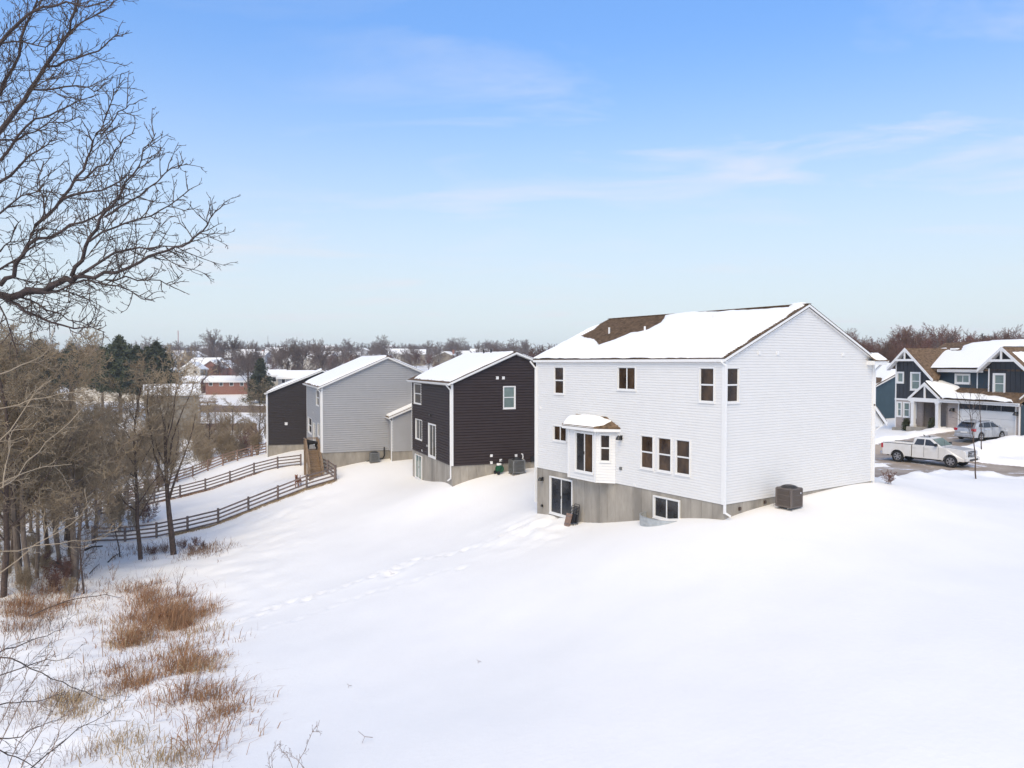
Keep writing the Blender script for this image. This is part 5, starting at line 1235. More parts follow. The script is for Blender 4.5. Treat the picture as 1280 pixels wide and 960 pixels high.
FB = [at(376, 580, 79), at(356, 582.5, 78.4), at(327, 591, 77.6), at(298, 600, 76.8), at(267, 612, 76), at(235, 619.5, 75), at(203, 627, 74), at(126, 643, 72)]
rail_fence('middle dark four-rail fence on the far side of the grey house yard', flat(FB))
FC = [at(333, 566, 88), at(290, 577, 86), at(252, 592, 84), at(215, 605, 82), at(160, 622, 80)]
rail_fence('reddish farthest rail fence below the charcoal house', flat(FC), m='new_wood', spacing=1.6)
rail_fence('left end fence joining the nearest and middle fences', [Vector((FA[-1].x, FA[-1].y + .25, 0)), Vector((FB[-1].x, FB[-1].y - .25, 0))])
# strip of bare grass below the nearest fence comes with the weeds further down

# ------------------------------------------------------------------ deck stairs at the grey house, with two dogs
dy = 3.4; ST = thing('deck_stairs', 'wooden deck with a long flight of steps behind the grey house', 'stairs', H3.w(0, 0), H3.rot)
gz = lambda x, y: Z(H3.w(x, y).x, H3.w(x, y).y) - H3.o.z
dz_ = .05                                                    # deck level
y0_, y1_ = 1.6, 3.0
# deck platform x -2.4..0, y 1.6..3.6 ; the flight runs down along -y towards the camera side
dx0, dx1 = -1.25, -.12
mb = MB()
for i in range(9): mb = MB(); yy = 1.75 + i * .16; mb.box(dx0 - .1, dx1, yy, yy + .145, dz_ - .04, dz_); mb.build('deck_board', M['wood'], ST)
zg_ = gz(-.7, -2.6); nst = 13; rise = (dz_ - zg_) / nst; run = .27
for i in range(nst):
    z = dz_ - rise * (i + 1); yy = 1.75 - run * (i + 1)
    mb = MB(); mb.box(dx0 + .06, dx1 - .06, yy, yy + run + .02, z - .04, z); mb.build('tread', M['wood'], ST)
    mb = MB(); mb.box(dx0 + .06, dx1 - .06, yy + run, yy + run + .02, z + .002, z + rise - .045); mb.build('riser', M['wood'], ST)
ye = 1.75 - run * nst; ze_ = dz_ - rise * nst
for x in (dx0, dx1):
    mb = MB(); mb.bar((x, 1.75, dz_ - .16), (x, ye, ze_ - .1), .05, .28); mb.build('stringer', M['wood'], ST)
    mb = MB(); mb.bar((x, 1.75, dz_ + .98), (x, ye + .1, ze_ + 1.02), .14, .05); mb.build('handrail', M['wood'], ST)
    mb = MB(); mb.bar((x, 1.75, dz_ + .45), (x, ye + .1, ze_ + .5), .05, .10); mb.build('mid_rail', M['wood'], ST)
    for y, z in ((3.15, dz_), (1.75, dz_), (ye + .1, ze_), ((1.75 + ye) / 2, (dz_ + ze_) / 2)):
        g_ = gz(x, y); mb = MB(); mb.box(x - .06, x + .06, y - .06, y + .06, g_ - .3, z + 1.02); mb.build('post', M['wood'], ST)
mb = MB(); mb.box(dx0 - .08, dx1 + .08, 3.09, 3.21, dz_ + 1.0, dz_ + 1.06); mb.build('handrail', M['wood'], ST)
mb = MB(); mb.box(dx0 - .08, dx0 + .08, 1.7, 3.2, dz_ + 1.0, dz_ + 1.06); mb.build('handrail', M['wood'], ST)
mb = MB(); mb.box(dx0, dx1, 1.69, 1.81, dz_ + 1.03, dz_ + 1.09); mb.build('header_rail', M['wood'], ST)

def skin_mesh(name, verts, edges, radii, m, parent, root=0):
    me = bpy.data.meshes.new(name); me.from_pydata(verts, edges, []); me.update(); me.materials.append(m)
    o = bpy.data.objects.new(name, me); COL.objects.link(o)
    if parent is not None: o.parent = parent; KIDS.setdefault(parent.name, []).append(o)
    md = o.modifiers.new('skin', 'SKIN'); md.use_smooth_shade = True
    if not me.skin_vertices: me.skin_vertices.new()
    for i, r in enumerate(radii): me.skin_vertices[0].data[i].radius = (r, r)
    me.skin_vertices[0].data[root].use_root = True
    s = o.modifiers.new('sub', 'SUBSURF'); s.levels = 1; s.render_levels = 2
    return o
def dog(label, loc, rz, m, sc=1.0, head=0.0, white_feet=False):
    t = thing('dog', label, 'dog', loc, rz); s = sc
    V = [(-.34, 0, .52), (-.12, 0, .53), (.12, 0, .52), (.28, 0, .54), (.40, 0, .66), (.47, 0, .76 + head), (.56, 0, .75 + head), (.66, 0, .71 + head),     # 0-7 spine, neck, head, muzzle
         (-.34, .09, .44), (-.30, .10, .30), (-.40, .10, .17), (-.37, .10, .03), (-.32, .10, .015),                                        # 8-12 hind leg
         (-.34, -.09, .44), (-.26, -.10, .30), (-.36, -.10, .17), (-.32, -.10, .03), (-.27, -.10, .015),
         (.26, .09, .42), (.24, .10, .28), (.26, .10, .15), (.26, .10, .03), (.31, .10, .015),
         (.26, -.09, .42), (.29, -.10, .28), (.28, -.10, .15), (.29, -.10, .03), (.34, -.10, .015),
         (-.44, 0, .55), (-.56, 0, .62), (-.66, 0, .74), (.46, .07, .83 + head), (.45, .085, .90 + head), (.46, -.07, .83 + head), (.45, -.085, .90 + head)]
    E = [(0, 1), (1, 2), (2, 3), (3, 4), (4, 5), (5, 6), (6, 7), (0, 8), (8, 9), (9, 10), (10, 11), (11, 12), (0, 13), (13, 14), (14, 15), (15, 16), (16, 17),
         (3, 18), (18, 19), (19, 20), (20, 21), (21, 22), (3, 23), (23, 24), (24, 25), (25, 26), (26, 27), (0, 28), (28, 29), (29, 30), (5, 31), (31, 32), (5, 33), (33, 34)]
    Rd = [.135, .15, .17, .155, .095, .085, .06, .04, .085, .055, .032, .026, .028, .085, .055, .032, .026, .028, .06, .042, .032, .026, .028, .06, .042, .032, .026, .028, .04, .03, .02, .03, .012, .03, .012]
    skin_mesh('body', [tuple(c * s for c in v) for v in V], E, [r * s for r in Rd], m, t)
    mb = MB(); mb.lathe([(0, .68 * s), (.016 * s, .70 * s), (.016 * s, .715 * s), (0, .72 * s)], (0, 0, (.715 + head) * s), 'x', 8); mb.build('nose', M['black_plastic'], t)
    mb = MB(); mb.lathe([(.088 * s, -.02), (.096 * s, 0), (.088 * s, .02)], (.42 * s, 0, (.70 + head * .6) * s), 'x', 12); mb.build('collar', M['tail_red' if not white_feet else 'roof_snow'], t)
    return t
w_ = H3.w(-.65, 2.3, dz_ + .005); dog('black dog standing on top of the wooden deck steps', w_, H3.rot + 2.6, M['black_fur'], 1.3)
p = at(372.5, 597.5, 63.2); dog('small brown dog standing in snow by the foot of the steps', (p.x, p.y, Z(p.x, p.y)), 4.75, M['brown_fur'], 1.25, .08)

# ------------------------------------------------------------------ bare trees
class Twigs:
    def __init__(s): s.v = []; s.f = []; s.n = 0
    def tube(s, pts, rads, n=3):
        P = np.array(pts); k = len(P); d = np.gradient(P, axis=0); d /= np.linalg.norm(d, axis=1)[:, None] + 1e-9
        ref = np.array([0.31, 0.17, 0.93]); a = np.cross(d, ref); ln = np.linalg.norm(a, axis=1)
        bad = ln < 1e-3
        if bad.any(): a[bad] = np.cross(d[bad], [1, 0, 0]); ln = np.linalg.norm(a, axis=1)
        a /= ln[:, None]; b = np.cross(d, a); t = np.arange(n) * 2 * math.pi / n
        ring = P[:, None, :] + (a[:, None, :] * np.cos(t)[None, :, None] + b[:, None, :] * np.sin(t)[None, :, None]) * np.array(rads)[:, None, None]
        s.v.append(ring.reshape(-1, 3)); i = np.arange(k - 1)[:, None] * n + np.arange(n)[None, :]; j = np.arange(k - 1)[:, None] * n + (np.arange(n)[None, :] + 1) % n
        s.f.append(np.stack([i, j, j + n, i + n], -1).reshape(-1, 4) + s.n); s.n += k * n
    def mesh(s, name, m):
        if not s.v: return None
        return np_mesh(name, np.concatenate(s.v), np.concatenate(s.f), m)
def grow(tr, cr, rg, p, d, L, r, lvl, P, crown_lvl=2):
    """recursive bare tree. P: dict(nseg, wander, up, kids, ang, lr, rr, minr)"""
    nseg = P['nseg'][min(lvl, len(P['nseg']) - 1)]; pts = [p.copy()]; rads = [r]; d = d / np.linalg.norm(d); dirs = [d]
    endr = r * (P['taper0'] if lvl == 0 else P['taper'])
    for i in range(nseg):
        w = P['wander'][min(lvl, len(P['wander']) - 1)]
        d = d + rg.normal(0, w, 3); d[2] += P['up'][min(lvl, len(P['up']) - 1)]; d /= np.linalg.norm(d)
        p = p + d * (L / nseg); pts.append(p.copy()); dirs.append(d); rads.append(r + (endr - r) * (i + 1) / nseg)
    minr = P['minr']; rr_ = [max(x, minr) for x in rads]
    (tr if lvl < crown_lvl else cr).tube(pts, rr_, P['sides'][min(lvl, len(P['sides']) - 1)])
    if lvl >= P['levels']: return
    nk = P['kids'][lvl]; s0 = P['start'][min(lvl, len(P['start']) - 1)]
    phase = rg.uniform(0, 6.28)
    for k in range(nk):
        f = s0 + (1 - s0) * (k + rg.uniform(0.2, 0.9)) / nk; f = min(f, 0.995)
        x = f * nseg; i = min(int(x), nseg - 1); q = pts[i] + (pts[i + 1] - pts[i]) * (x - i); dd = dirs[i + 1]
        a = dd; o = np.cross(a, [0.2, 0.1, 1.0]); o /= np.linalg.norm(o) + 1e-9; o2 = np.cross(a, o); phase += 2.4 + rg.uniform(-.5, .5)
        side = o * math.cos(phase) + o2 * math.sin(phase); ang = P['ang'][min(lvl, len(P['ang']) - 1)] * rg.uniform(.7, 1.25)
        nd = a * math.cos(ang) + side * math.sin(ang)
        ll = L * P['lr'][min(lvl, len(P['lr']) - 1)] * rg.uniform(.7, 1.15) * (1.0 - P.get('fall', .45) * (f - s0) / (1 - s0 + 1e-6) if lvl else 1 - .5 * (f - s0))
        cr_ = rads[i] * P['rr'][min(lvl, len(P['rr']) - 1)] * rg.uniform(.75, 1.1)
        grow(tr, cr, rg, q, nd, ll, cr_, lvl + 1, P, crown_lvl)
def tree_meshes(name, seed, P, trunk_m, twig_m, height=12, r=.2, multi=1, crown_lvl=2, lean=0.0):
    rg = np.random.default_rng(seed); tr = Twigs(); cr = Twigs()
    for k in range(multi):
        d = np.array([rg.normal(0, .06) + lean, rg.normal(0, .06), 1.0]) if multi == 1 else np.array([math.cos(k * 2.1) * .28, math.sin(k * 2.1) * .28, 1.0])
        grow(tr, cr, rg, np.array([.12 * k, 0, -.2]), d, height * (1 if multi == 1 else .9), r, 0, P, crown_lvl)
    return tr.mesh('trunk', trunk_m), cr.mesh('crown', twig_m)
PW = dict(nseg=[9, 6, 4, 3, 2], wander=[.05, .13, .18, .22, .25], up=[.02, .05, .03, .01, 0], kids=[20, 9, 7, 5], ang=[.95, .75, .8, .85], lr=[.40, .50, .52, .55], rr=[.38, .5, .5, .55],
          start=[.22, .15, .1, .1], taper=.25, taper0=.2, minr=.0115, sides=[8, 5, 3, 3, 3], levels=4, fall=.4)
TM = {}
TM['wood0'] = tree_meshes('w', 11, PW, M['dark_bark'], M['twig'], 12.5, .165)
TM['wood1'] = tree_meshes('w', 12, PW, M['bark'], M['twig'], 13, .175)
TM['wood2'] = tree_meshes('w', 15, {**PW, 'kids': [17, 8, 6, 4], 'ang': [1.0, .75, .8, .8], 'start': [.22, .2, .1, .1]}, M['bark'], M['twig'], 11.5, .15, lean=.08)
TM['fork'] = tree_meshes('w', 21, {**PW, 'kids': [9, 9, 7, 5], 'ang': [.42, .6, .7, .8], 'start': [.34, .2, .1, .1], 'lr': [.75, .5, .5, .5], 'rr': [.62, .5, .5, .5], 'taper0': .3, 'wander': [.018, .10, .18, .22, .25]}, M['dark_bark'], M['twig'], 9.5, .20, lean=.0)
TM['sap'] = tree_meshes('w', 33, {**PW, 'kids': [12, 6, 4], 'levels': 3, 'minr': .008, 'lr': [.35, .5, .5]}, M['dark_bark'], M['dark_twig'], 5.5, .065)
TM['street'] = tree_meshes('w', 35, {**PW, 'kids': [9, 4], 'levels': 2, 'minr': .008, 'lr': [.34, .5], 'ang': [.5, .6], 'start': [.42, .2]}, M['dark_bark'], M['dark_twig'], 5.5, .05)
TM['brush0'] = tree_meshes('w', 41, {**PW, 'kids': [7, 6, 5], 'levels': 3, 'ang': [.5, .6, .7], 'start': [.1, .1, .1], 'lr': [.6, .55, .5], 'minr': .010, 'wander': [.12, .16, .2, .2]}, M['twig'], M['twig'], 2.6, .035, multi=6)
TM['brush1'] = tree_meshes('w', 42, {**PW, 'kids': [7, 6, 5], 'levels': 3, 'ang': [.6, .7, .7], 'start': [.1, .1, .1], 'lr': [.6, .55, .5], 'minr': .012, 'wander': [.12, .16, .2, .2]}, M['red_twig'], M['red_twig'], 2.2, .03, multi=6)
PF = {**PW, 'kids': [16, 9, 6, 4], 'minr': .030, 'sides': [5, 3, 3, 3, 3], 'ang': [.7, .65, .7, .7], 'start': [.18, .2, .1, .1], 'taper0': .3, 'lr': [.62, .5, .5, .5], 'up': [.0, .03, .02, .01, 0]}
PL = dict(nseg=[4, 3, 2, 1], wander=[.06, .14, .18, .2], up=[0, .03, .02, 0], kids=[13, 8, 6], ang=[.75, .65, .7], lr=[.62, .5, .5], rr=[.42, .5, .5], start=[.15, .15, .1], taper=.3, taper0=.3, minr=.05, sides=[4, 3, 3, 3], levels=3, fall=.4)
def merged_wood(name, label, n, sample, m, variants, seed):
    """a far wood that reads as one mass: many light trees joined into one mesh"""
    r_ = np.random.default_rng(seed); Vs = []; Fs = []; k = 0; base = []
    for i, (h, extra) in enumerate(variants):
        t_ = Twigs(); grow(t_, t_, np.random.default_rng(900 + i), np.array([0, 0, -.5]), np.array([r_.normal(0, .05), 0, 1.0]), h, h * .022, 0, {**PL, **extra}, 2); base.append((np.concatenate(t_.v), np.concatenate(t_.f)))
    for i in range(n):
        x, y, s = sample(r_); V, F_ = base[r_.integers(len(base))]; a = r_.uniform(0, 6.28); c, d = math.cos(a), math.sin(a); sz = s * r_.uniform(.85, 1.15)
        Vs.append(np.stack([(V[:, 0] * c - V[:, 1] * d) * s + x, (V[:, 0] * d + V[:, 1] * c) * s + y, V[:, 2] * sz + base_only(x, y)], 1)); Fs.append(F_ + k); k += len(V)
    o = link(name, np_mesh(name, np.concatenate(Vs), np.concatenate(Fs), M[m])); tag(o, label, 'woodland', kind='stuff'); return o
TM['far0'] = tree_meshes('f', 51, PF, M['dark_bark'], M['far_twig'], 9.5, .24)
TM['far1'] = tree_meshes('f', 52, {**PF, 'lr': [.7, .5, .5, .5], 'ang': [.85, .6, .7, .7]}, M['dark_bark'], M['far_twig'], 8.5, .26, lean=.04)
TM['far2'] = tree_meshes('f', 53, {**PF, 'kids': [16, 9, 6, 4], 'start': [.1, .2, .1, .1]}, M['dark_bark'], M['red_twig'], 10, .22)
TM['big'] = tree_meshes('f', 54, {**PF, 'kids': [14, 10, 7, 5], 'minr': .03, 'lr': [.85, .5, .5, .5], 'ang': [.55, .6, .7, .7], 'start': [.22, .2, .1, .1]}, M['dark_bark'], M['far_twig'], 10, .34)
def put_tree(kind, x, y, name='bare_tree', label=None, group=None, sc=1.0, rz=None, cat='tree', sz=1.0, dz=0.0):
    t = thing(name, label, cat, (x, y, Z(x, y) + dz), rng.uniform(0, 6.28) if rz is None else rz, group); t.scale = (sc, sc, sc * sz)
    a, b = TM[kind]
    if a: link('trunk', a, t)
    if b: link('crown', b, t)
    return t
# edge of the woods, trunks as in the photograph (photo foot point, kind, scale, label)
for (px, py, kd, sc, lb, rz) in [
    (217.5, 693, 'fork', 1.10, 'dark-barked bare tree with forked trunk, rightmost in front of the fence', 1.1),
    (176, 700, 'wood0', 1.02, 'straight bare tree just left of the forked tree by the fence', 2.0),
    (92, 726, 'wood1', 1.10, 'stout grey-brown bare trunk beside the fallen log', .5),
    (26, 731, 'wood1', 1.14, 'left one of two close grey trunks near the left edge', 2.9),
    (36, 733, 'wood2', 1.22, 'right one of two close grey trunks near the left edge', 4.1),
    (4, 746, 'wood0', 1.15, 'thick trunk standing at the left edge of the photo', 5.3)]:
    p = on_ground(px, py); put_tree(kd, p.x, p.y, label=lb, sc=sc, rz=rz, dz=-.1)
for (px, py, sc, lb) in [(150, 697, .8, 'small crooked sapling between the fence corner and the trees'), (105, 744, 1.0, 'thin leaning sapling in front of the stout trunk'), (96, 741, .7, 'very thin stem beside the thin leaning sapling')]:
    p = on_ground(px, py); put_tree('sap', p.x, p.y, 'sapling', lb, sc=sc)
# the trees behind them
r_w = random.Random(5); placed = []
def scatter(n, box, kinds, name, label, group, smin, smax, cat='tree', mind=2.2, test=None, sz=1.0):
    c = 0; tries = 0
    while c < n and tries < n * 60:
        tries += 1; x = r_w.uniform(box[0], box[1]); y = r_w.uniform(box[2], box[3])
        if test and not test(x, y): continue
        if any((x - a) ** 2 + (y - b) ** 2 < mind * mind for a, b in placed): continue
        placed.append((x, y)); put_tree(r_w.choice(kinds), x, y, name, label, group, r_w.uniform(smin, smax), cat=cat, sz=sz); c += 1
pxof = lambda x, y: 640 + F_PX * x / y
scatter(24, (-42, -26, 46, 66), ['wood0', 'wood2', 'wood2', 'wood1'], 'bare_tree', 'bare grey-brown tree deep in the woods on the left', 'trees deep in the left woods', .72, 1.0, mind=2.3, test=lambda x, y: -60 < pxof(x, y) < (108 if y < 59 else 150))
scatter(8, (-52, -30, 62, 90), ['wood0', 'wood2', 'fork'], 'bare_tree', 'bare tree behind the rail fences in the left woods', 'trees behind the rail fences', .55, .78, mind=3, test=lambda x, y: 20 < pxof(x, y) < 215)
for (px, py, sc, lb) in [(322, 560, .75, 'slender bare tree left of the charcoal house'), (290, 568, .62, 'small bare tree left of the slender tree by the charcoal house'), (262, 578, .7, 'bare tree behind the reddish fence below the tan building')]:
    p = on_ground(px, py - 2); p = at(px, py, 98); put_tree('wood0', p.x, p.y, label=lb, sc=sc)
scatter(60, (-64, -30, 88, 128), ['brush0', 'brush1', 'brush0'], 'brush_thicket', 'brown leafless thicket in the valley behind the fences', 'thickets in the valley', .9, 1.7, 'shrub', 1.6, lambda x, y: 60 < pxof(x, y) < 332)
scatter(30, (-60, -28, 60, 90), ['brush0', 'brush1', 'brush0'], 'brush_thicket', 'brown brush among the trees on the left', 'brush among the left trees', .7, 1.3, 'shrub', 1.4, lambda x, y: 0 < pxof(x, y) < 200)
scatter(20, (-42, -20, 42, 58), ['brush0', 'brush1', 'brush0'], 'brush_thicket', 'low brush under the nearest trees on the left', 'brush under the nearest trees', .35, .75, 'shrub', 1.4, lambda x, y: -20 < pxof(x, y) < 90)
# low twiggy weeds below the nearest fence
for px, py in ((228, 686), (240, 690), (252, 688), (205, 692), (190, 695), (246, 682)):
    p = on_ground(px, py); put_tree('brush1', p.x, p.y, 'weed_clump', 'low reddish weeds at the foot of the forked tree', 'weeds by the forked tree', .3, cat='weeds')
# saplings by the street
p = at(1220, 597, 41.5); SP = put_tree('street', p.x, p.y, 'sapling', 'thin leafless street tree in front of the pickup', sc=.86, rz=1.0)
p = at(1227, 560, 54.3); put_tree('street', p.x, p.y, 'sapling', 'thin reddish sapling in front of the silver car', sc=.82)
p = on_ground(1109, 606); put_tree('brush1', p.x, p.y, 'bare_shrub', 'small reddish leafless shrub beside the white house corner', sc=.30, cat='shrub')
# fallen logs
def log(label, a, b, ra, rb):
    pa, pb = on_ground(*a), on_ground(*b); t = thing('fallen_log', label, 'log', pa); m_ = MB(); q = pb - pa; m_.tube([Vector((0, 0, ra * .8)), q * .4 + Vector((.05, 0, ra + .1)), q + Vector((0, 0, rb))], [ra, (ra + rb) / 2, rb], 8); m_.build('stem', M['log_bark'], t, smooth=True)
    m_ = MB(); m_.tube([q * .5, q * .5 + Vector((.3, -.2, .5)), q * .55 + Vector((.6, -.3, .9))], [rb * .5, rb * .35, .01], 5); m_.build('broken_branch', M['log_bark'], t)
log('dark fallen log lying in snow left of the stout trunk', (49, 703), (90, 719), .2, .14)
log('thin dark fallen branch lying in snow below the fence corner', (106, 690), (128, 684), .09, .05)
log('short dark stick lying in snow below the fence corner', (112, 717), (124, 706), .03, .015)
log('dark fallen limb right of the small crooked sapling', (135, 704), (152, 692), .05, .02)

# ------------------------------------------------------------------ evergreens
def conifer_mesh(seed, H, R, dens=1.0, droop=.15, pine=False):
    rg = np.random.default_rng(seed); T_ = Twigs(); n_w = int(H * 4.5 * dens)
    T_.tube([[0, 0, -.3], [0.02, 0, H * .5], [0, .02, H * .96]], [H * .022, H * .014, .02], 6); tm_ = T_.mesh('trunk', M['dark_bark'])
    V = []; Fc = []
    for k in range(n_w):
        f = (k + rg.random()) / n_w; z = H * (.10 + .88 * f) if not pine else H * (.35 + .62 * f)
        Rl = R * ((1 - f) ** .8 + .06) * rg.uniform(.7, 1.12) if not pine else R * math.sin(math.pi * min(1, .25 + f * .78)) ** .7 * rg.uniform(.6, 1.1)
        for b_ in range(9 if not pine else 8):
            a = rg.uniform(0, 6.283); L = Rl * rg.uniform(.65, 1.05); m = max(3, int(L / .22))
            for j in range(m):
                s = (j + .5) / m; c = np.array([math.cos(a) * L * s, math.sin(a) * L * s, z - droop * L * s * s + (.12 * L * s * s * 1.6 if pine else 0)])
                for q in range(5):
                    o = rg.normal(0, .12 + .10 * s, 3); sz_ = rg.uniform(.2, .42)
                    u = rg.normal(0, 1, 3); u /= np.linalg.norm(u); v = np.cross(u, rg.normal(0, 1, 3)); v /= np.linalg.norm(v) + 1e-9
                    n0 = len(V); V += [c + o - u * sz_, c + o + u * sz_ * .2 + v * sz_ * .45, c + o + u * sz_]; Fc.append((n0, n0 + 1, n0 + 2))
    return tm_, np_mesh('crown', np.array(V), np.array(Fc), M['needles'], smooth=False)
TM['spruce'] = conifer_mesh(1, 9, 2.6); TM['pine'] = conifer_mesh(2, 13, 4.2, pine=True); TM['pine2'] = conifer_mesh(3, 12, 3.8, pine=True)
TM['shrub_fir'] = conifer_mesh(4, 2.0, .55, 2.2)
for (px, py, d, kd, sc, lb) in [
    (326, 482, 185, 'spruce', 1.25, 'tall dark green spruce left of the charcoal house roof'),
    (150, 480, 150, 'pine', 1.38, 'largest dark pine above the woods'), (172, 482, 158, 'pine2', 1.30, 'dark pine second from the left in the pine row'),
    (196, 480, 155, 'pine', 1.28, 'right-hand dark pine of the row above the woods'), (185, 478, 168, 'pine2', 1.25, 'smaller pine behind the right-hand pine'),
    (128, 482, 165, 'pine2', 1.25, 'low dark pine left of the largest pine'), (50, 480, 150, 'pine', 1.3, 'dark pine behind the woods near the left edge'),
    (8, 480, 150, 'pine2', 1.4, 'dark pine at the very left edge above the woods'), (90, 480, 170, 'pine2', 1.3, 'dark pine between the left edge and the pine row'),
    (367, 452, 330, 'spruce', 1.1, 'small dark evergreen beside the two big bare trees'), (252, 436, 520, 'spruce', 1.0, 'tiny dark evergreen on the horizon right of the mast'), (557, 442, 420, 'spruce', .8, 'tiny evergreen on the skyline above the dark house')]:
    p = at(px, py, d); ev = put_tree(kd, p.x, p.y, 'evergreen_tree', lb, sc=sc, rz=px); ev.scale = (sc * (1.3 if kd == 'spruce' else 1), sc * (1.3 if kd == 'spruce' else 1), sc)
for px, y_, lb, sc in ((1133, 11.2, 'small dark evergreen shrub under the brick front windows', .95), (1165.5, 8.2, 'small dark evergreen shrub beside the porch column', .9)):
    q = HR.w(-1.6, y_ - .1); q = at(px, 530, q.y); put_tree('shrub_fir', q.x, q.y, 'evergreen_shrub', lb, sc=sc * .5, cat='shrub')
# ------------------------------------------------------------------ far neighbourhood across the valley
def far_house(name, label, px, py, d, w, dep, h, rh, rot, wall, win=3, chim=False, group=None, roof='roof_snow', garage=False, gable_front=False):
    p = at(px, py, d); gz_ = float(graded(np.array([p.x]), np.array([p.y]))[0]); z = p.z
    t = thing(name, label, 'house', (p.x, p.y, z), rot, group)
    mb = MB(); mb.box(-w / 2, w / 2, 0, dep, -6, h)
    if gable_front: mb.prism([(-w / 2, 0, h), (w / 2, 0, h), (0, 0, h + rh)], (0, dep, 0))
    else: mb.prism([(-w / 2, 0, h), (-w / 2, dep, h), (-w / 2, dep / 2, h + rh)], (w, 0, 0))
    mb.build('wall', M[wall], t)
    e = .4; mb = MB(); k_ = rh / ((w if gable_front else dep) / 2)
    if gable_front:
        for s in (-1, 1): mb.prism([(s * (w / 2 + e), -e, h - e * k_ + .08), (0, -e, h + rh + .08), (0, -e, h + rh + .38), (s * (w / 2 + e), -e, h - e * k_ + .36)], (0, dep + 2 * e, 0))
    else:
        mb.prism([(-w / 2 - e, -e, h - e * k_ + .08), (-w / 2 - e, dep / 2, h + rh + .08), (-w / 2 - e, dep / 2, h + rh + .38), (-w / 2 - e, -e, h - e * k_ + .36)], (w + 2 * e, 0, 0))
        mb.prism([(-w / 2 - e, dep + e, h - e * k_ + .08), (-w / 2 - e, dep / 2, h + rh + .08), (-w / 2 - e, dep / 2, h + rh + .38), (-w / 2 - e, dep + e, h - e * k_ + .36)], (w + 2 * e, 0, 0))
    r_ = mb.build('roof', M[roof], t)
    mb = MB()
    if gable_front:
        for s in (-1, 1): mb.prism([(s * (w / 2 + e), -e - .05, h - e * k_ - .14), (0, -e - .05, h + rh - .14), (0, -e - .05, h + rh + .07), (s * (w / 2 + e), -e - .05, h - e * k_ + .07)], (0, .05, 0))
    else: mb.box(-w / 2 - e, w / 2 + e, -e - .04, -e, h - e * k_ - .16, h - e * k_ + .07)
    mb.build('fascia', M['white_trim'], r_, kind='stuff' if gable_front else None)
    for i in range(win):
        x = -w / 2 + w * (i + .5) / win; fl = [1.0] if h < 4 else [1.0, h - 1.9]
        for zz in fl:
            mb = MB(); mb.box(x - .55, x + .55, -.06, .02, zz, zz + 1.25); o = mb.build('window', M['white_trim'], t); mb = MB(); mb.box(x - .45, x + .45, -.09, -.055, zz + .1, zz + 1.15); mb.build('pane', M['pane_dark'], o)
    if chim: mb = MB(); mb.box(w * .2, w * .2 + .9, dep * .5, dep * .5 + .8, h + rh * .4, h + rh + 1.1); mb.build('chimney', M['red_brick'], r_)
    return t
far_house('tan_building', 'tan two-storey building with snowy roof behind the left woods', 216, 530, 128, 8.5, 5.5, 5.3, 1.3, .44, 'far_tan', 0)
far_house('ranch_house', 'long red brick ranch house with snowy roof', 283, 487, 205, 11.5, 7, 2.3, 1.2, .03, 'red_brick', 4)
far_house('ranch_house', 'second ranch house end left of the long brick ranch, behind the tan building', 229, 487, 207, 9.5, 7, 2.3, 1.2, .03, 'red_brick', 3)
far_house('brick_house', 'brick house with front gable above the long ranch house', 263.5, 470, 265, 7.5, 9, 3.0, 2.6, .05, 'red_brick', 2, gable_front=True)
far_house('brick_house', 'smaller brick gable house right of the brick front gable', 278, 469, 272, 6.5, 9, 2.8, 2.4, .05, 'red_brick', 1, gable_front=True)
far_house('snowy_house', 'wide snow-roofed house behind the two brick gables', 252, 466, 285, 11, 9, 3.2, 2.4, -.1, 'far_cream', 2)
far_house('cream_house', 'cream house with a gable left of the brick gables', 238, 471, 250, 6.5, 8, 2.6, 2.2, .1, 'far_cream', 2, gable_front=True)
far_house('long_building', 'long pale building with snowy roof behind the left woods', 148, 486, 190, 25, 9, 3.4, 1.7, .02, 'far_cream', 6)
far_house('tan_house', 'tan house with steep snowy roof beside the spruce', 300, 456, 330, 12, 9, 3.6, 3.2, .35, 'far_tan', 2)
far_house('grey_ranch', 'low house with a porch just right of the spruce', 343, 482, 195, 5.5, 7, 2.6, 1.3, .3, 'far_cream', 1)
far_house('grey_ranch', 'low wide snow roof between the spruce and the charcoal house', 368, 484, 190, 9, 8, 2.4, 1.6, -.15, 'far_grey', 3)
FH = [(366, 457, 300, 10, 'far_cream'), (384, 465, 270, 12, 'far_cream'), (398, 455, 330, 11, 'far_grey'), (418, 449, 420, 13, 'far_tan'), (436, 450, 400, 12, 'far_cream'), (452, 446, 470, 14, 'far_grey'),
      (470, 452, 380, 12, 'red_brick'), (498, 447, 430, 13, 'far_cream'), (516, 451, 360, 12, 'far_tan'), (556, 452, 340, 12, 'far_tan'), (578, 450, 380, 12, 'far_tan'),
      (345, 447, 430, 12, 'far_cream'), (318, 448, 400, 12, 'far_grey'), (232, 452, 380, 12, 'far_cream'), (262, 443, 500, 13, 'far_tan'), (214, 448, 420, 12, 'far_grey'), (1100, 452, 300, 12, 'far_grey'),
      (290, 441, 520, 12, 'far_cream'), (380, 441, 520, 12, 'far_grey'), (405, 440, 560, 14, 'far_cream'), (480, 441, 520, 12, 'far_tan'), (540, 443, 480, 13, 'far_grey'), (600, 446, 420, 12, 'far_cream')]
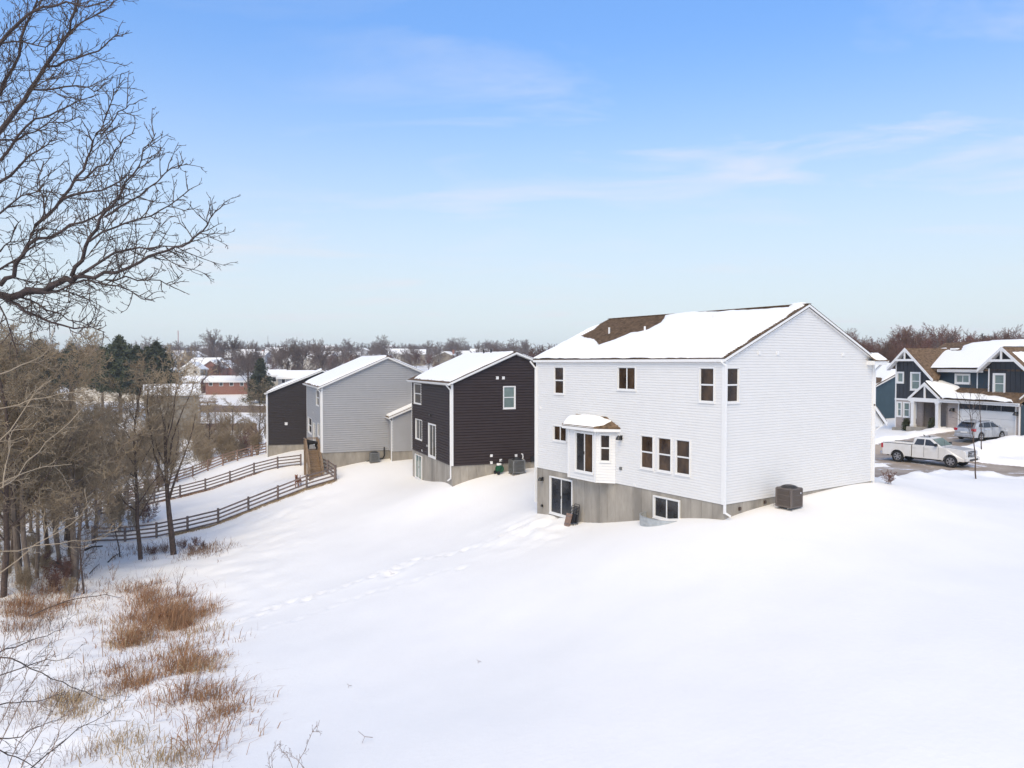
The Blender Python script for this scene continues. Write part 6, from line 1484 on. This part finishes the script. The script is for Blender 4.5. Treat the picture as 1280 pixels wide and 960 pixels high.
LMK = [(0, 'left of the mast'), (228, 'just right of the radio mast'), (275, 'above the brick gables'), (308, 'behind the spruce'), (350, 'beyond the two big bare trees'), (392, 'above the charcoal house roof'), (425, 'left of the grey house ridge'),
       (462, 'above the ridge of the grey house'), (505, 'between the grey and dark house roofs'), (548, 'above the left end of the dark house roof'), (590, 'above the dark house ridge'), (630, 'at the left end of the white house roof'), (1000, 'right of the white house gable')]
seen = {}
for i, (px, py, d, w, c) in enumerate(FH):
    lm = [t_ for x_, t_ in LMK if px >= x_][-1]; cn = {'far_cream': 'cream', 'far_grey': 'grey', 'far_tan': 'tan', 'red_brick': 'red brick'}[c]
    dist = 'far' if d > 460 else ('mid-distance' if d > 350 else 'near'); gf = i % 4 == 1
    lb = f"{dist} {cn} {'gabled ' if gf else ''}house {'with chimney ' if i % 3 == 0 else ''}{lm}"
    far_house('hillside_house', lb, px, py + 3, d, w, 9, 3.0 + (i % 3) * .8, 2.0 + (i % 2) * .6, ((i * 37) % 10 - 5) * .09, c, 2, chim=i % 3 == 0, group='snow-roofed houses on the far hillside', gable_front=gf)
# back-yard fences in the valley
def board_fence(label, a, b, h, m, step=2.4, group=None):
    pa, pb = a, b; n = int((pb - pa).length / step); o = pa.copy(); o.z = Z(pa.x, pa.y); t = thing('board_fence', label, 'fence', o, 0, group)
    for i in range(n):
        p = pa + (pb - pa) * (i / n); q = pa + (pb - pa) * ((i + 1) / n); zp = Z(p.x, p.y); zq = Z(q.x, q.y)
        mb = MB(); mb.bar(Vector((p.x - o.x, p.y - o.y, zp - o.z + h / 2)), Vector((q.x - o.x, q.y - o.y, zq - o.z + h / 2)), .05, h - .05); mb.build('fence_panel', M[m], t)
        mb = MB(); mb.box(p.x - o.x - .06, p.x - o.x + .06, p.y - o.y - .06, p.y - o.y + .06, zp - o.z - .3, zp - o.z + h + .08); mb.build('post', M[m], t)
f2 = lambda px, py, d: (lambda v: Vector((v.x, v.y, 0)))(at(px, py, d))
board_fence('grey board fence across the valley behind the tan building', f2(250, 510, 168), f2(333, 510, 165), 1.6, 'fence_wood')
board_fence('reddish brown board fence nearest the valley thicket', f2(244, 535, 136), f2(321, 535, 136), 1.35, 'new_wood')
# small raised deck behind a far house
p = at(261, 519, 150); DK = thing('raised_deck', 'small reddish raised deck right of the tan building', 'deck', p, .1)
mb = MB(); mb.box(-1.6, 1.6, -1, 1, 2.6, 2.8); mb.build('platform', M['new_wood'], DK)
for x in (-1.5, 0, 1.5): mb = MB(); mb.box(x - .1, x + .1, -.9, -.7, -2, 2.6); mb.build('post', M['fence_wood'], DK)
mb = MB(); mb.box(-1.6, 1.6, -1.0, -.92, 3.5, 3.6); mb.box(-1.6, -1.5, -1, -.9, 2.8, 3.5); mb.box(1.5, 1.6, -1, -.9, 2.8, 3.5); mb.build('railing', M['new_wood'], DK)
# masts
for px, py, d, hh, lb in ((223, 440, 650, 21, 'thin red and white radio mast on the horizon'), (335, 444, 600, 18, 'faint thin mast on the horizon right of the first')):
    p = at(px, py, d); t = thing('radio_mast', lb, 'mast', (p.x, p.y, p.z - 2)); s_ = .55 if px < 300 else .25
    mb = MB(); mb.tube([(0, 0, 0), (0, 0, hh * .5)], s_, 4); mb.build('lower_mast', M['far_grey'], t); mb = MB(); mb.tube([(0, 0, hh * .5), (0, 0, hh)], s_ * .8, 4); mb.build('upper_mast', M['mast_red' if px < 300 else 'far_grey'], t)
# big bare trees of the skyline
for px, py, d, sc, lb in ((360, 470, 215, 1.0, 'left one of two big bare trees behind the charcoal house'), (377, 470, 222, .95, 'big bare tree touching the left of the skyline pair'), (402, 470, 215, .98, 'right one of two big bare trees behind the grey house'),
                          (311, 478, 205, .95, 'big dark bare tree just left of the spruce'), (268, 462, 330, 1.2, 'tall pale bare tree right of the mast'), (290, 462, 300, 1.0, 'round bare tree between the tall pale tree and the spruce')):
    p = at(px, py, d); put_tree('big', p.x, p.y, 'bare_tree', lb, sc=sc, rz=px)
# rows of hillside trees
def skyline(n, px0, px1, d0, d1, kinds, s0, s1, label, group, name='bare_tree', sd_=1):
    r_ = random.Random(sd_)
    for i in range(n):
        px = r_.uniform(px0, px1); d = r_.uniform(d0, d1); x = (px - 640) / F_PX * d
        put_tree(r_.choice(kinds), x, d, name, label, group, r_.uniform(s0, s1))
def spread(px0, px1, d0, d1, s0, s1): return lambda r_: (lambda px, d: ((px - 640) / F_PX * d, d, r_.uniform(s0, s1)))(r_.uniform(px0, px1), r_.uniform(d0, d1))
VAR = [(10, {}), (9, {'lr': [.75, .5, .5]}), (11, {'start': [.25, .1, .1]})]
merged_wood('far_woodland', 'bare brown trees filling the far hillside and skyline', 330, spread(190, 660, 330, 660, .5, 1.0), 'far_twig', VAR, 31)
merged_wood('far_woodland', 'bare trees on the hill behind the pines at the left', 45, spread(-10, 215, 260, 460, .7, 1.1), 'far_twig', VAR, 32)
merged_wood('far_woodland', 'dense reddish bare wood behind the houses on the right', 170, spread(1040, 1330, 112, 175, .62, .92), 'red_twig', [(8, {'kids': [15, 9, 7], 'start': [.08, .1, .1], 'minr': .022}), (9, {'kids': [15, 9, 7], 'ang': [.5, .6, .7], 'minr': .022})], 33)
merged_wood('far_woodland', 'low rounded wood just behind the left end of the white house roof', 40, spread(618, 690, 200, 270, .62, .85), 'red_twig', VAR, 34)
skyline(75, 215, 640, 235, 330, ['far0', 'far1', 'far2', 'far2'], .35, .7, 'bare tree among the nearer houses across the valley', 'bare trees across the valley', sd_=2)
p = at(1181, 452, 118); put_tree('far0', p.x, p.y, 'bare_tree', 'lone taller bare tree above the blue house roof', sc=.78)
skyline(14, 1205, 1330, 170, 230, ['far0', 'far1'], .5, .8, 'thin bare tree above the craftsman house roof', 'bare trees above the craftsman roof', sd_=9)
# ------------------------------------------------------------------ the near tree whose limbs reach in at the upper left
rgN = np.random.default_rng(77)
def P3(c, depth): p = at(c[0] / 2.287, c[1] / 2.287, depth); return np.array(p)
LIMBS = [  # (points in enlarged photo coordinates, depth start, depth end, radius start, radius end, twig level)
 ([(-260, 900), (-120, 862), (0, 842), (60, 842), (110, 832), (150, 815), (190, 796), (215, 792)], 12.2, 11.6, .085, .055, 2),
 ([(215, 792), (270, 795), (330, 780), (400, 750), (450, 725), (500, 705), (545, 690), (580, 660), (600, 625), (618, 600)], 11.6, 10.8, .04, .008, 2),
 ([(205, 790), (235, 745), (255, 680), (285, 625), (320, 590), (350, 545), (380, 500), (405, 455), (430, 410), (445, 380)], 11.6, 11.8, .042, .007, 2),
 ([(300, 620), (345, 590), (400, 560), (450, 520), (490, 480), (525, 462)], 11.7, 11.4, .022, .007, 1),
 ([(255, 690), (330, 650), (400, 625), (460, 600), (520, 560), (545, 540)], 11.6, 11.2, .022, .007, 1),
 ([(0, 816), (40, 790), (65, 730), (90, 670), (130, 620), (175, 570), (215, 510), (250, 450), (265, 405), (290, 370), (315, 300), (325, 255), (345, 212)], 12.1, 12.6, .048, .008, 2),
 ([(265, 405), (250, 370), (232, 340)], 12.4, 12.3, .014, .007, 1),
 ([(290, 385), (330, 335), (360, 310), (388, 297)], 12.4, 12.2, .014, .007, 1),
 ([(175, 572), (235, 552), (290, 545), (340, 520), (380, 500)], 12.2, 11.9, .028, .01, 1),
 ([(215, 515), (260, 495), (310, 470), (330, 430), (350, 400), (385, 380)], 12.3, 12.2, .022, .007, 1),
 ([(80, 700), (140, 680), (200, 642), (260, 625), (310, 592), (350, 560)], 12.1, 11.8, .034, .01, 1),
 ([(215, 795), (300, 740), (360, 715), (430, 712), (500, 705)], 11.6, 11.2, .03, .009, 1),
 ([(120, 832), (170, 830), (240, 800), (300, 815), (370, 830), (440, 860)], 11.8, 11.3, .024, .007, 1),
 ([(300, 800), (360, 790), (430, 800), (480, 815), (520, 790)], 11.5, 11.1, .018, .006, 1),
 ([(20, 858), (70, 890), (130, 915), (180, 930), (240, 936), (290, 930)], 12.0, 11.6, .036, .008, 1),
 ([(60, 850), (110, 870), (170, 895), (230, 920), (300, 950)], 12.0, 11.7, .02, .007, 1),
 ([(0, 720), (30, 690), (50, 640), (60, 630)], 12.2, 12.1, .015, .007, 1),
 ([(-260, 700), (-120, 520), (0, 375), (50, 310), (90, 250), (130, 190), (165, 140), (200, 90), (215, 30), (220, -40), (235, -120)], 12.6, 13.2, .06, .018, 2),
 ([(-200, 520), (-80, 380), (0, 268), (40, 190), (60, 110), (90, 40), (105, -30), (130, -120)], 12.8, 13.4, .05, .014, 2),
 ([(130, 190), (190, 172), (250, 155), (300, 130), (325, 105), (352, 104)], 13.0, 12.7, .026, .007, 1),
 ([(90, 255), (150, 255), (220, 245), (270, 262), (300, 240)], 12.9, 12.6, .024, .007, 1),
 ([(0, 460), (50, 390), (100, 340), (160, 320), (220, 290), (280, 270)], 12.6, 12.3, .03, .007, 1),
 ([(-160, 640), (-60, 560), (0, 520), (60, 470), (110, 430), (150, 395)], 12.5, 12.3, .05, .008, 1),
 ([(0, 400), (70, 385), (140, 350), (190, 350), (230, 330)], 12.6, 12.3, .02, .007, 1),
 ([(-100, 300), (0, 125), (60, 60), (120, 20), (190, 5), (250, 20), (310, 0)], 12.9, 12.6, .045, .009, 1),
 ([(200, 90), (240, 60), (300, 30), (360, -20)], 13.1, 12.9, .018, .007, 1),
 ([(-120, 130), (0, 125), (70, 120), (130, 135), (180, 110)], 13, 12.8, .025, .007, 1),
 ([(-100, 860), (0, 875), (30, 950), (50, 1010)], 12.0, 11.7, .02, .008, 1),
 ([(-120, 800), (0, 770), (60, 735), (100, 700), (130, 640)], 12.3, 12.0, .03, .008, 1),
 ([(-120, 640), (0, 610), (60, 560), (120, 545), (190, 560)], 12.4, 12.2, .025, .007, 1),
 ([(130, 620), (125, 560), (110, 500), (125, 460)], 12.2, 12.1, .016, .006, 1)]
tp = at(-150, 400, 12.6); NT = thing('foreground_tree', 'large bare tree reaching in from the upper left corner', 'tree', (tp.x, tp.y, Z(tp.x, tp.y)))
o_ = np.array(NT.location); twg = Twigs(); PT = dict(minr=.0045)
tk = Twigs(); tk.tube([[0, 0, -.5], [.1, 0, 4], [0, .1, 9], [.3, 0, 13], [.6, .2, 18]], [.34, .28, .22, .15, .06], 12); link('trunk', tk.mesh('trunk', M['limb_bark']), NT)
def spurs(p, d, L, r, lvl):
    n = 4 if lvl else 3; pts = [p.copy()]; dd = d / np.linalg.norm(d); dirs = [dd]
    for i in range(n):
        dd = dd + rgN.normal(0, .20, 3); dd[2] += .05; dd /= np.linalg.norm(dd); p = p + dd * (L / n); pts.append(p.copy()); dirs.append(dd)
    twg.tube(pts, [max(.0042, r * (1 - .65 * i / n)) for i in range(n + 1)], 3)
    if lvl <= 0: return
    k = max(2, int(L / .11)); 
    for j in range(k):
        f = (j + rgN.random()) / k; x = f * n; i = min(int(x), n - 1); q = pts[i] + (pts[i + 1] - pts[i]) * (x - i); a = dirs[i + 1]
        side = np.cross(a, rgN.normal(0, 1, 3)); side /= np.linalg.norm(side) + 1e-9; ang = rgN.uniform(.5, 1.0)
        spurs(q, a * math.cos(ang) + side * math.sin(ang), L * rgN.uniform(.25, .5) * (1.1 - .5 * f), r * .6, lvl - 1)
for pts, d0, d1, r0, r1, lv in LIMBS:
    n = len(pts); Q = []
    for i, c in enumerate(pts): Q.append(P3(c, d0 + (d1 - d0) * i / (n - 1)) - o_)
    # densify with slight irregularity
    R_ = [Q[0]]
    for a, b in zip(Q[:-1], Q[1:]):
        m = (a + b) / 2 + rgN.normal(0, .025, 3); R_ += [m, b]
    rad = [(r0 + (r1 - r0) * (i / (len(R_) - 1)) ** .8) * .85 for i in range(len(R_))]
    lm = Twigs(); lm.tube(R_, rad, 7); link('branch', lm.mesh('branch', M['limb_bark']), NT)
    if len(R_) > 5:
        seglen = sum(np.linalg.norm(b - a) for a, b in zip(R_[:-1], R_[1:])); k = int(seglen / (.13 if lv == 1 else .12)); st = .05
        for j in range(k):
            f = st + (1 - st) * (j + rgN.random()) / k; x = f * (len(R_) - 1); i = min(int(x), len(R_) - 2); q = R_[i] + (R_[i + 1] - R_[i]) * (x - i); a = R_[i + 1] - R_[i]; a /= np.linalg.norm(a)
            side = np.cross(a, np.array([rgN.normal(0, .35), 1.0, rgN.normal(0, .35)])); side /= np.linalg.norm(side) + 1e-9; side *= rgN.choice([-1, 1]); side[1] += rgN.normal(0, .35)
            ang = rgN.uniform(.5, 1.0); L = rgN.uniform(.35, 1.15) * (1.15 - .72 * f) * (1 if lv == 2 else .8)
            dd = a * math.cos(ang) + side * math.sin(ang); dd[2] += .12
            spurs(q, dd, L, .010, 2 if L > .45 else 1)
link('twigs', twg.mesh('twigs', M['dark_twig']), NT, kind='stuff')

# ------------------------------------------------------------------ nearer leaning stems, lower left
def stem_plant(name, label, cat, lines, sc, org, depth, r0, r1, m, spur=.5, dens=.25, root=None, lvl=1):
    global twg
    pr = at(*(root or (lines[0][0][0] / sc + org[0], lines[0][0][1] / sc + org[1])), depth); t = thing(name, label, cat, (pr.x, pr.y, Z(pr.x, pr.y))); o = np.array(t.location)
    twg = Twigs(); save = Twigs()
    for ln in lines:
        Q = [np.array(at(x / sc + org[0], y / sc + org[1], depth + .25 * i)) - o for i, (x, y) in enumerate(ln)]; R_ = [Q[0]]
        for a, b in zip(Q[:-1], Q[1:]): R_ += [(a + b) / 2 + rgN.normal(0, .02, 3), b]
        save.tube(R_, [r0 + (r1 - r0) * i / (len(R_) - 1) for i in range(len(R_))], 5)
        L_ = sum(np.linalg.norm(b - a) for a, b in zip(R_[:-1], R_[1:])); k = int(L_ / dens)
        for j in range(k):
            f = .15 + .85 * (j + rgN.random()) / k; x = f * (len(R_) - 1); i = min(int(x), len(R_) - 2); q = R_[i] + (R_[i + 1] - R_[i]) * (x - i); a = R_[i + 1] - R_[i]; a /= np.linalg.norm(a)
            side = rgN.normal(0, 1, 3); side -= a * side.dot(a); side /= np.linalg.norm(side) + 1e-9
            spurs(q, a * .8 + side * .6 + np.array([0, 0, .1]), spur * rgN.uniform(.4, 1.1), r1 * .9, lvl)
    link('stem', save.mesh('stem', M[m]), t); mm = twg.mesh('twigs', M[m])
    if mm: link('twigs', mm, t, kind='stuff')
S2 = 2.6667
stem_plant('young_tree', 'pale bare young tree leaning across the left edge', 'tree', [
    [(-130, 660), (0, 560), (60, 520), (130, 440), (200, 370), (260, 310), (330, 270)], [(-130, 600), (0, 545), (80, 510), (140, 490), (240, 480)],
    [(-130, 330), (0, 295), (100, 265), (200, 245), (300, 228)], [(-100, 470), (0, 400), (60, 330), (110, 250), (170, 200)], [(0, 180), (70, 150), (140, 120), (200, 80)],
    [(10, 560), (20, 480), (30, 400), (60, 350)], [(-60, 900), (60, 800), (180, 715), (280, 645)], [(-60, 780), (60, 770), (200, 745), (290, 738)]], S2, (0, 400), 10.5, .010, .0045, 'pale_twig', .5, .4)
S3 = 3.0476
stem_plant('bramble', 'dark arching bramble stems at the lower left edge', 'shrub', [
    [(-60, 400), (0, 432), (80, 452), (160, 490), (240, 525), (300, 555), (345, 575), (400, 598)], [(-60, 640), (0, 612), (60, 605), (130, 600), (190, 585), (250, 562)],
    [(-50, 430), (20, 400), (100, 375), (180, 350), (245, 325)], [(-60, 760), (0, 740), (80, 735), (150, 695), (240, 668)], [(-60, 770), (0, 785), (60, 810), (130, 850), (200, 900)],
    [(-60, 520), (0, 500), (90, 470), (180, 440), (280, 430)], [(100, 870), (180, 800), (300, 700), (420, 640)]], S3, (0, 680), 15, .017, .006, 'dark_twig', .7, .3)
stem_plant('bramble', 'pale thin upright stems at the lower left corner', 'shrub', [
    [(-40, 860), (30, 700), (80, 600), (150, 480), (200, 400)], [(-60, 800), (20, 650), (60, 560), (110, 470)], [(-60, 700), (0, 560), (30, 480), (40, 430)], [(20, 880), (70, 760), (140, 640), (230, 560)],
    [(60, 900), (120, 780), (190, 640), (210, 560)], [(-80, 640), (0, 540), (30, 440), (90, 330)], [(120, 900), (200, 780), (230, 700), (300, 600)], [(-60, 560), (10, 420), (20, 330)]], S3, (0, 680), 14, .010, .004, 'weed_stem', .5, .2)
stem_plant('weed', 'long dark dead stem arching over the snow below the saplings', 'weeds', [[(110, 275), (180, 245), (260, 215), (330, 202), (400, 192), (460, 205)]], S3, (0, 680), 33, .03, .012, 'dark_bark', .5, .8)
stem_plant('weed', 'dry branched weed on the snow at the bottom edge', 'weeds', [[(1130, 860), (1160, 790), (1190, 715), (1215, 690)], [(1190, 715), (1220, 712)], [(1040, 870), (1035, 800), (1060, 760)], [(1120, 870), (1090, 800), (1060, 770)], [(1180, 880), (1130, 820), (1090, 790)], [(1040, 880), (1020, 800)]], S3, (0, 680), 17.5, .007, .004, 'weed_stem', .22, .10, root=(375, 962))
stem_plant('weed', 'thin dry weed leaning beside the rust coloured grass', 'weeds', [[(760, 830), (800, 800), (860, 770), (910, 745)], [(905, 780), (908, 745)], [(890, 560), (900, 530), (895, 490)]], S3, (0, 680), 22, .012, .006, 'weed_stem', .3, .2, root=(256, 952))
for cx, cy_, lb in ((141, 726, 'small pale twig clump on the snow right of the thin leaning sapling'), (222, 735, 'thin pale stalks rising behind the rust grass')):
    stem_plant('weed', lb, 'weeds', [[(cx * 10, cy_ * 10), (cx * 10 + dx, cy_ * 10 - dyy)] for dx, dyy in ((-60, 200), (-10, 260), (60, 180), (90, 260), (30, 150))], 10, (0, 0), 41 if cx < 200 else 38, .012, .006, 'weed_stem', .3, .3)
# specks sticking out of the open snow
for px, py, s_, lb in ((597, 829, .12, 'tiny dry stalk poking out of the middle of the open snow'), (435, 858, .12, 'tiny dry stalk on the snow left of the first stalk'), (452, 928, .3, 'short dry stem low on the open snow'), (488, 716, .22, 'twig lying by the old footprints'), (967, 632, .1, 'dark scrap on the snow beside the air conditioner')):
    p = on_ground(px, py); t = thing('dead_stalk', lb, 'weeds', p); mb = MB(); mb.tube([(0, 0, -.02), (s_ * .3, 0, s_ * .6), (s_, .02, s_ * .5)], .008, 4); mb.tube([(s_ * .3, 0, s_ * .6), (-s_ * .3, 0, s_ * 1.1)], .006, 4); mb.build('stem', M['weed_stem'], t)

# ------------------------------------------------------------------ dry grass
_gxp = np.linspace(-60, 460, 53); _gyp = np.linspace(640, 1000, 37); _GD = np.array([[hit(a, b).y for a in _gxp] for b in _gyp])
def ground_depth(X, Y):
    fx = np.clip((X + 60) / 10, 0, 51.99); fy = np.clip((Y - 640) / 10, 0, 35.99); i = fx.astype(int); j = fy.astype(int); u = fx - i; v = fy - j; D = _GD
    return (D[j, i] * (1 - u) + D[j, i + 1] * u) * (1 - v) + (D[j + 1, i] * (1 - u) + D[j + 1, i + 1] * u) * v
def grass(label, clumps, n, m, hmin, hmax, w=.008, seed=1, name='dry_grass', per=14):
    """blades grow from tufts of very different size; outer blades lean outwards, many are bent by the snow"""
    rg = np.random.default_rng(seed); wts = np.array([c[5] if len(c) > 5 else c[2] * c[3] for c in clumps], dtype=float); wts /= wts.sum(); X = []; Y = []; H = []
    for c, k in zip(clumps, rg.multinomial(max(8, n // per), wts)):
        for a, b in rg.normal(0, .5, (k, 2)):
            px = c[0] + a * c[2]; py = c[1] + b * c[3]
            if 645 < py < 995: X.append(px); Y.append(py); H.append(c[4] if len(c) > 4 else 1)
    X = np.array(X); Y = np.array(Y); H = np.array(H); d = ground_depth(X, Y); cx = (X - 640) / F_PX * d; cy = d
    size = np.exp(rg.normal(0, .75, len(cx))); cnt = np.maximum(1, (per * size * .8).astype(int)); th = np.exp(rg.normal(0, .28, len(cx))) * H
    gate = fbm(cx * .55, cy * .55, 17, 4) > .015; cnt = np.where(gate, cnt, cnt // 8)
    idx = np.repeat(np.arange(len(cx)), cnt); N = len(idx); r = .05 + .16 * np.sqrt(size[idx]); q = rg.normal(0, 1, (N, 2)) * r[:, None]
    x = cx[idx] + q[:, 0] * 1.5; y = cy[idx] + q[:, 1]; z = snow_h(x, y); h = rg.uniform(hmin, hmax, N) * th[idx] * (1 - .35 * np.clip(np.hypot(q[:, 0], q[:, 1]) / (2.5 * r), 0, 1))
    wind = .35 * fbm(cx * .4, cy * .4, 55, 2)[idx]; lx = (q[:, 0] / r * .28 + rg.normal(0, .50, N) + .22 + wind) * h; ly = (q[:, 1] / r * .28 + rg.normal(0, .50, N)) * h; ln = np.hypot(lx, ly)
    a = rg.uniform(0, 6.283, N); ww = w * rg.uniform(.6, 1.5, N); wx, wy = np.cos(a) * ww, np.sin(a) * ww; bend = rg.uniform(.2, .45, N); top = h * np.sqrt(np.clip(1 - (ln / h * .75) ** 2, .08, 1))
    b0 = np.stack([x - wx, y - wy, z - .03], 1); b1 = np.stack([x + wx, y + wy, z - .03], 1); m0 = np.stack([x + lx * bend - wx * .8, y + ly * bend - wy * .8, z + top * .62], 1); m1 = np.stack([x + lx * bend + wx * .8, y + ly * bend + wy * .8, z + top * .62], 1)
    t0 = np.stack([x + lx - wx * .3, y + ly - wy * .3, z + top], 1); t1 = np.stack([x + lx + wx * .3, y + ly + wy * .3, z + top], 1)
    V = np.stack([b0, b1, m0, m1, t0, t1], 1).reshape(-1, 3); q = np.arange(N)[:, None] * 6; F_ = np.concatenate([q + np.array([[0, 1, 3, 2]]), q + np.array([[2, 3, 5, 4]])])
    o = link(name, np_mesh(name, V, F_, M[m], smooth=False)); tag(o, label, 'grass', kind='stuff'); return o
c3 = lambda x, y, rx, ry, h=1.0, w=None: (x / S3, 680 + y / S3, rx / S3, ry / S3, h) + (() if w is None else (w,))
RUST = [c3(600, 270, 150, 90, 1.1, 5), c3(690, 320, 110, 110, 1.2, 5), c3(480, 345, 140, 70, 1, 4), c3(330, 240, 140, 70, .9, 2.6), c3(140, 225, 160, 70, .9, 2.6), c3(40, 260, 80, 120, .9, 1.8), c3(560, 200, 110, 50, 1, 1.2), c3(720, 400, 80, 70, 1, 1.6), c3(740, 490, 80, 30, .8, .9),
        c3(520, 510, 120, 45, .8, 1.2), c3(680, 575, 150, 55, .9, 1.8), c3(560, 645, 110, 45, .7, .9), c3(740, 725, 110, 90, 1.0, 2.8), c3(830, 660, 90, 60, .7, .7), c3(800, 320, 70, 110, .9, .9), c3(400, 420, 260, 90, .7, 1.6), c3(610, 440, 200, 90, .8, 1.5), c3(820, 420, 60, 60, .6, .4), c3(330, 330, 300, 60, .6, .7)]
grass('rust brown dry grass in tufts on the snow at the lower left', RUST, 20000, 'rust_grass', .18, .80, w=.011, per=40)
grass('golden dry grass in tufts at the bottom left', [c3(520, 800, 130, 70, .8, 3), c3(460, 770, 90, 70, .8, 1.5), c3(270, 620, 90, 45, .7, 1.3), c3(360, 655, 90, 50, .7, 1.2), c3(210, 465, 90, 50, .6, .7), c3(740, 480, 60, 25, .6, .5), c3(640, 360, 120, 90, .9, 1.5), c3(480, 370, 120, 50, .9, 1.0), c3(430, 700, 120, 30, .5, .7), c3(340, 280, 90, 40, .7, .5)], 8000, 'gold_grass', .22, .66, w=.011, seed=2)
grass('sparse grey-brown weed stalks scattered over the lower left snow', [c3(300, 550, 520, 420, .8, 5), c3(150, 700, 300, 260, .9, 2), c3(600, 640, 260, 260, .7, 1.3), c3(100, 420, 260, 200, .8, 1.4), c3(600, 160, 160, 60, 1.3, .5)], 6500, 'weed_stem', .25, .85, w=.006, seed=3, per=4)
grass('brown grass and weeds under the trees by the fence', [(60, 740, 90, 30, 1.0, 2.0), (215, 690, 60, 12, .9, 1.2), (165, 694, 60, 12, .8, .6), (20, 770, 60, 60, .9, 1.2), (240, 688, 40, 9, .9, .8)], 6000, 'weed_stem', .25, .7, w=.012, seed=4, per=8)
# bare grass strip at the foot of the nearest fence
rgG = np.random.default_rng(9)
def strip_grass(label, pts, n, m, h, spread, seed):
    rg = np.random.default_rng(seed); P = np.array([[p.x, p.y] for p in pts]); L = np.linalg.norm(np.diff(P, axis=0), axis=1); s = rg.uniform(0, L.sum(), n); k = np.searchsorted(np.cumsum(L), s); k = np.clip(k, 0, len(L) - 1); t = (s - (np.cumsum(L) - L)[k]) / L[k]
    Q = P[k] + (P[k + 1] - P[k]) * t[:, None] + rg.normal(0, spread, (n, 2)); x, y = Q[:, 0], Q[:, 1]; z = snow_h(x, y); hh = rg.uniform(.5, 1, n) * h; a = rg.uniform(0, 6.28, n); w = .02; l = rg.normal(0, .5, (n, 2)) * hh[:, None]
    V = np.stack([np.stack([x - np.cos(a) * w, y - np.sin(a) * w, z - .02], 1), np.stack([x + np.cos(a) * w, y + np.sin(a) * w, z - .02], 1), np.stack([x + l[:, 0], y + l[:, 1], z + hh], 1)], 1).reshape(-1, 3)
    tag(link('grass_strip', np_mesh('grass_strip', V, np.arange(3 * n).reshape(-1, 3), M[m], smooth=False)), label, 'grass', kind='stuff')
strip_grass('bare brown grass under the nearest rail fence', FA[:6], 6000, 'gold_grass', .16, .16, 3)
strip_grass('thin brown grass under the middle rail fence', FB[2:], 3500, 'rust_grass', .16, .12, 4)

# ------------------------------------------------------------------ thin winter haze
hz = MB(); hz.box(-3600, 3600, -1600, 5600, -19, 36); hm_ = bpy.data.materials.new('haze'); hm_.use_nodes = True; hn = hm_.node_tree.nodes; hl = hm_.node_tree.links
for n_ in list(hn): hn.remove(n_)
ho = hn.new('ShaderNodeOutputMaterial'); hv = hn.new('ShaderNodeVolumePrincipled'); hv.inputs['Color'].default_value = (0.86, 0.90, 0.97, 1); hv.inputs['Density'].default_value = 0.00035; hl.new(hv.outputs[0], ho.inputs['Volume'])
M['haze'] = hm_; hob = hz.build('haze', hm_); tag(hob, kind='stuff', label='thin pale winter haze over the whole valley')
